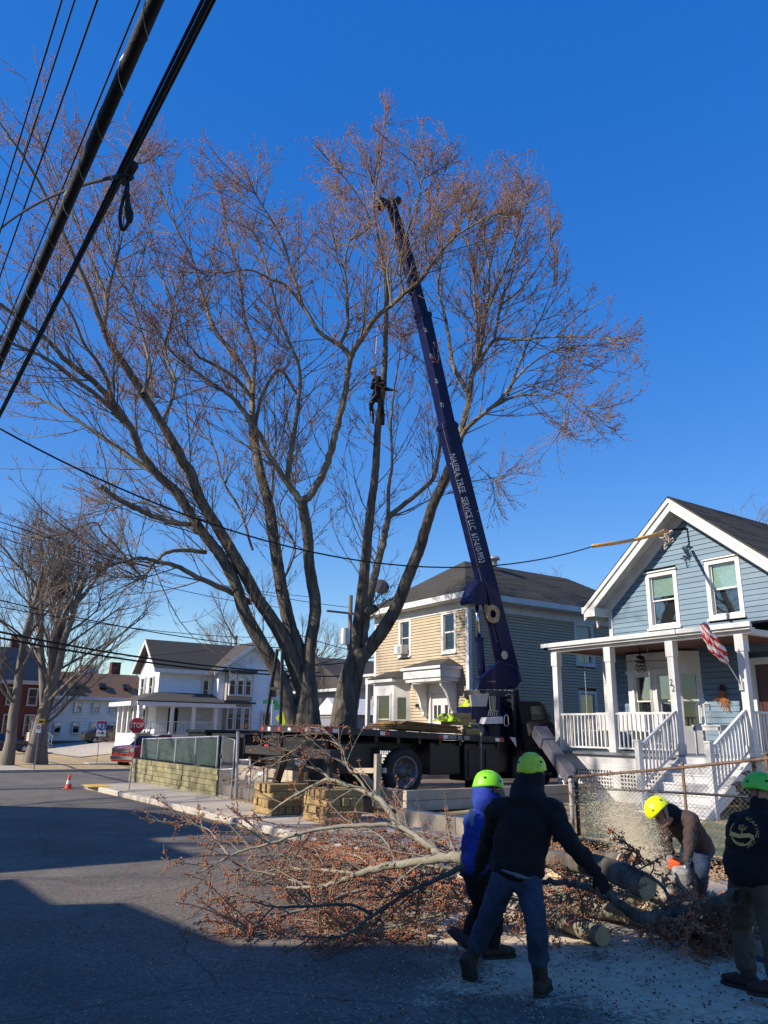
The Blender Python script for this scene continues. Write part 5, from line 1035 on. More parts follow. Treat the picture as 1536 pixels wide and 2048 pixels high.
def limb(tree, px, r0, r1, R0, R1, m=None, flare=0, spawnf=1.):
    if spawnf: k_ = .64 if r0 > .15 else .72; r0 *= k_; r1 *= k_
    """limb traced through picture points at real distances from the viewer"""
    n = len(px); D = np.linspace(0, 1, n); pts = [oR(x, y, R0+(R1-R0)*d) for (x, y), d in zip(px, D)]
    P = catmull(pts, 10 if r0 > .15 else 6)
    if r1 < .04: P = P[:max(6, int(len(P)*.88))]
    t = np.linspace(0, 1, len(P)); R = r0*(1-t)**.9+r1*(1-(1-t)**.9) if 0 else r0+(r1-r0)*t**.85
    if flare: R = R*(1+flare*np.exp(-t*14))
    P[1:-1] += RNG.normal(size=P[1:-1].shape)*(.004 if r0 > .15 else min(.012, r1*.2))
    V, F = rough_tube(P, R, 40 if r0 > .15 else 14 if r0 > .05 else 8, .05, len(tree['L'])+3); o = np_mesh('limb', V, F, m or (barkm if r0 > .16 else barkl), tree['o']); tree['L'].append((P, R, spawnf)); return P
OUTX = [-400, 0, 100, 160, 300, 335, 450, 560, 640, 700, 770, 830, 900, 960, 1075, 1125, 1150, 1250, 1295, 1320, 2500]; OUTY = [60, 110, 85, 90, 150, 260, 255, 275, 270, 230, 165, 225, 240, 300, 290, 430, 560, 555, 650, 1300, 2500]
def inside(P):
    d = P-CC; z = d@_f; x = 768+CAM_F*(d@_r)/z; y = 1024-CAM_F*(d@_u)/z; return y > np.interp(x, OUTX, OUTY)
def prune(C): return C[inside(C[:, -1])] if len(C) else C
def finish(tree, sec=.40, buds=True):
    SP = []
    for P, R, sf in tree['L']:
        seg = np.linalg.norm(np.diff(P, axis=0), axis=1); 
        for a in range(0, len(P)-3, 3):
            if R[a] > .26 or sf == 0: continue
            n_ = RNG.poisson(seg[a:a+3].sum()/sec*sf*(.75 if R[a] < .028 else 1.15 if R[a] < .09 else .6 if R[a] < .17 else .35))
            if n_: SP.append((P[a:a+4], n_, R[a]))
        # leader continues past the traced end
        e = P[-1]; d = unit(P[-1]-P[-4]); 
        if R[-1] < .06:
            for q in range(2):
                dd = unit(d+RNG.normal(size=3)*.16); SP.append((np.stack([e-dd*.02, e+dd*.2, e+dd*.4, e+dd*.6]), 2, R[-1])); tree.setdefault('X', []).append((e, dd))
    S2 = []; 
    for c, n_, r_ in SP: Lm = min(3.9, .8+r_*68) if r_ < .13 else 2.4; S2.append(spawn(c[None], n_, .5*Lm, Lm, 1.0, .18, 7, .08, 0, taperL=0))
    ext_ = []
    for e, dd in tree.get('X', []):
        L = RNG.uniform(.4, .9); c = [e]; d = dd
        for j in range(6): c.append(c[-1]+d*L/6); d = unit(d+[0, 0, .05]+RNG.normal(size=3)*.07)
        ext_.append(c)
    S2.append(np.array(ext_)); S2 = np.concatenate(S2); S2 = prune(S2[S2[:, -1, 2] > 3.2])
    T3 = spawn(S2, 6, .5, 1.6, .75, .16, 6, .085, .05); W4 = spawn(T3, 4, .16, .5, .6, .2, 4, .10, .15); W5 = spawn(S2, 5, .2, .6, .55, .2, 4, .1, .3)
    T3 = prune(T3); W4 = prune(np.concatenate([W4, W5]))
    put('branches', S2, taper(S2, .018, .005), 4, barkl, tree['o']); put('small_branches', T3, taper(T3, .0085, .004), 3, twigm, tree['o']); put('twigs', W4, taper(W4, .0045, .003), 3, twigm, tree['o'])
    z = W4[:, 0, 2]; W4b = W4[RNG.random(len(W4)) < np.clip((z-5)/8, .12, 1)]; z3 = T3[:, 0, 2]; T3b = T3[RNG.random(len(T3)) < np.clip((z3-5)/8, .1, 1)]
    c1, d1 = bud_points(W4b, 3); c2, d2 = bud_points(T3b, 7); C = np.concatenate([c1, c2]); D = np.concatenate([d1, d2]); k = len(C)
    buds_mesh('buds', C, D, RNG.uniform(.03, .07, k), RNG.uniform(.008, .017, k), budm, tree['o']); print('tree', len(S2), len(T3), len(W4), k)
def mktree(name, label, base): return {'o': thing(name, label, 'tree', base), 'L': []}
px2m = lambda r, R: r*R*1.06/1600
t1 = mktree('maple_tree', 'large bare maple with many stems fanning left behind the truck', tuple(oR(610, 1560, 21.3)*[1, 1, 0]+[0, 0, .4]))
R0 = 21.3
# root flare common base
limb(t1, [(612, 1600), (610, 1540), (612, 1447), (614, 1390), (614, 1330)], .62, .20, R0, R0, flare=.35, spawnf=0)
limb(t1, [(600, 1560), (587, 1447), (558, 1354), (522, 1286), (490, 1225), (470, 1165), (441, 1112), (413, 1076), (381, 1028), (353, 983), (316, 951), (281, 905)], .33, .15, R0, 20.2)
limb(t1, [(281, 905), (264, 861), (229, 809), (189, 765), (132, 721), (101, 686), (57, 650), (0, 607), (-60, 560)], .15, .05, 20.2, 18.5)
limb(t1, [(264, 861), (205, 800), (150, 760), (90, 715), (30, 690), (-40, 650)], .10, .04, 20.2, 17.0)
limb(t1, [(381, 1028), (330, 965), (262, 915), (195, 868), (130, 825), (75, 795), (20, 775)], .13, .035, 20.6, 23)
limb(t1, [(229, 809), (205, 740), (170, 690), (140, 620), (100, 560)], .08, .03, 19.7, 18)
limb(t1, [(606, 1380), (571, 1290), (542, 1237), (518, 1201), (490, 1149), (462, 1100), (433, 1052), (401, 999), (381, 943), (365, 923), (357, 902), (324, 848), (286, 787), (246, 725), (220, 686), (207, 659)], .30, .12, R0, 19.4)
limb(t1, [(207, 659), (176, 576), (136, 488), (105, 422), (75, 360), (40, 303), (0, 246), (-40, 190)], .10, .03, 19.4, 17.6)
limb(t1, [(207, 659), (213, 615), (209, 584), (185, 527), (169, 492), (150, 430), (120, 370), (95, 310), (70, 240)], .085, .025, 19.4, 20.6)
limb(t1, [(213, 600), (224, 554), (242, 483), (250, 417), (262, 350), (290, 300)], .05, .02, 19.6, 21.2)
limb(t1, [(286, 787), (300, 740), (290, 690), (262, 600), (235, 540), (215, 470), (195, 400), (175, 330), (160, 250)], .07, .025, 19.6, 22.5)
limb(t1, [(433, 1052), (395, 985), (360, 930), (330, 870), (305, 800), (297, 740), (262, 660)], .08, .03, 20.5, 22.8)
limb(t1, [(324, 848), (350, 770), (330, 700), (345, 620), (320, 540), (300, 460), (285, 380)], .07, .025, 20, 23)
limb(t1, [(612, 1380), (599, 1306), (579, 1250), (562, 1173), (550, 1092), (538, 1011), (522, 951), (510, 890), (506, 845)], .31, .20, R0, 22.4)
limb(t1, [(506, 845), (503, 790), (495, 755), (470, 710), (430, 660), (405, 590), (385, 520), (350, 450), (322, 380), (300, 310), (275, 230)], .16, .03, 22.4, 23.4)
limb(t1, [(506, 800), (475, 760), (440, 735), (400, 715), (380, 690)], .1, .05, 22.4, 21.5)
limb(t1, [(510, 850), (525, 790), (560, 740), (597, 790), (600, 740), (585, 700), (560, 690), (545, 660), (520, 640)], .085, .04, 22.5, 23.5)
limb(t1, [(506, 790), (508, 700), (490, 640), (480, 560), (455, 470), (445, 400), (430, 330)], .09, .025, 22.4, 24)
limb(t1, [(505, 845), (470, 800), (430, 770), (395, 745), (340, 700), (310, 640)], .1, .03, 22.4, 21)
limb(t1, [(618, 1380), (619, 1302), (631, 1213), (619, 1132), (615, 1072), (603, 1003)], .27, .22, R0, 21.2)
limb(t1, [(603, 1003), (570, 959), (538, 910), (522, 874), (500, 845), (470, 800)], .16, .09, 21.2, 20.6)
limb(t1, [(575, 960), (579, 923), (591, 850), (597, 800), (600, 745), (585, 700), (560, 640), (540, 560), (520, 480), (505, 400)], .12, .025, 21.2, 20.2)
limb(t1, [(603, 1003), (623, 987), (647, 943), (663, 898), (675, 850), (690, 790), (697, 735), (705, 705)], .18, .13, 21.2, 21.0)
limb(t1, [(700, 712), (728, 671), (752, 635), (782, 611), (807, 588), (829, 571), (848, 553), (861, 532), (887, 497), (915, 470), (947, 450), (999, 418), (1040, 395)], .12, .03, 21, 17.6)
limb(t1, [(700, 712), (680, 690), (640, 665), (605, 610), (570, 570), (545, 560), (500, 540), (440, 545), (400, 530)], .11, .03, 21, 20)
limb(t1, [(680, 690), (695, 650), (693, 580), (690, 520), (700, 470), (690, 420), (675, 350)], .08, .025, 21, 22)
limb(t1, [(605, 610), (580, 530), (560, 470), (530, 420), (500, 370)], .07, .025, 20.6, 19.6)
limb(t1, [(700, 480), (740, 450), (720, 400), (700, 370), (670, 330)], .06, .02, 21.4, 20.5)
limb(t1, [(861, 532), (850, 480), (866, 430), (880, 370), (895, 330)], .05, .02, 18.9, 18.2)
limb(t1, [(502, 1205), (454, 1181), (401, 1157), (353, 1132), (316, 1124), (280, 1116), (240, 1125), (188, 1140)], .12, .05, R0, 19.5, spawnf=.6)
limb(t1, [(413, 1104), (361, 1100), (328, 1108), (304, 1132), (286, 1160)], .09, .05, 20.9, 20, spawnf=.4)
limb(t1, [(286, 1160), (255, 1120), (230, 1090), (205, 1065), (190, 1045), (150, 1058), (110, 1080)], .05, .025, 20, 19.6)
limb(t1, [(393, 1048), (340, 1044), (285, 1022), (240, 1000), (203, 973)], .10, .085, 20.8, 19.6, spawnf=.5)
limb(t1, [(413, 1076), (370, 1050), (330, 1030), (290, 1005), (240, 1010), (200, 1000)], .06, .03, 20.8, 22)
limb(t1, [(505, 1100), (480, 1020), (445, 960), (430, 900), (400, 860), (370, 830), (330, 800), (280, 780)], .055, .02, 21.5, 23.4)
limb(t1, [(543, 1000), (548, 930), (552, 870), (548, 800), (560, 720)], .06, .025, 22.3, 24)
limb(t1, [(562, 1173), (590, 1100), (570, 1050), (560, 1010), (590, 960)], .05, .03, 22.6, 23.6)
R1_ = 22.3
t2 = mktree('maple_tree', 'bare maple with thick forked trunk directly left of the crane boom', tuple(oR(690, 1560, R1_)*[1, 1, 0]+[0, 0, .4]))
limb(t2, [(700, 1600), (690, 1540), (688, 1447), (704, 1354), (720, 1300)], .50, .26, R1_, R1_, flare=.4, spawnf=0)
limb(t2, [(706, 1330), (716, 1254), (724, 1185), (732, 1112), (740, 1032), (750, 951), (756, 850), (767, 768), (771, 693)], .30, .12, R1_, 21.8)
limb(t2, [(771, 693), (773, 618), (775, 564), (764, 515), (754, 463), (748, 400), (760, 320), (768, 250), (770, 195)], .11, .02, 21.8, 18.4)
limb(t2, [(807, 588), (800, 540), (812, 470), (835, 400), (850, 330)], .05, .02, 18.7, 18.0)
limb(t2, [(784, 612), (775, 540), (790, 470), (760, 400), (735, 340)], .045, .02, 18.8, 18.2)
limb(t2, [(724, 1290), (736, 1213), (752, 1141), (768, 1080), (776, 1036)], .22, .15, R1_, 23)
limb(t2, [(776, 1036), (778, 971), (784, 931), (782, 850), (788, 780), (800, 700), (795, 640)], .09, .03, 23, 23.6)
limb(t2, [(776, 1036), (805, 1011), (845, 979), (869, 951), (877, 911), (885, 850), (878, 780), (868, 700), (846, 620), (838, 540), (850, 460)], .12, .03, 23, 22.4)
limb(t2, [(710, 1340), (724, 1314), (764, 1262), (793, 1213), (817, 1153), (841, 1092), (865, 1011), (893, 951), (919, 879)], .33, .20, R1_, 21.6)
limb(t2, [(919, 879), (928, 838), (938, 800), (945, 747), (960, 704), (971, 629), (977, 586), (978, 530), (968, 470), (962, 420)], .17, .03, 21.6, 21)
limb(t2, [(934, 783), (906, 730), (898, 678), (887, 618), (876, 575), (885, 500), (880, 440), (900, 370)], .10, .025, 21.4, 22.2)
limb(t2, [(953, 735), (955, 660), (950, 600), (945, 530), (935, 470), (945, 410)], .07, .025, 21.4, 20.6)
limb(t2, [(971, 629), (1000, 560), (1025, 500), (1045, 440), (1060, 390)], .07, .02, 21.3, 20.4)
limb(t2, [(956, 730), (988, 682), (1040, 680), (1080, 676), (1150, 673), (1220, 676), (1290, 668)], .09, .012, 21.4, 19.8, spawnf=.7)
limb(t2, [(988, 682), (1003, 600), (1020, 560), (1030, 500), (1035, 430)], .07, .025, 21.2, 22)
limb(t2, [(1000, 612), (1050, 570), (1090, 510), (1110, 450)], .05, .02, 21, 20.4)
limb(t2, [(1110, 675), (1160, 630), (1210, 600), (1250, 580)], .035, .012, 20.6, 20, spawnf=.6)
limb(t2, [(919, 879), (937, 853), (969, 826), (1000, 800), (1030, 760), (1060, 730), (1100, 705), (1170, 680)], .12, .025, 21.6, 20.6)
limb(t2, [(1015, 790), (1050, 700), (1080, 640), (1100, 590), (1110, 560)], .06, .02, 21.2, 21.4)
limb(t2, [(985, 815), (1030, 793), (1075, 790), (1110, 800), (1130, 830), (1120, 870)], .06, .02, 21.4, 20.4)
limb(t2, [(1050, 770), (1100, 780), (1150, 800), (1180, 820)], .04, .015, 21.4, 20.4)
limb(t2, [(925, 900), (955, 930), (985, 960)], .03, .012, 21.6, 21, spawnf=.5)
limb(t2, [(735, 1225), (752, 1215)], .12, .11, 22.1, 22.0, spawnf=0)
for i_, L_ in enumerate(t1['L']): pass
finish(t1); finish(t2)
def gen_tree(name, label, base, H, r0, stems, seed, group=None, twm=None, bm=None, spread=.55, dens=1., lean=None, lowbr=.3):
    rng = np.random.default_rng(seed); o = thing(name, label, 'tree', base, group); base = np.array(base, float); tr = []
    for s in range(stems):
        a = rng.random()*6.28; d = unit(np.array([math.cos(a)*.08*stems**.5, math.sin(a)*.08*stems**.5, 1.]) if lean is None else np.array([lean, 0, 1.])); K = 9; c = [base+np.array([math.cos(a), math.sin(a), 0])*r0*.7*(stems > 1)]
        for j in range(K-1): c.append(c[-1]+d*H*.62/(K-1)*1.0); d = unit(d+rng.normal(size=3)*.07+[0, 0, .03])
        tr.append(c)
    T = np.array(tr); R = taper(T, r0, r0*.35); R[:, 0] *= 1.35; V, F = batch_tubes(T, R, 10); np_mesh('trunk', V, F, bm or farbark, o)
    A = spawn(T, max(2, int(10*dens)), H*.25, H*.45, spread+.55, .22, 7, .10, lowbr, rng); B = spawn(A, max(3, int(7*dens)), H*.12, H*.26, .6, .2, 6, .1, .15, rng); C = spawn(B, max(3, int(7*dens)), H*.05, H*.12, .7, .15, 5, .12, .15, rng); D = spawn(C, max(2, int(5*dens)), H*.02, H*.06, .7, .1, 3, .1, .2, rng)
    put('branches', A, taper(A, r0*.3, r0*.08), 6, bm or farbark, o); put('branches', B, taper(B, r0*.11, r0*.04), 4, twm or fartwig, o); put('twigs', C, taper(C, r0*.04, r0*.02), 3, twm or fartwig, o); put('twigs', D, taper(D, r0*.022, r0*.014), 3, twm or fartwig, o); return o
gen_tree('lawn_tree', 'bare tree with a thick pale trunk at the left edge of the lawn', tuple(oz(14, 1521, -.1)*[1, 1, 0]+[0, 0, -.4]), 18.5, .33, 1, 5, 'bare trees on the lawn', dens=1.0)
gen_tree('lawn_tree', 'bare tree with two joined stems in the middle of the lawn', tuple(oz(90, 1521, -.1)*[1, 1, 0]+[0, 0, -.4]), 19.5, .30, 2, 16, 'bare trees on the lawn', dens=.9)
gen_tree('lawn_tree', 'bare knotty tree behind the other lawn trees', tuple(oz(56, 1507, .3)*[1, 1, 0]+[0, 0, -.2]), 18.5, .33, 2, 9, 'bare trees on the lawn', dens=.9, lowbr=.15)
gen_tree('young_tree', 'slender forked bare tree behind the interstate sign', (23.5, 77, .3), 12, .16, 1, 21, dens=.7)
gen_tree('background_tree', 'bare tree rising behind the white house roof', (36, 84, 0), 21, .4, 1, 30, 'bare trees behind the houses', dens=.9)
gen_tree('background_tree', 'bare tree behind the right end of the white house', (44, 82, 0), 19, .4, 1, 31, 'bare trees behind the houses', dens=.8)
for i, (x, y, R, h, lb) in enumerate(((1140, 1240, 48, 12.5, 'thin bare tree top just right of the tan house ridge'), (1180, 1230, 52, 14, 'twiggy bare tree top beside the blue house eave'), (1440, 1200, 45, 17.5, 'bare tree top left of the others above the blue house roof'), (1505, 1200, 47, 18.5, 'bare tree top at the right edge above the blue roof'), (660, 1440, 70, 7.5, 'small bare tree far off between the two maples'), (735, 1400, 62, 10, 'bare tree top above the grey house roof'))):
    q = oR(x, y, R); gen_tree('background_tree', lb, (q[0], q[1], 0), h, .25, 1, 40+i, 'bare trees behind the houses', dens=.8)
gen_tree('street_tree', 'tall bare tree across the street behind the viewer', (-14, 18.8, 0), 29, .35, 1, 77, dens=1.0)
gen_tree('street_tree', 'second tall bare tree across the street behind the viewer', (-15, 29.5, 0), 27, .33, 1, 78, dens=.9)
# bushes
def bush(label, c, r, n, m, seed):
    rng = np.random.default_rng(seed); o = thing('bush', label, 'bush', tuple(c)); d = nrm(rng.normal(size=(n, 3))*[1, 1, .6]+[0, 0, .9]); P = np.array(c)+d[:, None]*np.linspace(0, 1, 5)[None, :, None]*r*(.6+.5*rng.random((n, 1, 1))); P[:, 1:] += rng.normal(size=(n, 4, 3))*.05*r; put('stems', P, taper(P, .02, .008), 3, m, o); C = spawn(P, 4, r*.2, r*.4, .7, .1, 4, .1, .3, rng); put('twigs', C, taper(C, .011, .006), 3, m, o)
bush('leafless brown bush in front of the tan building', (21.2, 74.0, .2), 2.2, 60, twigm, 1); bush('yellowish bush beside the white house porch', (22.0, 66, .7), 1.8, 90, mat('dry_bush', (.2, .13, .05), .9), 2); bush('low green brown shrub at the porch corner of the white house', (18.6, 58.5, .8), 1.1, 80, mat('shrub', (.07, .07, .03), .9), 3)
def litter(name, label, n, region, zf, m, s0, s1, seed, cat='litter', parent=None):
    rng = np.random.default_rng(seed); P = region(rng, n); k = len(P); z = np.array([zf(*p) for p in P]); C = np.column_stack([P, z+.01]); D = rng.normal(size=(k, 3))*[1, 1, .25]; o = thing(name, label, cat, (float(P[:, 0].mean()), float(P[:, 1].mean()), 0)); o['kind'] = 'stuff'; del o['category']
    return buds_mesh(name+'_pieces', C, D, rng.uniform(s0, s1, k), rng.uniform(s0*.25, s1*.3, k), m, o)
# ------------------------------------------------------------------ overhead cables
def street_wire(label, px, z, rad, m=cablem, extra=None, name='overhead_cable', group='overhead cables along the street'):
    p = oz(px[0], px[1], z); X = p[0]; b = MB(); b.tube([(X, y, z+.0004*(y-22)**2-.02) for y in range(-8, 66, 2)], rad, 8); o = b.build(name, m, label=label, cat='cable', group=group, smooth=True); return X
xa = street_wire('thickest black telecom cable crossing the upper left sky', (318, 8), 5.6, .043)
def strand(label, pA, pB, RA, RB, rad, sag=.0, n=24, m=cablem, name='overhead_cable', group=None, cat='cable'):
    A, B = oR(*pA, RA), oR(*pB, RB); b = MB(); b.tube([A+(B-A)*t-np.array([0, 0, sag*4*t*(1-t)]) for t in np.linspace(0, 1, n)], rad, 6); return b.build(name, m, label=label, cat=cat, group=group, smooth=True)
b = MB(); b.tube([(xa+.046*math.cos(a), y, 5.6+.0004*(y-22)**2-.02+.046*math.sin(a)) for y, a in zip(np.arange(-3, 16, .05), np.arange(0, 400, .65))], .003, 3, False); b.build('lashing_wire', steel, label='thin lashing wire wound round the thickest overhead cable', cat='wire')
X2 = oz(428, 10, 5.5)[0]; jc = oX(262, 345, X2); 
b = MB()
for k, (dx, dz_, r_) in enumerate(((0, 0, .017), (.026, .016, .011), (-.024, .018, .010), (.0, .032, .009))): b.tube([(X2+dx*(1 if y < jc[1] else .55), y, 5.5+dz_+.0004*(y-22)**2-.02) for y in np.arange(-6, 66, 1.7)], r_, 6)
b.build('cable_bundle', cablem, label='bundle of lashed black cables below the thick cable, with a hanging loop', cat='cable', smooth=True)
b = MB(); c = oX(258, 352, X2)
lp = [c+np.array([0, s*.0, 0])+_r*a*.55+np.array([0, 0, 1])*h for s, a, h in ((0, 0, 0), (0, -.02, -.12), (0, -.05, -.3), (0, -.0, -.42), (0, .06, -.36), (0, .03, -.2), (0, -.01, -.08), (0, .04, -.22), (0, .09, -.3), (0, .08, -.36), (0, .03, -.3), (0, 0, -.06))]
b.tube(catmull(lp, 5), .012, 6); b.ball(c, .035, 8, 6); b.tube([c+[0, -.1, .02], c+[0, .12, .03]], .032, 8); b.build('cable_loop', cablem, label='drooping tied loop of black cable at the splice', cat='cable', smooth=True)
for i, (x, z, r_, lb) in enumerate(((125, 7.6, .008, 'leftmost thin grey wire in the upper left sky'), (151, 7.6, .008, 'second thin wire from the left in the upper left sky'), (197, 7.4, .009, 'third thin wire from the left, slightly thicker'), (284, 7.0, .008, 'thin wire left of the close pair beside the thick cable'), (299, 7.0, .008, 'thin wire directly beside the thick cable'))): street_wire(lb, (x, 3), z, r_, name='overhead_wire')
strand('curved black drop wire from the splice to the left edge', (0, 458), (250, 350), 9.5, np.hypot(*jc[:2]), .014, -.12)
strand('long service wire sagging across the tree to the yellow sleeve', (-10, 852), (1188, 1092), 12, 17.0, .014, 1.15, 40)
E1 = oR(1335, 1062, 20.1); ys0 = oR(1185, 1092, 17.0); ym = oR(1268, 1080, 18.3)
for (a_, b__, lb) in ((ys0, ym, 'left yellow insulating sleeve on the service wire'), (ym, E1, 'right yellow insulating sleeve reaching the gable')):
    b = MB(); b.tube([a_, (a_+b__)/2-[0, 0, .01], b__], .042, 10); b.build('line_sleeve', mat('sleeve_yellow', (.62, .33, .08), .6), label=lb, cat='insulating sleeve', smooth=True)
b = MB(); rng = np.random.default_rng(4); c = oX(1332, 1075, 16.55)
for k in range(26): p0 = c+rng.normal(size=3)*[.03, .05, .09]; b.tube([p0, p0+rng.normal(size=3)*.06, p0+rng.normal(size=3)*.07], .014, 4)
b.build('wire_splice', mat('tape_pale', (.42, .33, .28), .8, (.6, .5, .45), 30), label='wrapped pale wire connectors hanging at the gable peak', cat='wire connector'); b = MB(); q = oX(1340, 1060, 16.6); b.bar(q, q+np.array([.6, -.1, .1]), .05, .05); b.build('wire_hook', black, label='black service hook under the gable peak', cat='hook')
for i, (pA, pB, RA, RB, r_, sg) in enumerate((((-10, 1198), (640, 1300), 30, 40, .022, .35), ((-10, 1212), (560, 1275), 30, 42, .016, .3), ((-10, 1262), (640, 1345), 26, 38, .034, .3), ((-10, 1274), (700, 1352), 26, 38, .034, .35), ((-10, 1040), (700, 1215), 34, 46, .018, .5), ((-10, 1052), (640, 1195), 34, 46, .016, .5), ((-10, 1070), (560, 1215), 34, 44, .016, .4), ((560, 1330), (800, 1300), 38, 44, .03, .3), ((600, 1270), (820, 1310), 38, 44, .02, .3), ((0, 1318), (420, 1300), 48, 50, .012, .2), ((560, 1345), (830, 1262), 38, 44, .022, .2))):
    strand(('highest thin wire from the left edge passing behind the lower maple limbs', 'second thin wire of the pair just above the white house', 'upper of the two thick cables crossing the white house front', 'lower of the two thick cables crossing the white house front', 'upper wire of three over the lawn tree crowns', 'middle wire of three over the lawn tree crowns', 'lowest wire of three over the lawn tree crowns', 'thick black wire in the gap between the maple trunks', 'thin wire descending right behind the transformer can', 'faint wire across the tan building roof', 'rising wire behind the right maple trunk base')[i], pA, pB, RA, RB, r_, sg, group='far wires over the cross street')
q = oR(690, 1270, 42); up_ = thing('utility_pole', 'utility pole with pale transformer can behind the right maple trunk', 'utility pole', (q[0], q[1], -.3)); b = MB(); b.tube([(q[0]+.3, q[1], -.4), (q[0]+.3, q[1], q[2]+2.2)], [.16, .12], 10); b.build('pole', farbark, up_); b = MB(); b.cyl(q-[0, 0, .5], q+[0, 0, .35], .27, 14); b.build('transformer', steel, up_); b = MB(); b.bar(q+np.array([-1.2, 0, 1.2]), q+np.array([1.6, 0, 1.2]), .1, .1); b.build('crossarm', farbark, up_)
# ------------------------------------------------------------------ felled branches
def fallen(name, label, mains, twigs, seed, m=freshb, cat='branch', group=None, cut=True, budn=5, tl=(.35, 1.0), zmax=1.9, flat=.05):
    """mains: list of (points, r0, r1)"""
    rng = np.random.default_rng(seed); base = mains[0][0][0]; o = thing(name, label, cat, (base[0], base[1], 0), group); S = []
    for k, (pts, r0, r1) in enumerate(mains):
        P = catmull(pts, 6); R = np.linspace(r0, r1, len(P)); P[1:-1] += rng.normal(size=P[1:-1].shape)*min(.008, r1*.4); V, F = rough_tube(P, R, 10 if r0 > .03 else 6, .05, seed+k); np_mesh('stem', V, F, m, o)
        if k == 0 and cut: b = MB(); b.lathe([(0, .003), (r0*1.0, .003)], P[0], P[0]-P[1], 14); b.build('cut_end', cutwood, o)
        for a in range(2, len(P)-3, 3): S.append(P[a:a+4])
    if twigs:
        S = np.array(S); sub = S[rng.integers(0, len(S), twigs)]; A = spawn(sub, 1, tl[0], tl[1], .9, flat, 6, .13, 0, rng, taperL=0, bend=-.02); B = spawn(A, 3, tl[0]*.4, tl[1]*.5, .8, .05, 5, .13, .15, rng, bend=0)
        for Q in (A, B): Q[..., 2] = np.clip(Q[..., 2], .03+.05*rng.random(Q.shape[:2]), zmax)
        put('twigs', A, taper(A, .0075, .0035), 4, freshb if m is freshb else m, o); put('twigs', B, taper(B, .004, .0025), 3, twigm, o)
        c1, d1 = bud_points(A, budn+2, rng); c2, d2 = bud_points(B, budn, rng); C = np.concatenate([c1, c2]); C = np.repeat(C, 2, 0)+rng.normal(size=(2*len(C), 3))*.009; D = np.repeat(np.concatenate([d1, d2]), 2, 0)+rng.normal(size=C.shape)*.8
        buds_mesh('bud_clusters', C, D, rng.uniform(.016, .036, len(C)), rng.uniform(.006, .012, len(C)), budb, o)
    return o
G = lambda pts: [oR(x, y, R) for x, y, R in pts]
Z = lambda pts: [oz(x, y, z) for x, y, z in pts]
fallen('felled_branch', 'large pale felled branch lifted at its butt by the worker in blue', [
    (G([(925, 1716, 7.6), (884, 1716, 7.75), (793, 1730, 8.1), (733, 1742, 8.3), (687, 1760, 8.4), (642, 1772, 8.5), (570, 1777, 8.9)]), .052, .012),
    (G([(884, 1712, 7.75), (846, 1681, 8.2), (797, 1651, 8.7), (763, 1602, 9.3), (718, 1579, 9.7), (661, 1560, 10.1), (640, 1565, 10.2), (600, 1585, 10.4), (560, 1610, 10.7), (520, 1640, 10.9)]), .045, .008),
    (G([(661, 1560, 10.1), (640, 1540, 10.2), (619, 1534, 10.2), (590, 1520, 10.3), (566, 1513, 10.3), (535, 1520, 10.4)]), .018, .005),
    (G([(740, 1590, 9.5), (715, 1555, 9.6), (695, 1534, 9.7), (686, 1500, 9.8), (672, 1478, 9.8), (655, 1465, 9.8)]), .018, .006),
    (G([(690, 1500, 9.7), (660, 1482, 9.8), (630, 1480, 9.9), (600, 1482, 10)]), .010, .004)], 42, 101)
fallen('felled_branch', 'long slender pale branch arching left over the asphalt, tips in the road', [
    (G([(846, 1681, 8.2), (793, 1651, 8.5), (718, 1651, 8.7), (661, 1655, 8.8), (604, 1666, 8.9), (548, 1685, 8.95), (491, 1700, 9.0), (453, 1715, 9.0), (415, 1738, 9.0), (390, 1748, 9.0)]), .028, .007),
    (G([(457, 1711, 9.0), (440, 1688, 9.3), (418, 1660, 9.8), (398, 1652, 10), (375, 1638, 10.2)]), .011, .005), (G([(540, 1686, 8.95), (520, 1665, 9.2), (480, 1650, 9.6), (430, 1640, 9.9)]), .009, .004),
    (Z([(465, 1723, .35), (491, 1738, .25), (548, 1749, .2), (585, 1760, .2), (640, 1770, .2)]), .013, .009)], 36, 102, cut=False, tl=(.25, .75))
fallen('felled_branch', 'thin dark branch in shade reaching from the workers to the road shadow edge', [
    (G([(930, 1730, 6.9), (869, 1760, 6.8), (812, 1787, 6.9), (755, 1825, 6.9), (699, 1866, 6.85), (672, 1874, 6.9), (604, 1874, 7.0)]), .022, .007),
    (G([(744, 1828, 6.95), (702, 1810, 7.1), (640, 1811, 7.2), (580, 1814, 7.3), (548, 1813, 7.3), (506, 1802, 7.5), (475, 1780, 7.8)]), .014, .005), (G([(860, 1766, 6.8), (800, 1810, 6.9), (740, 1872, 6.9)]), .008, .004)], 14, 103, m=mat('dark_bark', (.06, .055, .045), .9, (.1, .09, .075), 8), cut=False, budn=3, tl=(.2, .5))  # darker bark colour here carries the shade this branch lies in
fallen('felled_branch', 'low pale branch curving left across the asphalt beneath the pile', [
    (Z([(850, 1725, .35), (774, 1768, .28), (695, 1787, .22), (642, 1810, .18), (574, 1828, .12), (514, 1851, .08), (480, 1858, .06), (465, 1850, .06)]), .022, .008),
    (Z([(700, 1785, .22), (660, 1812, .15), (640, 1840, .1), (637, 1872, .06)]), .009, .004), (Z([(620, 1760, .1), (625, 1800, .1), (645, 1840, .08), (660, 1865, .06)]), .009, .004)], 76, 104, cut=False, tl=(.25, .8), zmax=.55)
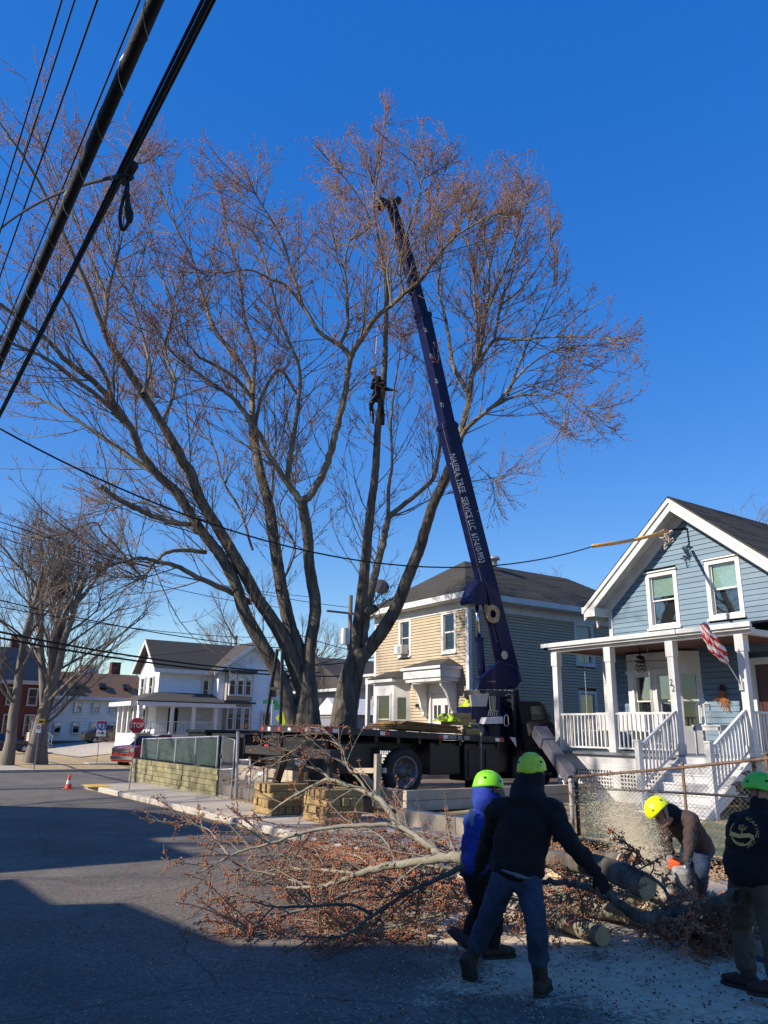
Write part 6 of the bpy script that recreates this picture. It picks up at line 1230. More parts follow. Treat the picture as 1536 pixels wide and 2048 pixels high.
fallen('felled_branch', 'forked limb lying flat in the middle of the reddish brush pile', [
    (Z([(900, 1770, .25), (840, 1760, .3), (760, 1752, .3), (700, 1745, .25), (640, 1740, .2), (580, 1738, .15), (520, 1745, .1)]), .032, .01), (Z([(760, 1752, .3), (720, 1716, .45), (680, 1706, .4), (620, 1704, .3)]), .016, .006), (Z([(800, 1755, .3), (776, 1690, .6), (740, 1660, .7), (700, 1655, .6)]), .014, .005)], 127, 105, cut=False, tl=(.3, .9), zmax=.42)
fallen('felled_branch', 'brush of reddish budded twigs heaped over the kerb behind the workers', [
    (Z([(960, 1745, .2), (880, 1735, .25), (800, 1725, .25), (720, 1715, .25), (650, 1710, .2), (580, 1712, .1)]), .026, .008), (Z([(860, 1730, .25), (820, 1700, .35), (760, 1680, .35), (690, 1662, .35), (640, 1652, .3)]), .018, .006), (Z([(930, 1738, .3), (900, 1690, .5), (850, 1665, .55), (790, 1665, .5)]), .014, .005)], 153, 106, cut=False, tl=(.3, 1.0), zmax=.5)
fallen('felled_branch', 'twiggy branch lying on the sawdust in front of the left logs', [
    (Z([(1010, 1800, .2), (950, 1815, .2), (880, 1830, .15), (800, 1850, .1), (730, 1868, .06), (680, 1880, .04)]), .02, .007), (Z([(940, 1815, .2), (900, 1790, .35), (850, 1780, .35), (800, 1785, .3)]), .012, .005)], 114, 107, cut=False, tl=(.25, .8), zmax=.45)
fallen('felled_branch', 'budded brush between the standing workers and the chain link fence', [
    (Z([(1330, 1800, .3), (1250, 1790, .35), (1180, 1780, .4), (1110, 1790, .4), (1050, 1800, .3), (990, 1790, .3)]), .025, .008), (Z([(1230, 1790, .3), (1200, 1760, .5), (1150, 1740, .5), (1100, 1735, .4)]), .014, .005)], 108, 108, cut=False, tl=(.25, .7), zmax=.7)
fallen('felled_branch', 'dead dark brush heaped at the right edge beside the khaki trousers', [
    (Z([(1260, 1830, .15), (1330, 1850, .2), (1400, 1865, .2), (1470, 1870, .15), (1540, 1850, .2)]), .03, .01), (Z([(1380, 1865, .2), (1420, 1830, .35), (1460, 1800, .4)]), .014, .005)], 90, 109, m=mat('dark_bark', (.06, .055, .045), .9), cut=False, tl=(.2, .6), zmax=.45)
fallen('felled_branch', 'slim dark branch with buds leaning in front of the chainsaw worker', [
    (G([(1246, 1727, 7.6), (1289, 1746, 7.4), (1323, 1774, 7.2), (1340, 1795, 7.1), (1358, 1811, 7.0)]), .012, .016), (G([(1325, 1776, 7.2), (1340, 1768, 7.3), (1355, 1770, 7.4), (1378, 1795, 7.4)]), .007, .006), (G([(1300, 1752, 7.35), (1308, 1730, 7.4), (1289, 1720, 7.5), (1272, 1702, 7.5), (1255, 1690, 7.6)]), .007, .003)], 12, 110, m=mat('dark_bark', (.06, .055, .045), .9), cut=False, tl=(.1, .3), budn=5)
fallen('held_branch', 'crooked dark branch carried between the black jacketed worker and the worker in khaki', [
    (G([(1085, 1765, 6.9), (1131, 1765, 6.85), (1184, 1777, 6.8), (1224, 1796, 6.75), (1252, 1817, 6.7), (1277, 1836, 6.65), (1327, 1833, 6.6), (1370, 1827, 6.55), (1420, 1812, 6.5), (1475, 1794, 6.4)]), .022, .055)], 10, 111, m=barkm, cut=False, tl=(.15, .5))
def log(label, A, B, r0, r1, seed, mid=None, stub=None):
    o = thing('log', label, 'log', tuple((np.array(A)+np.array(B))/2*[1, 1, 0])); pts = [A]+([mid] if mid is not None else [(np.array(A)+np.array(B))/2])+[B]; P = catmull(pts, 10); R = np.linspace(r0, r1, len(P))
    V, F = rough_tube(P, R, 20, .06, seed); np_mesh('log_bark', V, F, barkm if seed % 2 else mat('grey_log_bark', (.13, .12, .085), .95, (.24, .22, .17), 9, 1, 24, detail=8), o)
    for e, q, r in ((P[0], P[1], r0), (P[-1], P[-2], r1)):
        d = unit(e-q); b = MB(); b.lathe([(0, .004), (r*.98, .003), (r*1.0, -.01)], e, d, 22); b.build('cut_face', cutwood, o)
        b = MB(); b.lathe([(r*.25, .0055), (r*.32, .0055)], e, d, 20); b.lathe([(r*.55, .0055), (r*.6, .0055)], e, d, 20); b.lathe([(r*.8, .0055), (r*.84, .0055)], e, d, 20); b.build('growth_ring', mat('ring', (.42, .28, .14), .9), o)
    return o
log('thick dark log hanging above the pile, its round cut face towards the viewer', oR(1085, 1716, 8.5), oR(1296, 1774, 7.5), .085, .105, 1, mid=oR(1200, 1733, 7.9))
log('mottled pale log with cut face, nearest the shadow edge', oz(1080, 1822, .12), oz(1206, 1873, .09), .10, .085, 2)
log('grey log lying behind the nearest pale log', oz(1068, 1788, .15), oz(1256, 1826, .12), .11, .10, 4)
log('log under the chainsaw bar on the kerb', oz(1242, 1795, .2), oz(1392, 1812, .16), .14, .13, 6)
log('short thick log with lit end face left of the chainsaw worker', oz(1290, 1815, .16), oz(1350, 1816, .16), .11, .12, 8)
log('heavy dark log in shade at the right below the chainsaw', oz(1330, 1834, .17), oz(1508, 1856, .18), .15, .17, 3)
log('upper short log with pale end beside the fence', oR(1180, 1722, 8.9), oR(1248, 1728, 8.6), .09, .1, 5)
log('small pale sawn log segment below the saw cut', oz(1318, 1842, .07), oz(1345, 1856, .06), .06, .07, 10)
b = MB(); c = oz(1108, 1755, .16); b.prism([c+[.0, -.12, 0], c+[0, .13, 0], c+[.02, .15, .14], c+[0, 0, .2], c+[0, -.14, .13]], (.16, 0, 0)); b.build('split_wood_block', cutwood, label='pale split block of fresh wood standing on the pavement', cat='wood block', bevel=.01)
b = MB(); c = oz(1468, 1826, .15); b.box(c[0]-.1, c[0]+.12, c[1]-.14, c[1]+.14, .15, .21); b.build('loose_brick', mat('pale_brick', (.35, .13, .09), .9, (.4, .2, .14), 10), label='flat reddish brick beside the dark log', cat='brick', bevel=.006)
# sawdust film and litter
def sawmat():
    m = mat('sawdust', (.46, .37, .25), .95, (.68, .57, .41), 9, .5, 60, detail=8); t = m.node_tree; b = t.nodes['Principled BSDF']; g = t.nodes.new('ShaderNodeNewGeometry')
    n = t.nodes.new('ShaderNodeTexNoise'); n.inputs['Scale'].default_value = 22; n.inputs['Detail'].default_value = 9; n.inputs['Roughness'].default_value = .75; t.links.new(g.outputs['Position'], n.inputs['Vector'])
    n2 = t.nodes.new('ShaderNodeTexNoise'); n2.inputs['Scale'].default_value = 1.1; n2.inputs['Detail'].default_value = 7; t.links.new(g.outputs['Position'], n2.inputs['Vector'])
    a = t.nodes.new('ShaderNodeAttribute'); a.attribute_name = 'cover'; ad = t.nodes.new('ShaderNodeMath'); ad.operation = 'ADD'; t.links.new(n.outputs[0], ad.inputs[0]); ml = t.nodes.new('ShaderNodeMath'); ml.operation = 'MULTIPLY_ADD'; ml.inputs[1].default_value = 1.1; ml.inputs[2].default_value = -.56; t.links.new(n2.outputs[0], ml.inputs[0]); t.links.new(ml.outputs[0], ad.inputs[1])
    a2 = t.nodes.new('ShaderNodeMath'); a2.operation = 'ADD'; t.links.new(ad.outputs[0], a2.inputs[0]); t.links.new(a.outputs['Fac'], a2.inputs[1]); r = t.nodes.new('ShaderNodeMapRange'); r.inputs[1].default_value = .88; r.inputs[2].default_value = 1.12; t.links.new(a2.outputs[0], r.inputs[0]); t.links.new(r.outputs[0], b.inputs['Alpha']); return m
SM = sawmat()
def sawsheet(name, x0, x1, y0, y1, zf, cov, label):
    xs = np.arange(x0, x1+1e-6, .12); ys = np.arange(y0, y1+1e-6, .12); V = []; A = []
    for x in xs:
        for y in ys: V.append((x, y, zf(x, y))); A.append(cov(x, y))
    nx, ny = len(xs), len(ys); i, j = np.meshgrid(np.arange(nx-1), np.arange(ny-1), indexing='ij'); a = (i*ny+j).ravel(); o = np_mesh(name, np.array(V), np.stack([a, a+ny, a+ny+1, a+1], -1), SM, None, 'stuff'); o['label'] = label
    at = o.data.attributes.new('cover', 'FLOAT', 'POINT'); at.data.foreach_set('value', np.array(A, dtype=np.float32))
def cov(x, y):
    d1 = math.hypot((x-6.1)/1.6, (y-4.3)/2.4); d2 = math.hypot((x-5.2)/1.7, (y-3.0)/2.2); d3 = math.hypot((x-5.9)/1.0, (y-6.3)/1.8)
    c = max(1.32-.58*d1, 1.12-.6*d2, 1.4-.6*d3); return max(0.0, min(.7, c*.66))
sawsheet('sawdust_layer', 2.6, 6.82, -.5, 9.5, lambda x, y: .005, cov, 'pale sawdust scattered over the asphalt around the logs')
sawsheet('sawdust_layer', 7.0, 9.3, 2.0, 9.0, lambda x, y: .157, lambda x, y: max(0, min(.62, .85-.45*math.hypot((x-7.6)/1.2, (y-5.4)/2.2))), 'pale sawdust scattered over the pavement by the fence')
def reg(x0, x1, y0, y1, cx, cy, s):
    def f(rng, n): P = np.column_stack([rng.normal(cx, s, n), rng.normal(cy, s*1.1, n)]); P = P[(P[:, 0] > x0) & (P[:, 0] < x1) & (P[:, 1] > y0) & (P[:, 1] < y1)]; return P
    return f
litter('bud_litter', 'reddish fallen buds strewn over the asphalt', 2800, reg(1.5, 6.6, 2, 14, 4.8, 8.0, 1.9), lambda x, y: .0, budb, .012, .034, 1)
litter('bud_litter', 'dense reddish buds fallen under the brush pile', 4800, reg(3.2, 6.75, 3.5, 12.5, 5.9, 8.4, 1.15), lambda x, y: .01, budb, .012, .036, 2)
litter('bud_litter', 'reddish buds fallen on the pavement by the fence', 5000, reg(6.9, 9.3, 3, 17, 7.9, 8.0, 2.2), lambda x, y: .15, budb, .012, .035, 3)
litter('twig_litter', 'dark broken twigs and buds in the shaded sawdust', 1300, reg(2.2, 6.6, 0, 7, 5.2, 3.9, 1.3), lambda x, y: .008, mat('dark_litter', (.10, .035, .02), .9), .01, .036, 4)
litter('dead_leaves', 'dry brown leaves drifted against the chain link fence', 8200, reg(9.0, 11.5, 2, 9.6, 9.6, 7.3, 1.1), lambda x, y: .2+.1*random.random()*(x > 9.5), mat('dry_leaf', (.28, .17, .09), .9, (.4, .28, .17), 30), .03, .08, 5)
litter('dead_leaves', 'leaf litter along the granite kerb and gate', 1500, lambda rng, n: np.column_stack([rng.normal(kx(15)-.05, .06, n), rng.uniform(10, 24, n)]), lambda x, y: .0 if x < 6.85 else .13, mat('dry_leaf', (.28, .17, .09), .9), .01, .03, 6)
litter('dead_leaves', 'leaf litter below the chain link gate', 1600, lambda rng, n: np.column_stack([rng.normal(8.75, .22, n), rng.uniform(16.4, 20.2, n)]), lambda x, y: .16+.1*random.random()*(x > 8.6), mat('dry_leaf', (.28, .17, .09), .9), .02, .06, 7)
litter('wood_chips', 'small pale chips on the asphalt', 5200, reg(1.2, 6.7, -1, 12, 4.6, 4.4, 2.2), lambda x, y: .004, chip, .006, .016, 8)
rng = np.random.default_rng(9); n = 45000; t = rng.random(n)**1.25; p0, p1 = oR(1336, 1796, 8.7), oR(1228, 1600, 9.6); C = p0+(p1-p0)*t[:, None]+rng.normal(size=(n, 3))*(.02+.17*t[:, None])*[1, 1, .9]; k = C[:, 2] > .18; C = C[k]; n = len(C)
o = thing('sawdust_spray', 'cloud of flying sawdust thrown up by the chainsaw', 'sawdust', tuple(p0*[1, 1, 0])); o['kind'] = 'stuff'; del o['category']; buds_mesh('flying_chips', C, rng.normal(size=(n, 3)), rng.uniform(.006, .013, n), rng.uniform(.0018, .0035, n), chip, o)
# small solar path lights by the steps
for (x, y, R, lb) in ((1478, 1570, 13.0, 'left black solar path light before the steps'), (1497, 1548, 13.6, 'right black solar path light before the steps')):
    c = oR(x, y, R); s_ = thing('path_light', lb, 'path light', (c[0], c[1], .35)); b = MB(); b.cyl((c[0], c[1], .33), (c[0], c[1], c[2]), .012, 6); b.build('stake', black, s_); b = MB(); b.lathe([(.0, .06), (.03, .05), (.11, .0), (.1, -.01)], c, (0, 0, 1), 14); b.lathe([(.05, 0), (.05, -.1), (.0, -.1)], c, (0, 0, 1), 10); b.build('lamp_head', black, s_)
# ------------------------------------------------------------------ people
CT = bpy.data.textures.new('cloth_folds', 'CLOUDS'); CT.noise_scale = .09; CT.noise_depth = 3
def soft(name, chains, voxel, m, parent, disp=0., smooth=3, capr=True, kind=None, label=None):
    """chains: list of (points, ra list, rb list, side axis) merged into ONE continuous surface"""
    b = MB(); n = 16
    for ch in chains:
        pts, ra, rb, ax = ch; pts = [np.array(p, float) for p in pts]; k = len(pts)
        if not hasattr(ra, '__len__'): ra = [ra]*k
        if rb is None: rb = ra
        if not hasattr(rb, '__len__'): rb = [rb]*k
        sub = 4; P = catmull(pts, sub); u = np.linspace(0, k-1, len(P)); RA = np.interp(u, range(k), ra); RB = np.interp(u, range(k), rb); rings = []
        if capr:
            t0 = unit(P[0]-P[1]); t1 = unit(P[-1]-P[-2])
            pre = [(P[0]+t0*min(RA[0], RB[0])*h, RA[0]*q, RB[0]*q) for h, q in ((.9, .25), (.75, .6), (.4, .9))]; post = [(P[-1]+t1*min(RA[-1], RB[-1])*h, RA[-1]*q, RB[-1]*q) for h, q in ((.4, .9), (.75, .6), (.9, .25))]
            rings = pre+[(P[i], RA[i], RB[i]) for i in range(len(P))]+post
        else: rings = [(P[i], RA[i], RB[i]) for i in range(len(P))]
        T = [unit(rings[min(i+1, len(rings)-1)][0]-rings[max(i-1, 0)][0]) for i in range(len(rings))]; vs = []; a = None
        for (c, r1, r2), t in zip(rings, T):
            if ax is not None: a = unit(np.array(ax)-t*np.dot(ax, t))
            elif a is None: a, _ = frame(t)
            else: a = unit(a-t*np.dot(a, t))
            b2 = np.cross(t, a)
            for j in range(n): th = 2*math.pi*j/n; vs.append(c+a*math.cos(th)*r1+b2*math.sin(th)*r2)
        K = len(rings); fs = [(i*n+j, i*n+(j+1) % n, (i+1)*n+(j+1) % n, (i+1)*n+j) for i in range(K-1) for j in range(n)]+[tuple(range(n))[::-1], tuple((K-1)*n+j for j in range(n))]
        b.add(vs, fs)
    o = b.build(name, m, parent, smooth=True, kind=kind, label=label); r = o.modifiers.new('remesh', 'REMESH'); r.mode = 'VOXEL'; r.voxel_size = voxel; r.use_smooth_shade = True
    s_ = o.modifiers.new('smooth', 'SMOOTH'); s_.iterations = smooth; s_.factor = .5
    if disp: d = o.modifiers.new('folds', 'DISPLACE'); d.texture = CT; d.strength = disp; d.mid_level = .5; d.texture_coords = 'GLOBAL'
    return o
def hand_chains(w, d, nrm_, curl=.5, k=1.0, side=1):
    d = unit(d); nv = unit(np.array(nrm_)-d*np.dot(nrm_, d)); s = np.cross(d, nv)*side; out = [([w, w+d*.045, w+d*.09], [.026*k, .040*k, .041*k], [.02*k, .016*k, .013*k], s)]
    for i, (off, L) in enumerate(((-.031, .072), (-.0105, .082), (.0105, .078), (.031, .060))):
        p = w+d*.085+s*off; dd = unit(d+s*off*2.2); ch = [p-dd*.02, p]; 
        for q in range(3): a = curl*(.55+.35*q); dd = unit(dd*math.cos(a)+nv*math.sin(a)); ch.append(ch[-1]+dd*L*(.45, .31, .24)[q])
        out.append((ch, [.0105*k, .0105*k, .0100*k, .0092*k, .0082*k], None, None))
    p = w+d*.025-s*.024; dd = unit(d*.7-s*.75+nv*.25); out.append(([p, p+dd*.032, p+unit(dd+nv*.35+d*.3)*.060, p+unit(dd+nv*.7+d*.5)*.085], [.0135*k, .013*k, .0115*k, .0095*k], None, None)); return out
def head_chains(c, f, up):
    f = unit(f); up = unit(np.array(up)-f*np.dot(up, f)); s = np.cross(f, up)
    return [([c-up*.085+f*.035, c-up*.05+f*.022, c-f*.0, c+up*.06-f*.008, c+up*.098-f*.01], [.045, .062, .076, .074, .045], [.05, .075, .094, .09, .055], s),
            ([c+f*.088+up*.012, c+f*.108-up*.018, c+f*.100-up*.032], [.009, .013, .014], None, None), ([c+f*.085-up*.055-s*.018, c+f*.092-up*.055, c+f*.085-up*.055+s*.018], .010, None, None), ([c+f*.07-up*.088, c+f*.082-up*.086], .018, None, None),
            ([c+s*.078-up*.028, c+s*.086+up*.022-f*.006], [.011, .016], [.02, .026], s), ([c-s*.078-up*.028, c-s*.086+up*.022-f*.006], [.011, .016], [.02, .026], s)], f, up, s
def helmet(parent, c, f, up, m, visor=False, seed=0):
    f = unit(f); up = unit(np.array(up)-f*np.dot(up, f)); s = np.cross(f, up); b = MB(); n1, n2 = 12, 36; vs = []
    for i in range(n1+1):
        ph = (math.pi*.55)*i/n1
        for j in range(n2):
            th = 2*math.pi*j/n2; r = math.sin(ph); lift = .028*math.cos(th)*max(0, (i-8)/4) ; rim = .006*(i == n1)
            ridge = 1+.02*math.exp(-((abs(math.sin(th)*r)-.28)/.07)**2)*(ph < 1.4)
            back = -.022*max(0, -math.cos(th))*max(0, (i-7)/5)
            vs.append(c+f*(.132+rim)*r*math.cos(th)*ridge+s*(.112+rim)*r*math.sin(th)*ridge+up*(.118*math.cos(ph)*ridge+.03+lift*.6+back))
    fs = [(i*n2+j, (i+1)*n2+j, (i+1)*n2+(j+1) % n2, i*n2+(j+1) % n2) for i in range(n1) for j in range(n2)]; b.add(vs, fs)
    h = b.build('helmet', m, parent, smooth=True); sd = h.modifiers.new('shell', 'SOLIDIFY'); sd.thickness = .004
    b = MB()
    for sg in (1, -1):
        for (th, ph, rr) in ((2.2, 1.25, .014), (1.0, 1.2, .014)): 
            q = c+f*.131*math.sin(ph)*math.cos(th)+s*sg*.112*math.sin(ph)*math.sin(th)+up*(.118*math.cos(ph)+.03); b.ball(q, rr, 10, 6, sc=(1, 1, .7))
        for k in range(4): th = 1.9+.18*k; ph = .75; q = c+f*.1335*math.sin(ph)*math.cos(th)+s*sg*.1135*math.sin(ph)*math.sin(th)+up*(.1195*math.cos(ph)+.03); b.ball(q, .006, 8, 4)
    b.build_each('vent', black, h); b = MB(); b.tube([c+s*.105+up*.0, c+s*.07-up*.07+f*.03, c-up*.115+f*.045, c-s*.07-up*.07+f*.03, c-s*.105+up*.0], .006, 6); b.build('chin_strap', black, h)
    if visor: b = MB(); vs = []; [vs.extend([c+f*.14*math.cos(t)+s*.125*math.sin(t)+up*.02, c+f*.19*math.cos(t)+s*.14*math.sin(t)-up*.06]) for t in np.linspace(-1.1, 1.1, 11)]; b.add(vs, [(2*i, 2*i+1, 2*i+3, 2*i+2) for i in range(10)]); b.build('visor', mat('visor_mesh', (.03, .06, .03), .6, alpha=.75), h)
    return h
def boot(parent, ank, toe, sole_n, m, nm='boot', shaft=.22, up=None):
    """ank ankle centre, toe tip of boot, sole_n direction from foot to ground"""
    ank = np.array(ank, float); toe = np.array(toe, float); dn = unit(sole_n); f = unit((toe-ank)-dn*np.dot(toe-ank, dn)); s = np.cross(f, dn); L_ = max(.2, np.linalg.norm(toe-ank)); heel = ank-f*.05+dn*.06; u = -dn if up is None else unit(up)
    o = soft(nm, [([heel, ank+dn*.05+f*.04, ank+f*.12+dn*.062, ank+f*(.19)+dn*.068], [.046, .05, .053, .044], [.05, .052, .04, .026], s), ([ank+dn*.05, ank, ank+u*shaft*.5, ank+u*shaft], [.055, .055, .062, .072], [.06, .06, .066, .075], s)], .009, m, parent, .012, 2)
    b = MB(); sol = []; 
    for (a, w_) in ((-.085, .03), (-.06, .044), (.0, .046), (.09, .052), (.16, .053), (.215, .03)): sol.append((a, w_))
    poly = [ank+f*a+s*w_+dn*.09 for a, w_ in sol]+[ank+f*a-s*w_+dn*.09 for a, w_ in sol[::-1]]; b.prism(poly, dn*.026); b.build('boot_sole', blackrub, o, bevel=.004); return o
def person(label, J, jacket, trousers, bootm_, helm, glove=None, fdir=(1, 0, 0), hup=(0, 0, 1), hf=None, jw=1., visor=False, curl=(.5, .5), palm=((0, 0, -1), (0, 0, -1)), group=None, hem=0., feet=None, scale=1., tend=.9, shaft=.12):
    o = thing('person', label, 'person', (float(J['pel'][0]), float(J['pel'][1]), 0), group); V = {k: np.array(v, float) for k, v in J.items()}; lat = unit(V['shR']-V['shL']); latp = unit(V['hipR']-V['hipL']); k = scale
    hc, f, up, s = head_chains(V['head'], hf if hf is not None else fdir, hup)
    ch = list(hc); nk = V['neck']; ch.append(([V['head']-up*.07-f*.01, nk, V['che']+(nk-V['che'])*.7], [.055, .062, .08], [.058, .062, .07], lat))
    tor = [V['pel'], V['pel']+(V['che']-V['pel'])*.45, V['che'], nk-(nk-V['che'])*.25]; ch.append((tor, [.15*k, .135*k, .155*k, .12*k], [.10*k, .095*k, .115*k, .08*k], lat))
    W_ = {}
    for S_, i in (('L', 0), ('R', 1)):
        sh, el, ha = V['sh'+S_], V['el'+S_], V['ha'+S_]; ch.append(([V['che']+(nk-V['che'])*.5, sh, (sh+el)/2, el, (el+ha)/2, ha], [.06, .058, .05, .042, .04, .028], None, None)); d = V.get('hd'+S_, ha-el); hcx = hand_chains(ha, d, palm[i], curl[i], 1., 1 if S_ == 'R' else -1); ch += hcx; W_[S_] = (ha, d, palm[i], curl[i])
        hp, kn, an = V['hip'+S_], V['kn'+S_], V['an'+S_]; tdir = unit((V['to'+S_]-an)) if 'to'+S_ in V else unit(fdir); ch.append(([V['pel']*.5+hp*.5, hp, (hp+kn)/2, kn, kn+(an-kn)*.35, an, an+tdir*.05], [.09*k, .088*k, .076*k, .056*k, .056*k, .038*k, .035], None, None)); ch.append(([an, an+tdir*.1-np.array([0, 0, .02])], [.035, .03], None, None))
    soft('body', ch, .010, skin, o, 0, 2)
    # trousers
    tc = [([V['pel']+(V['che']-V['pel'])*.22, V['pel'], V['pel']-(V['che']-V['pel'])*.12], [.165*k, .175*k, .16*k], [.118*k, .128*k, .12*k], latp)]
    for S_ in 'LR':
        hp, kn, an = V['hip'+S_], V['kn'+S_], V['an'+S_]; tc.append(([V['pel']*.4+hp*.6, hp, hp+(kn-hp)*.5, kn, kn+(an-kn)*.4, kn+(an-kn)*tend], [.10*k, .105*k, .092*k, .078*k, .078*k, .072*k], None, None))
    soft('trousers', tc, .013, trousers, o, .040, 3)
    # jacket
    j = jw; jc = [([V['pel']+(V['che']-V['pel'])*(.06-hem), V['pel']+(V['che']-V['pel'])*.4, V['che'], V['che']+(nk-V['che'])*.55, nk], [.19*j*k, .185*j*k, .20*j*k, .165*j*k, .085], [.14*j*k, .135*j*k, .15*j*k, .12*j*k, .08], lat)]
    for S_ in 'LR':
        sh, el, ha = V['sh'+S_], V['el'+S_], V['ha'+S_]; jc.append(([V['che']+(nk-V['che'])*.35, sh, sh+(el-sh)*.5, el, el+(ha-el)*.5, el+(ha-el)*.95], [.09*j, .088*j, .074*j, .066*j, .058*j, .046*j], None, None))
    soft('jacket', jc, .013, jacket, o, .046, 3)
    soft('collar', [([nk-up*.02-f*.0, nk+up*.05-f*.01], [.09, .085], [.09, .085], lat)], .012, jacket, o, .02, 2)
    for S_, i in (('L', 0), ('R', 1)):
        if glove: ha, d, pn, c_ = W_[S_]; soft('glove', hand_chains(ha, d, pn, c_, 1.22, 1 if S_ == 'R' else -1)+[([ha-unit(d)*.05, ha+unit(d)*.02], [.04, .034], None, None)], .0055, glove, o, 0, 2)
        an = V['an'+S_]; to = V.get('to'+S_, an+unit(fdir)*.2); boot(o, an, to, V.get('sn'+S_, np.array([0, 0, -1.])), bootm_, up=unit(V['kn'+S_]-an), shaft=shaft)
    if helm: helmet(o, V['head']+up*.035, hf if hf is not None else fdir, hup, helm, visor)
    b = MB(); hh = V['head']; fs_ = f
    for sg in (1, -1): b.ball(hh+fs_*.082+s*sg*.031+up*.008, .012, 8, 6)
    b.build('eye', mat('eye', (.05, .035, .03), .2), o)
    hr = soft('hair', [([hh+up*.02-f*.06, hh+up*.05-f*.05, hh+up*.088-f*.02], [.06, .068, .05], [.04, .055, .06], s)], .01, mat('hair_dark', (.02, .014, .01), .7), o, .01, 2); return o
q = lambda x, y, R: oR(x, y, R)
zf = lambda p, z: np.array([p[0], p[1], z])
# 1. worker in black jacket, back to the viewer
fR = oz(1082, 1992, .0); Rr = math.hypot(fR[0], fR[1]); 
J1 = dict(pel=q(1032, 1742, 6.45), che=q(1048, 1652, 6.5), neck=q(1056, 1592, 6.55), head=q(1064, 1553, 6.6), shL=q(1000, 1620, 6.55), shR=q(1100, 1621, 6.45), elL=q(975, 1688, 6.8), haL=q(958, 1735, 7.0), elR=q(1140, 1684, 6.35), haR=q(1192, 1745, 6.4), hipL=q(1008, 1758, 6.45), hipR=q(1056, 1760, 6.4), knL=q(975, 1840, 6.6), knR=q(1072, 1848, 6.35), anL=q(944, 1912, 6.75), anR=fR+np.array([.0, .0, .12]))
J1['hdR'] = q(1206, 1768, 6.4)-J1['haR']; J1['toR'] = J1['anR']+np.array([.17, .1, -.08]); J1['toL'] = J1['anL']+np.array([-.02, .02, -.2]); J1['snL'] = unit(np.array([-.75, -.25, -.55]))
w1 = person('worker in black jacket, jeans and lime helmet, back turned, reaching to a branch', J1, jblack, jeans, bootm, helm1, glove=jblack, fdir=(.75, .65, 0), hf=(.8, .6, -.15), hup=(.05, .1, 1), palm=((.3, .3, -1), (.6, .6, -.5)), jw=1.12, tend=.68, shaft=.27)
soft('hood', [([J1['head']+[-.03, -.03, .0], J1['neck']+[0, 0, .04], J1['neck']+[-.05, -.05, -.04], J1['neck']+[-.06, -.05, -.12]], [.105, .135, .16, .10], [.105, .125, .11, .06], unit(J1['shR']-J1['shL']))], .012, jblack, w1, .02, 2)
soft('shirt_tail', [([q(1004, 1740, 6.29), q(1035, 1751, 6.27), q(1064, 1758, 6.29)], [.008, .02, .006], [.008, .01, .006], (0, 0, 1))], .008, mat('white_shirt', (.12, .125, .15), .9), w1, .008, 2)
# 2. worker in blue behind
fR = oz(985, 1918, .0); R2 = 7.25
J2 = dict(pel=q(962, 1738, R2), che=q(972, 1662, R2+.05), neck=q(978, 1618, R2+.05), head=q(974, 1584, R2+.02), shL=q(948, 1640, R2), shR=q(1008, 1640, R2+.2), elL=q(938, 1685, R2-.05), haL=q(932, 1722, R2+.1), elR=q(1015, 1690, R2+.3), haR=q(990, 1730, R2+.5), hipL=q(950, 1750, R2), hipR=q(976, 1752, R2), knL=q(962, 1812, R2+.15), knR=q(988, 1830, R2-.05), anL=q(938, 1866, R2+.25), anR=fR+np.array([0, 0, .12]))
J2['toL'] = J2['anL']+np.array([-.12, .1, -.12]); J2['snL'] = unit(np.array([-.6, .2, -.6])); J2['toR'] = J2['anR']+np.array([.18, -.05, -.06]); J2['hdL'] = np.array([.1, .25, -.9])
w2 = person('worker in royal blue hooded jacket with green helmet, stooping behind the black jacketed worker', J2, jblue, jblack, bootm, helm2, glove=jblack, fdir=(.95, -.1, 0), hf=(.85, -.35, -.25), hup=(-.25, .2, 1), visor=True, palm=((.2, .6, -.6), (.2, .6, -.6)), jw=.98)
soft('hood', [([J2['head']+[-.035, .01, .02], J2['head']+[-.02, .0, -.07], J2['neck']+[0, 0, .03], J2['neck']+[.02, -.02, -.04]], [.098, .12, .165, .16], [.095, .11, .13, .12], (0, 1, 0))], .012, jblue, w2, .02, 2)
c_ = q(943, 1634, R2-.10); b = MB(); b.lathe([(0, .0), (.05, .0)], c_, -unit(np.array([c_[0], c_[1], 0])), 16); V_ = [tuple(np.array(v)) for v in b.v]; b.v = [(c_[0]+(v[0]-c_[0])*.5, c_[1]+(v[1]-c_[1])*.5, c_[2]+(v[2]-c_[2])*1.5) for v in V_]; b.build('sleeve_emblem', mat('pale_print', (.12, .2, .28), .8), w2)
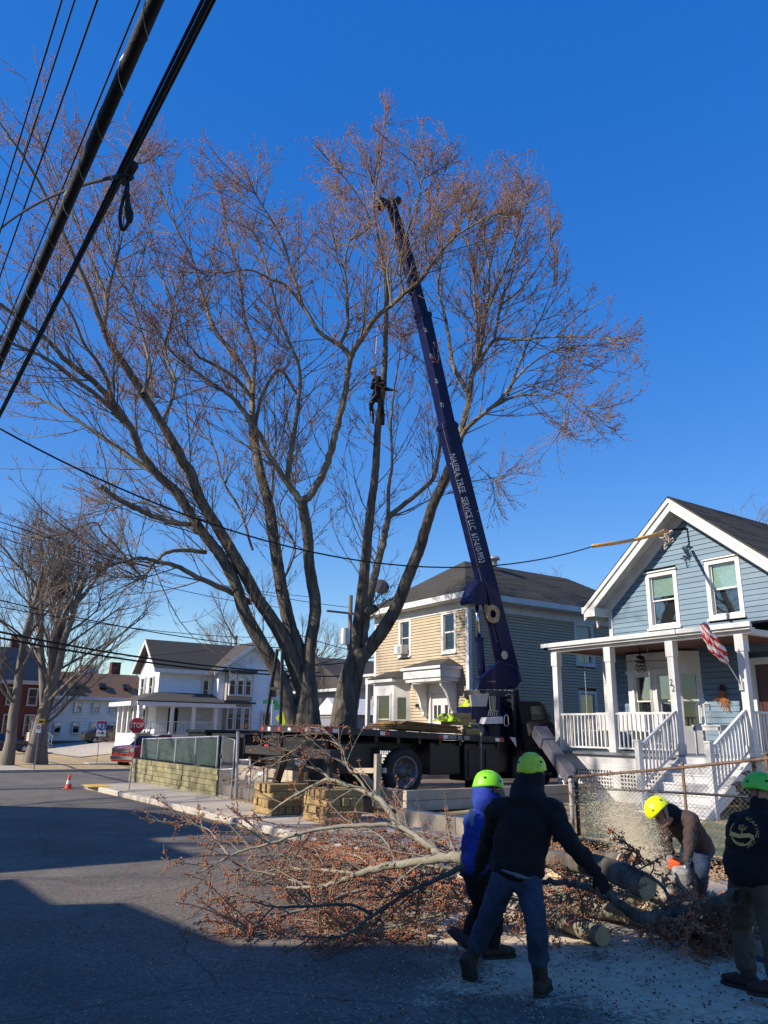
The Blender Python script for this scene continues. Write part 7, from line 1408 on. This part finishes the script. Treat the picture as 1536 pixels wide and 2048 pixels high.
# 3. chainsaw worker
R3 = 9.25; fz = .155; fR = oz(1402, 1800, .155); fL = fR+np.array([.25, .45, 0])
J3 = dict(pel=q(1398, 1692, R3+.35), che=q(1366, 1648, R3+.1), neck=q(1340, 1628, R3-.05), head=q(1324, 1626, R3-.15), shL=q(1330, 1646, R3+.2), shR=q(1382, 1640, R3-.1), elL=q(1334, 1688, R3+.1), haL=q(1340, 1712, R3-.05), elR=q(1380, 1690, R3-.25), haR=q(1374, 1722, R3-.3), hipL=q(1380, 1704, R3+.45), hipR=q(1402, 1702, R3+.3), knL=q(1378, 1752, R3+.35), knR=q(1402, 1748, R3+.15), anL=zf(fL, fz+.11), anR=zf(fR, fz+.11))
R_f = math.hypot(fR[0], fR[1]); print('R3 foot', R_f, J3['pel'], J3['head'])
w3 = person('bent over worker in brown jacket and yellow helmet cutting a log with a chainsaw', J3, jbrown, jeans, bootm, helm3, glove=glovem, fdir=(-.75, .45, -.1), hf=(-.6, .25, -.75), hup=(-.5, .45, .75), palm=((-.3, -.2, -1), (-.3, -.2, -1)), curl=(.8, .8), jw=.95)
soft('scarf', [([J3['head']-(J3['head']-J3['neck'])*.3, J3['neck'], J3['neck']+(J3['che']-J3['neck'])*.4], [.09, .115, .12], [.09, .11, .11], None)], .012, jblack, w3, .015, 2)
cs = thing('chainsaw', 'orange and grey chainsaw with its bar in the log', 'chainsaw', tuple(q(1362, 1755, R3-.25)))
A_ = q(1362, 1752, R3-.3); dn = unit(q(1352, 1806, R3-.75)-q(1354, 1762, R3-.35)); sd_ = unit(np.cross(dn, (0, 0, 1))); fw_ = np.cross(sd_, dn)
def orient(b, c, ax, dims, mi=0): 
    ax = [unit(a) for a in ax]; P_ = []
    for sz in (-1, 1):
        for sx, sy in ((-1, -1), (1, -1), (1, 1), (-1, 1)): P_.append(c+ax[0]*sx*dims[0]/2+ax[1]*sy*dims[1]/2+ax[2]*sz*dims[2]/2)
    return b.hexa(P_, mi)
b = MB(); orient(b, A_, (sd_, fw_, dn), (.16, .2, .2)); b.build('engine_housing', mat('saw_grey', (.1, .1, .1), .6, (.35, .34, .32), 9), cs, bevel=.03); b = MB(); orient(b, q(1350, 1730, R3-.28), (sd_, fw_, dn), (.12, .12, .09)); b.build('orange_cover', orange, cs, bevel=.025)
b = MB(); b0 = q(1352, 1764, R3-.38); b1 = b0+dn*.42; w_ = fw_*.042; t_2 = sd_*.004; b.hexa([b0-w_-t_2, b0+w_-t_2, b0+w_+t_2, b0-w_+t_2, b1-w_*.8-t_2, b1+w_*.8-t_2, b1+w_*.8+t_2, b1-w_*.8+t_2]); b.build('guide_bar', mat('bar_steel', (.55, .55, .53), .4, metal=.4), cs)
b = MB(); 
for k in range(26):
    s_ = k/26; p = b0+(b1-b0)*s_; 
    for sg in (1, -1): orient(b, p+w_*sg*(1.08-.2*s_), (sd_, fw_, dn), (.012, .012, .009))
b.build('chain', darkst, cs); b = MB(); b.tube(catmull([q(1344, 1722, R3-.2), q(1352, 1716, R3-.4), q(1376, 1730, R3-.55), q(1386, 1752, R3-.5), q(1380, 1768, R3-.4), q(1362, 1772, R3-.35)], 5), .012, 8); b.build('front_handle', black, cs, smooth=True); b = MB(); b.tube([q(1346, 1728, R3-.2), q(1338, 1736, R3-.15), q(1340, 1748, R3-.2), q(1352, 1750, R3-.25)], .014, 8); b.build('rear_handle', black, cs, smooth=True); b = MB(); b.tube([q(1342, 1740, R3-.45), q(1333, 1752, R3-.5), q(1340, 1762, R3-.5)], .01, 6); b.build('chain_brake', darkst, cs)
# 4. worker at right edge
fR = oz(1512, 1985, 0.); R4 = math.hypot(fR[0], fR[1])
J4 = dict(pel=q(1500, 1748, R4-.05), che=q(1514, 1668, R4), neck=q(1522, 1622, R4+.02), head=q(1524, 1592, R4+.05), shL=q(1482, 1648, R4+.05), shR=q(1560, 1650, R4-.1), elL=q(1468, 1706, R4+.25), haL=q(1478, 1770, R4+.15), elR=q(1590, 1712, R4-.1), haR=q(1560, 1770, R4+.2), hipL=q(1484, 1766, R4), hipR=q(1528, 1768, R4-.1), knL=q(1484, 1858, R4+.25), knR=q(1540, 1860, R4-.2), anL=q(1500, 1945, R4+.0), anR=q(1556, 1960, R4-.3))
J4['anL'] = zf(fR+[0, .05, 0], .12); J4['toL'] = J4['anL']+np.array([-.02, .2, -.06]); J4['toR'] = J4['anR']+np.array([-.1, .18, -.08])
w4 = person('worker in black top with yellow back print, khaki trousers and green helmet', J4, jblack, khaki, bootm, helm4, glove=jblack, fdir=(-.2, .95, 0), hf=(-.3, .9, -.1), hup=(.1, .05, 1), palm=((.2, .5, -.6), (-.2, .5, -.6)), jw=1.15)
pr = mat('print_gold', (.55, .40, .12), .7); ec = q(1484, 1664, R4-.27); vd = unit(np.array([ec[0], ec[1], 0])); rt = np.array([vd[1], -vd[0], 0]); u3 = unit(np.array([.0, .0, 1.])+rt*.12); r3 = unit(np.cross(vd, u3)); rt = unit(rt)
b = MB()
for k in range(28):
    a0, a1 = (.75+k*.058)*1.0*math.pi, (.75+(k+.8)*.058)*math.pi
    if k < 14: 
        b.add([ec+rt*.085*math.cos(a)*1+u3*.085*math.sin(a)+0 for a in (a0, a1)]+[ec+rt*.078*math.cos(a)+u3*.078*math.sin(a) for a in (a1, a0)], [(0, 1, 2, 3)])
rngp = random.Random(3)
for k in range(26): a = rngp.random()*6.28; r_ = .03*rngp.random()**.5; c_ = ec+rt*math.cos(a)*r_+u3*(.03+math.sin(a)*r_*.8); b.add([c_, c_+rt*.009, c_+rt*.006+u3*.008], [(0, 1, 2)])
b.add([ec+rt*x+u3*y for x, y in ((-.004, -.025), (.004, -.025), (.003, .02), (-.003, .02))], [(0, 1, 2, 3)]); b.add([ec+rt*x+u3*y for x, y in ((-.09, -.03), (-.02, -.045), (.05, -.035), (.09, -.06), (.08, -.02), (.05, -.005), (-.02, -.015), (-.08, .0))], [(0, 1, 2, 3, 4, 5, 6, 7)])
for k in range(10): a0, a1 = math.pi*(1.05+.085*k), math.pi*(1.05+.085*(k+1)); b.add([ec+rt*.075*math.cos(a)+u3*(-.03+.07*math.sin(a)) for a in (a0, a1)]+[ec+rt*.064*math.cos(a)+u3*(-.03+.059*math.sin(a)) for a in (a1, a0)], [(0, 1, 2, 3)])
b.build('back_emblem', pr, w4)
for k, ch_ in enumerate('SCAPING INC'):
    a = math.radians(72-14*k)
    if ch_ != ' ': text(ch_, .034, ec+rt*.105*math.cos(a)+u3*.105*math.sin(a)-vd*.004, rt*math.sin(a)-u3*math.cos(a), rt*math.cos(a)+u3*math.sin(a), pr, w4, extr=.0005)
# 5. crane operator
R5 = 21.3
J5 = dict(pel=q(938, 1452, R5), che=q(935, 1420, R5), neck=q(936, 1406, R5), head=q(937, 1397, R5), shL=q(925, 1412, R5+.1), shR=q(947, 1412, R5-.1), elL=q(926, 1428, R5), haL=q(933, 1434, R5-.25), elR=q(948, 1428, R5-.2), haR=q(942, 1434, R5-.35), hipL=q(934, 1455, R5), hipR=q(942, 1455, R5), knL=q(934, 1483, R5), knR=q(943, 1483, R5), anL=q(934, 1512, R5), anR=q(943, 1512, R5))
J5['knL'][2] = .92; J5['knR'][2] = .92; J5['anL'][2] = .52; J5['anR'][2] = .52; J5['anL'][:2] = J5['knL'][:2]; J5['anR'][:2] = J5['knR'][:2]
person('crane operator in yellow safety shirt and dark red cap behind the truck deck', J5, hivis, jblack, bootm, mat('cap_red', (.2, .04, .03), .7), fdir=(.3, -.95, 0), hf=(.2, -.95, -.2), jw=.9)
# 6. climber in the tree
R6 = 21.2
J6 = dict(pel=q(752, 796, R6), che=q(756, 772, R6-.1), neck=q(757, 760, R6-.15), head=q(747, 745, R6-.15), shL=q(749, 764, R6-.1), shR=q(765, 765, R6-.1), elL=q(744, 776, R6-.3), haL=q(748, 756, R6-.45), elR=q(772, 778, R6-.1), haR=q(786, 780, R6), hipL=q(747, 798, R6), hipR=q(758, 798, R6), knL=q(742, 812, R6-.4), knR=q(764, 815, R6-.3), anL=q(745, 835, R6-.1), anR=q(766, 838, R6-.1))
person('climber in dark clothes hanging by ropes high in the right maple', J6, jblack, jblack, bootm, mat('helmet_tan', (.5, .38, .25), .5), fdir=(.5, .8, 0), hf=(.5, .6, .3), jw=.8, scale=.8)
b = MB(); b.tube([q(752, 790, R6-.2), q(747, 730, R6-.2), q(752, 700, R6-.1), q(764, 520, 21.4)], .012, 5); b.tube([q(744, 850, R6-.3), q(742, 800, R6-.35), q(750, 790, R6-.3)], .014, 5); b.build('climbing_rope', mat('rope_pale', (.5, .42, .36), .8), label='pale climbing rope hanging beside the climber', cat='rope')
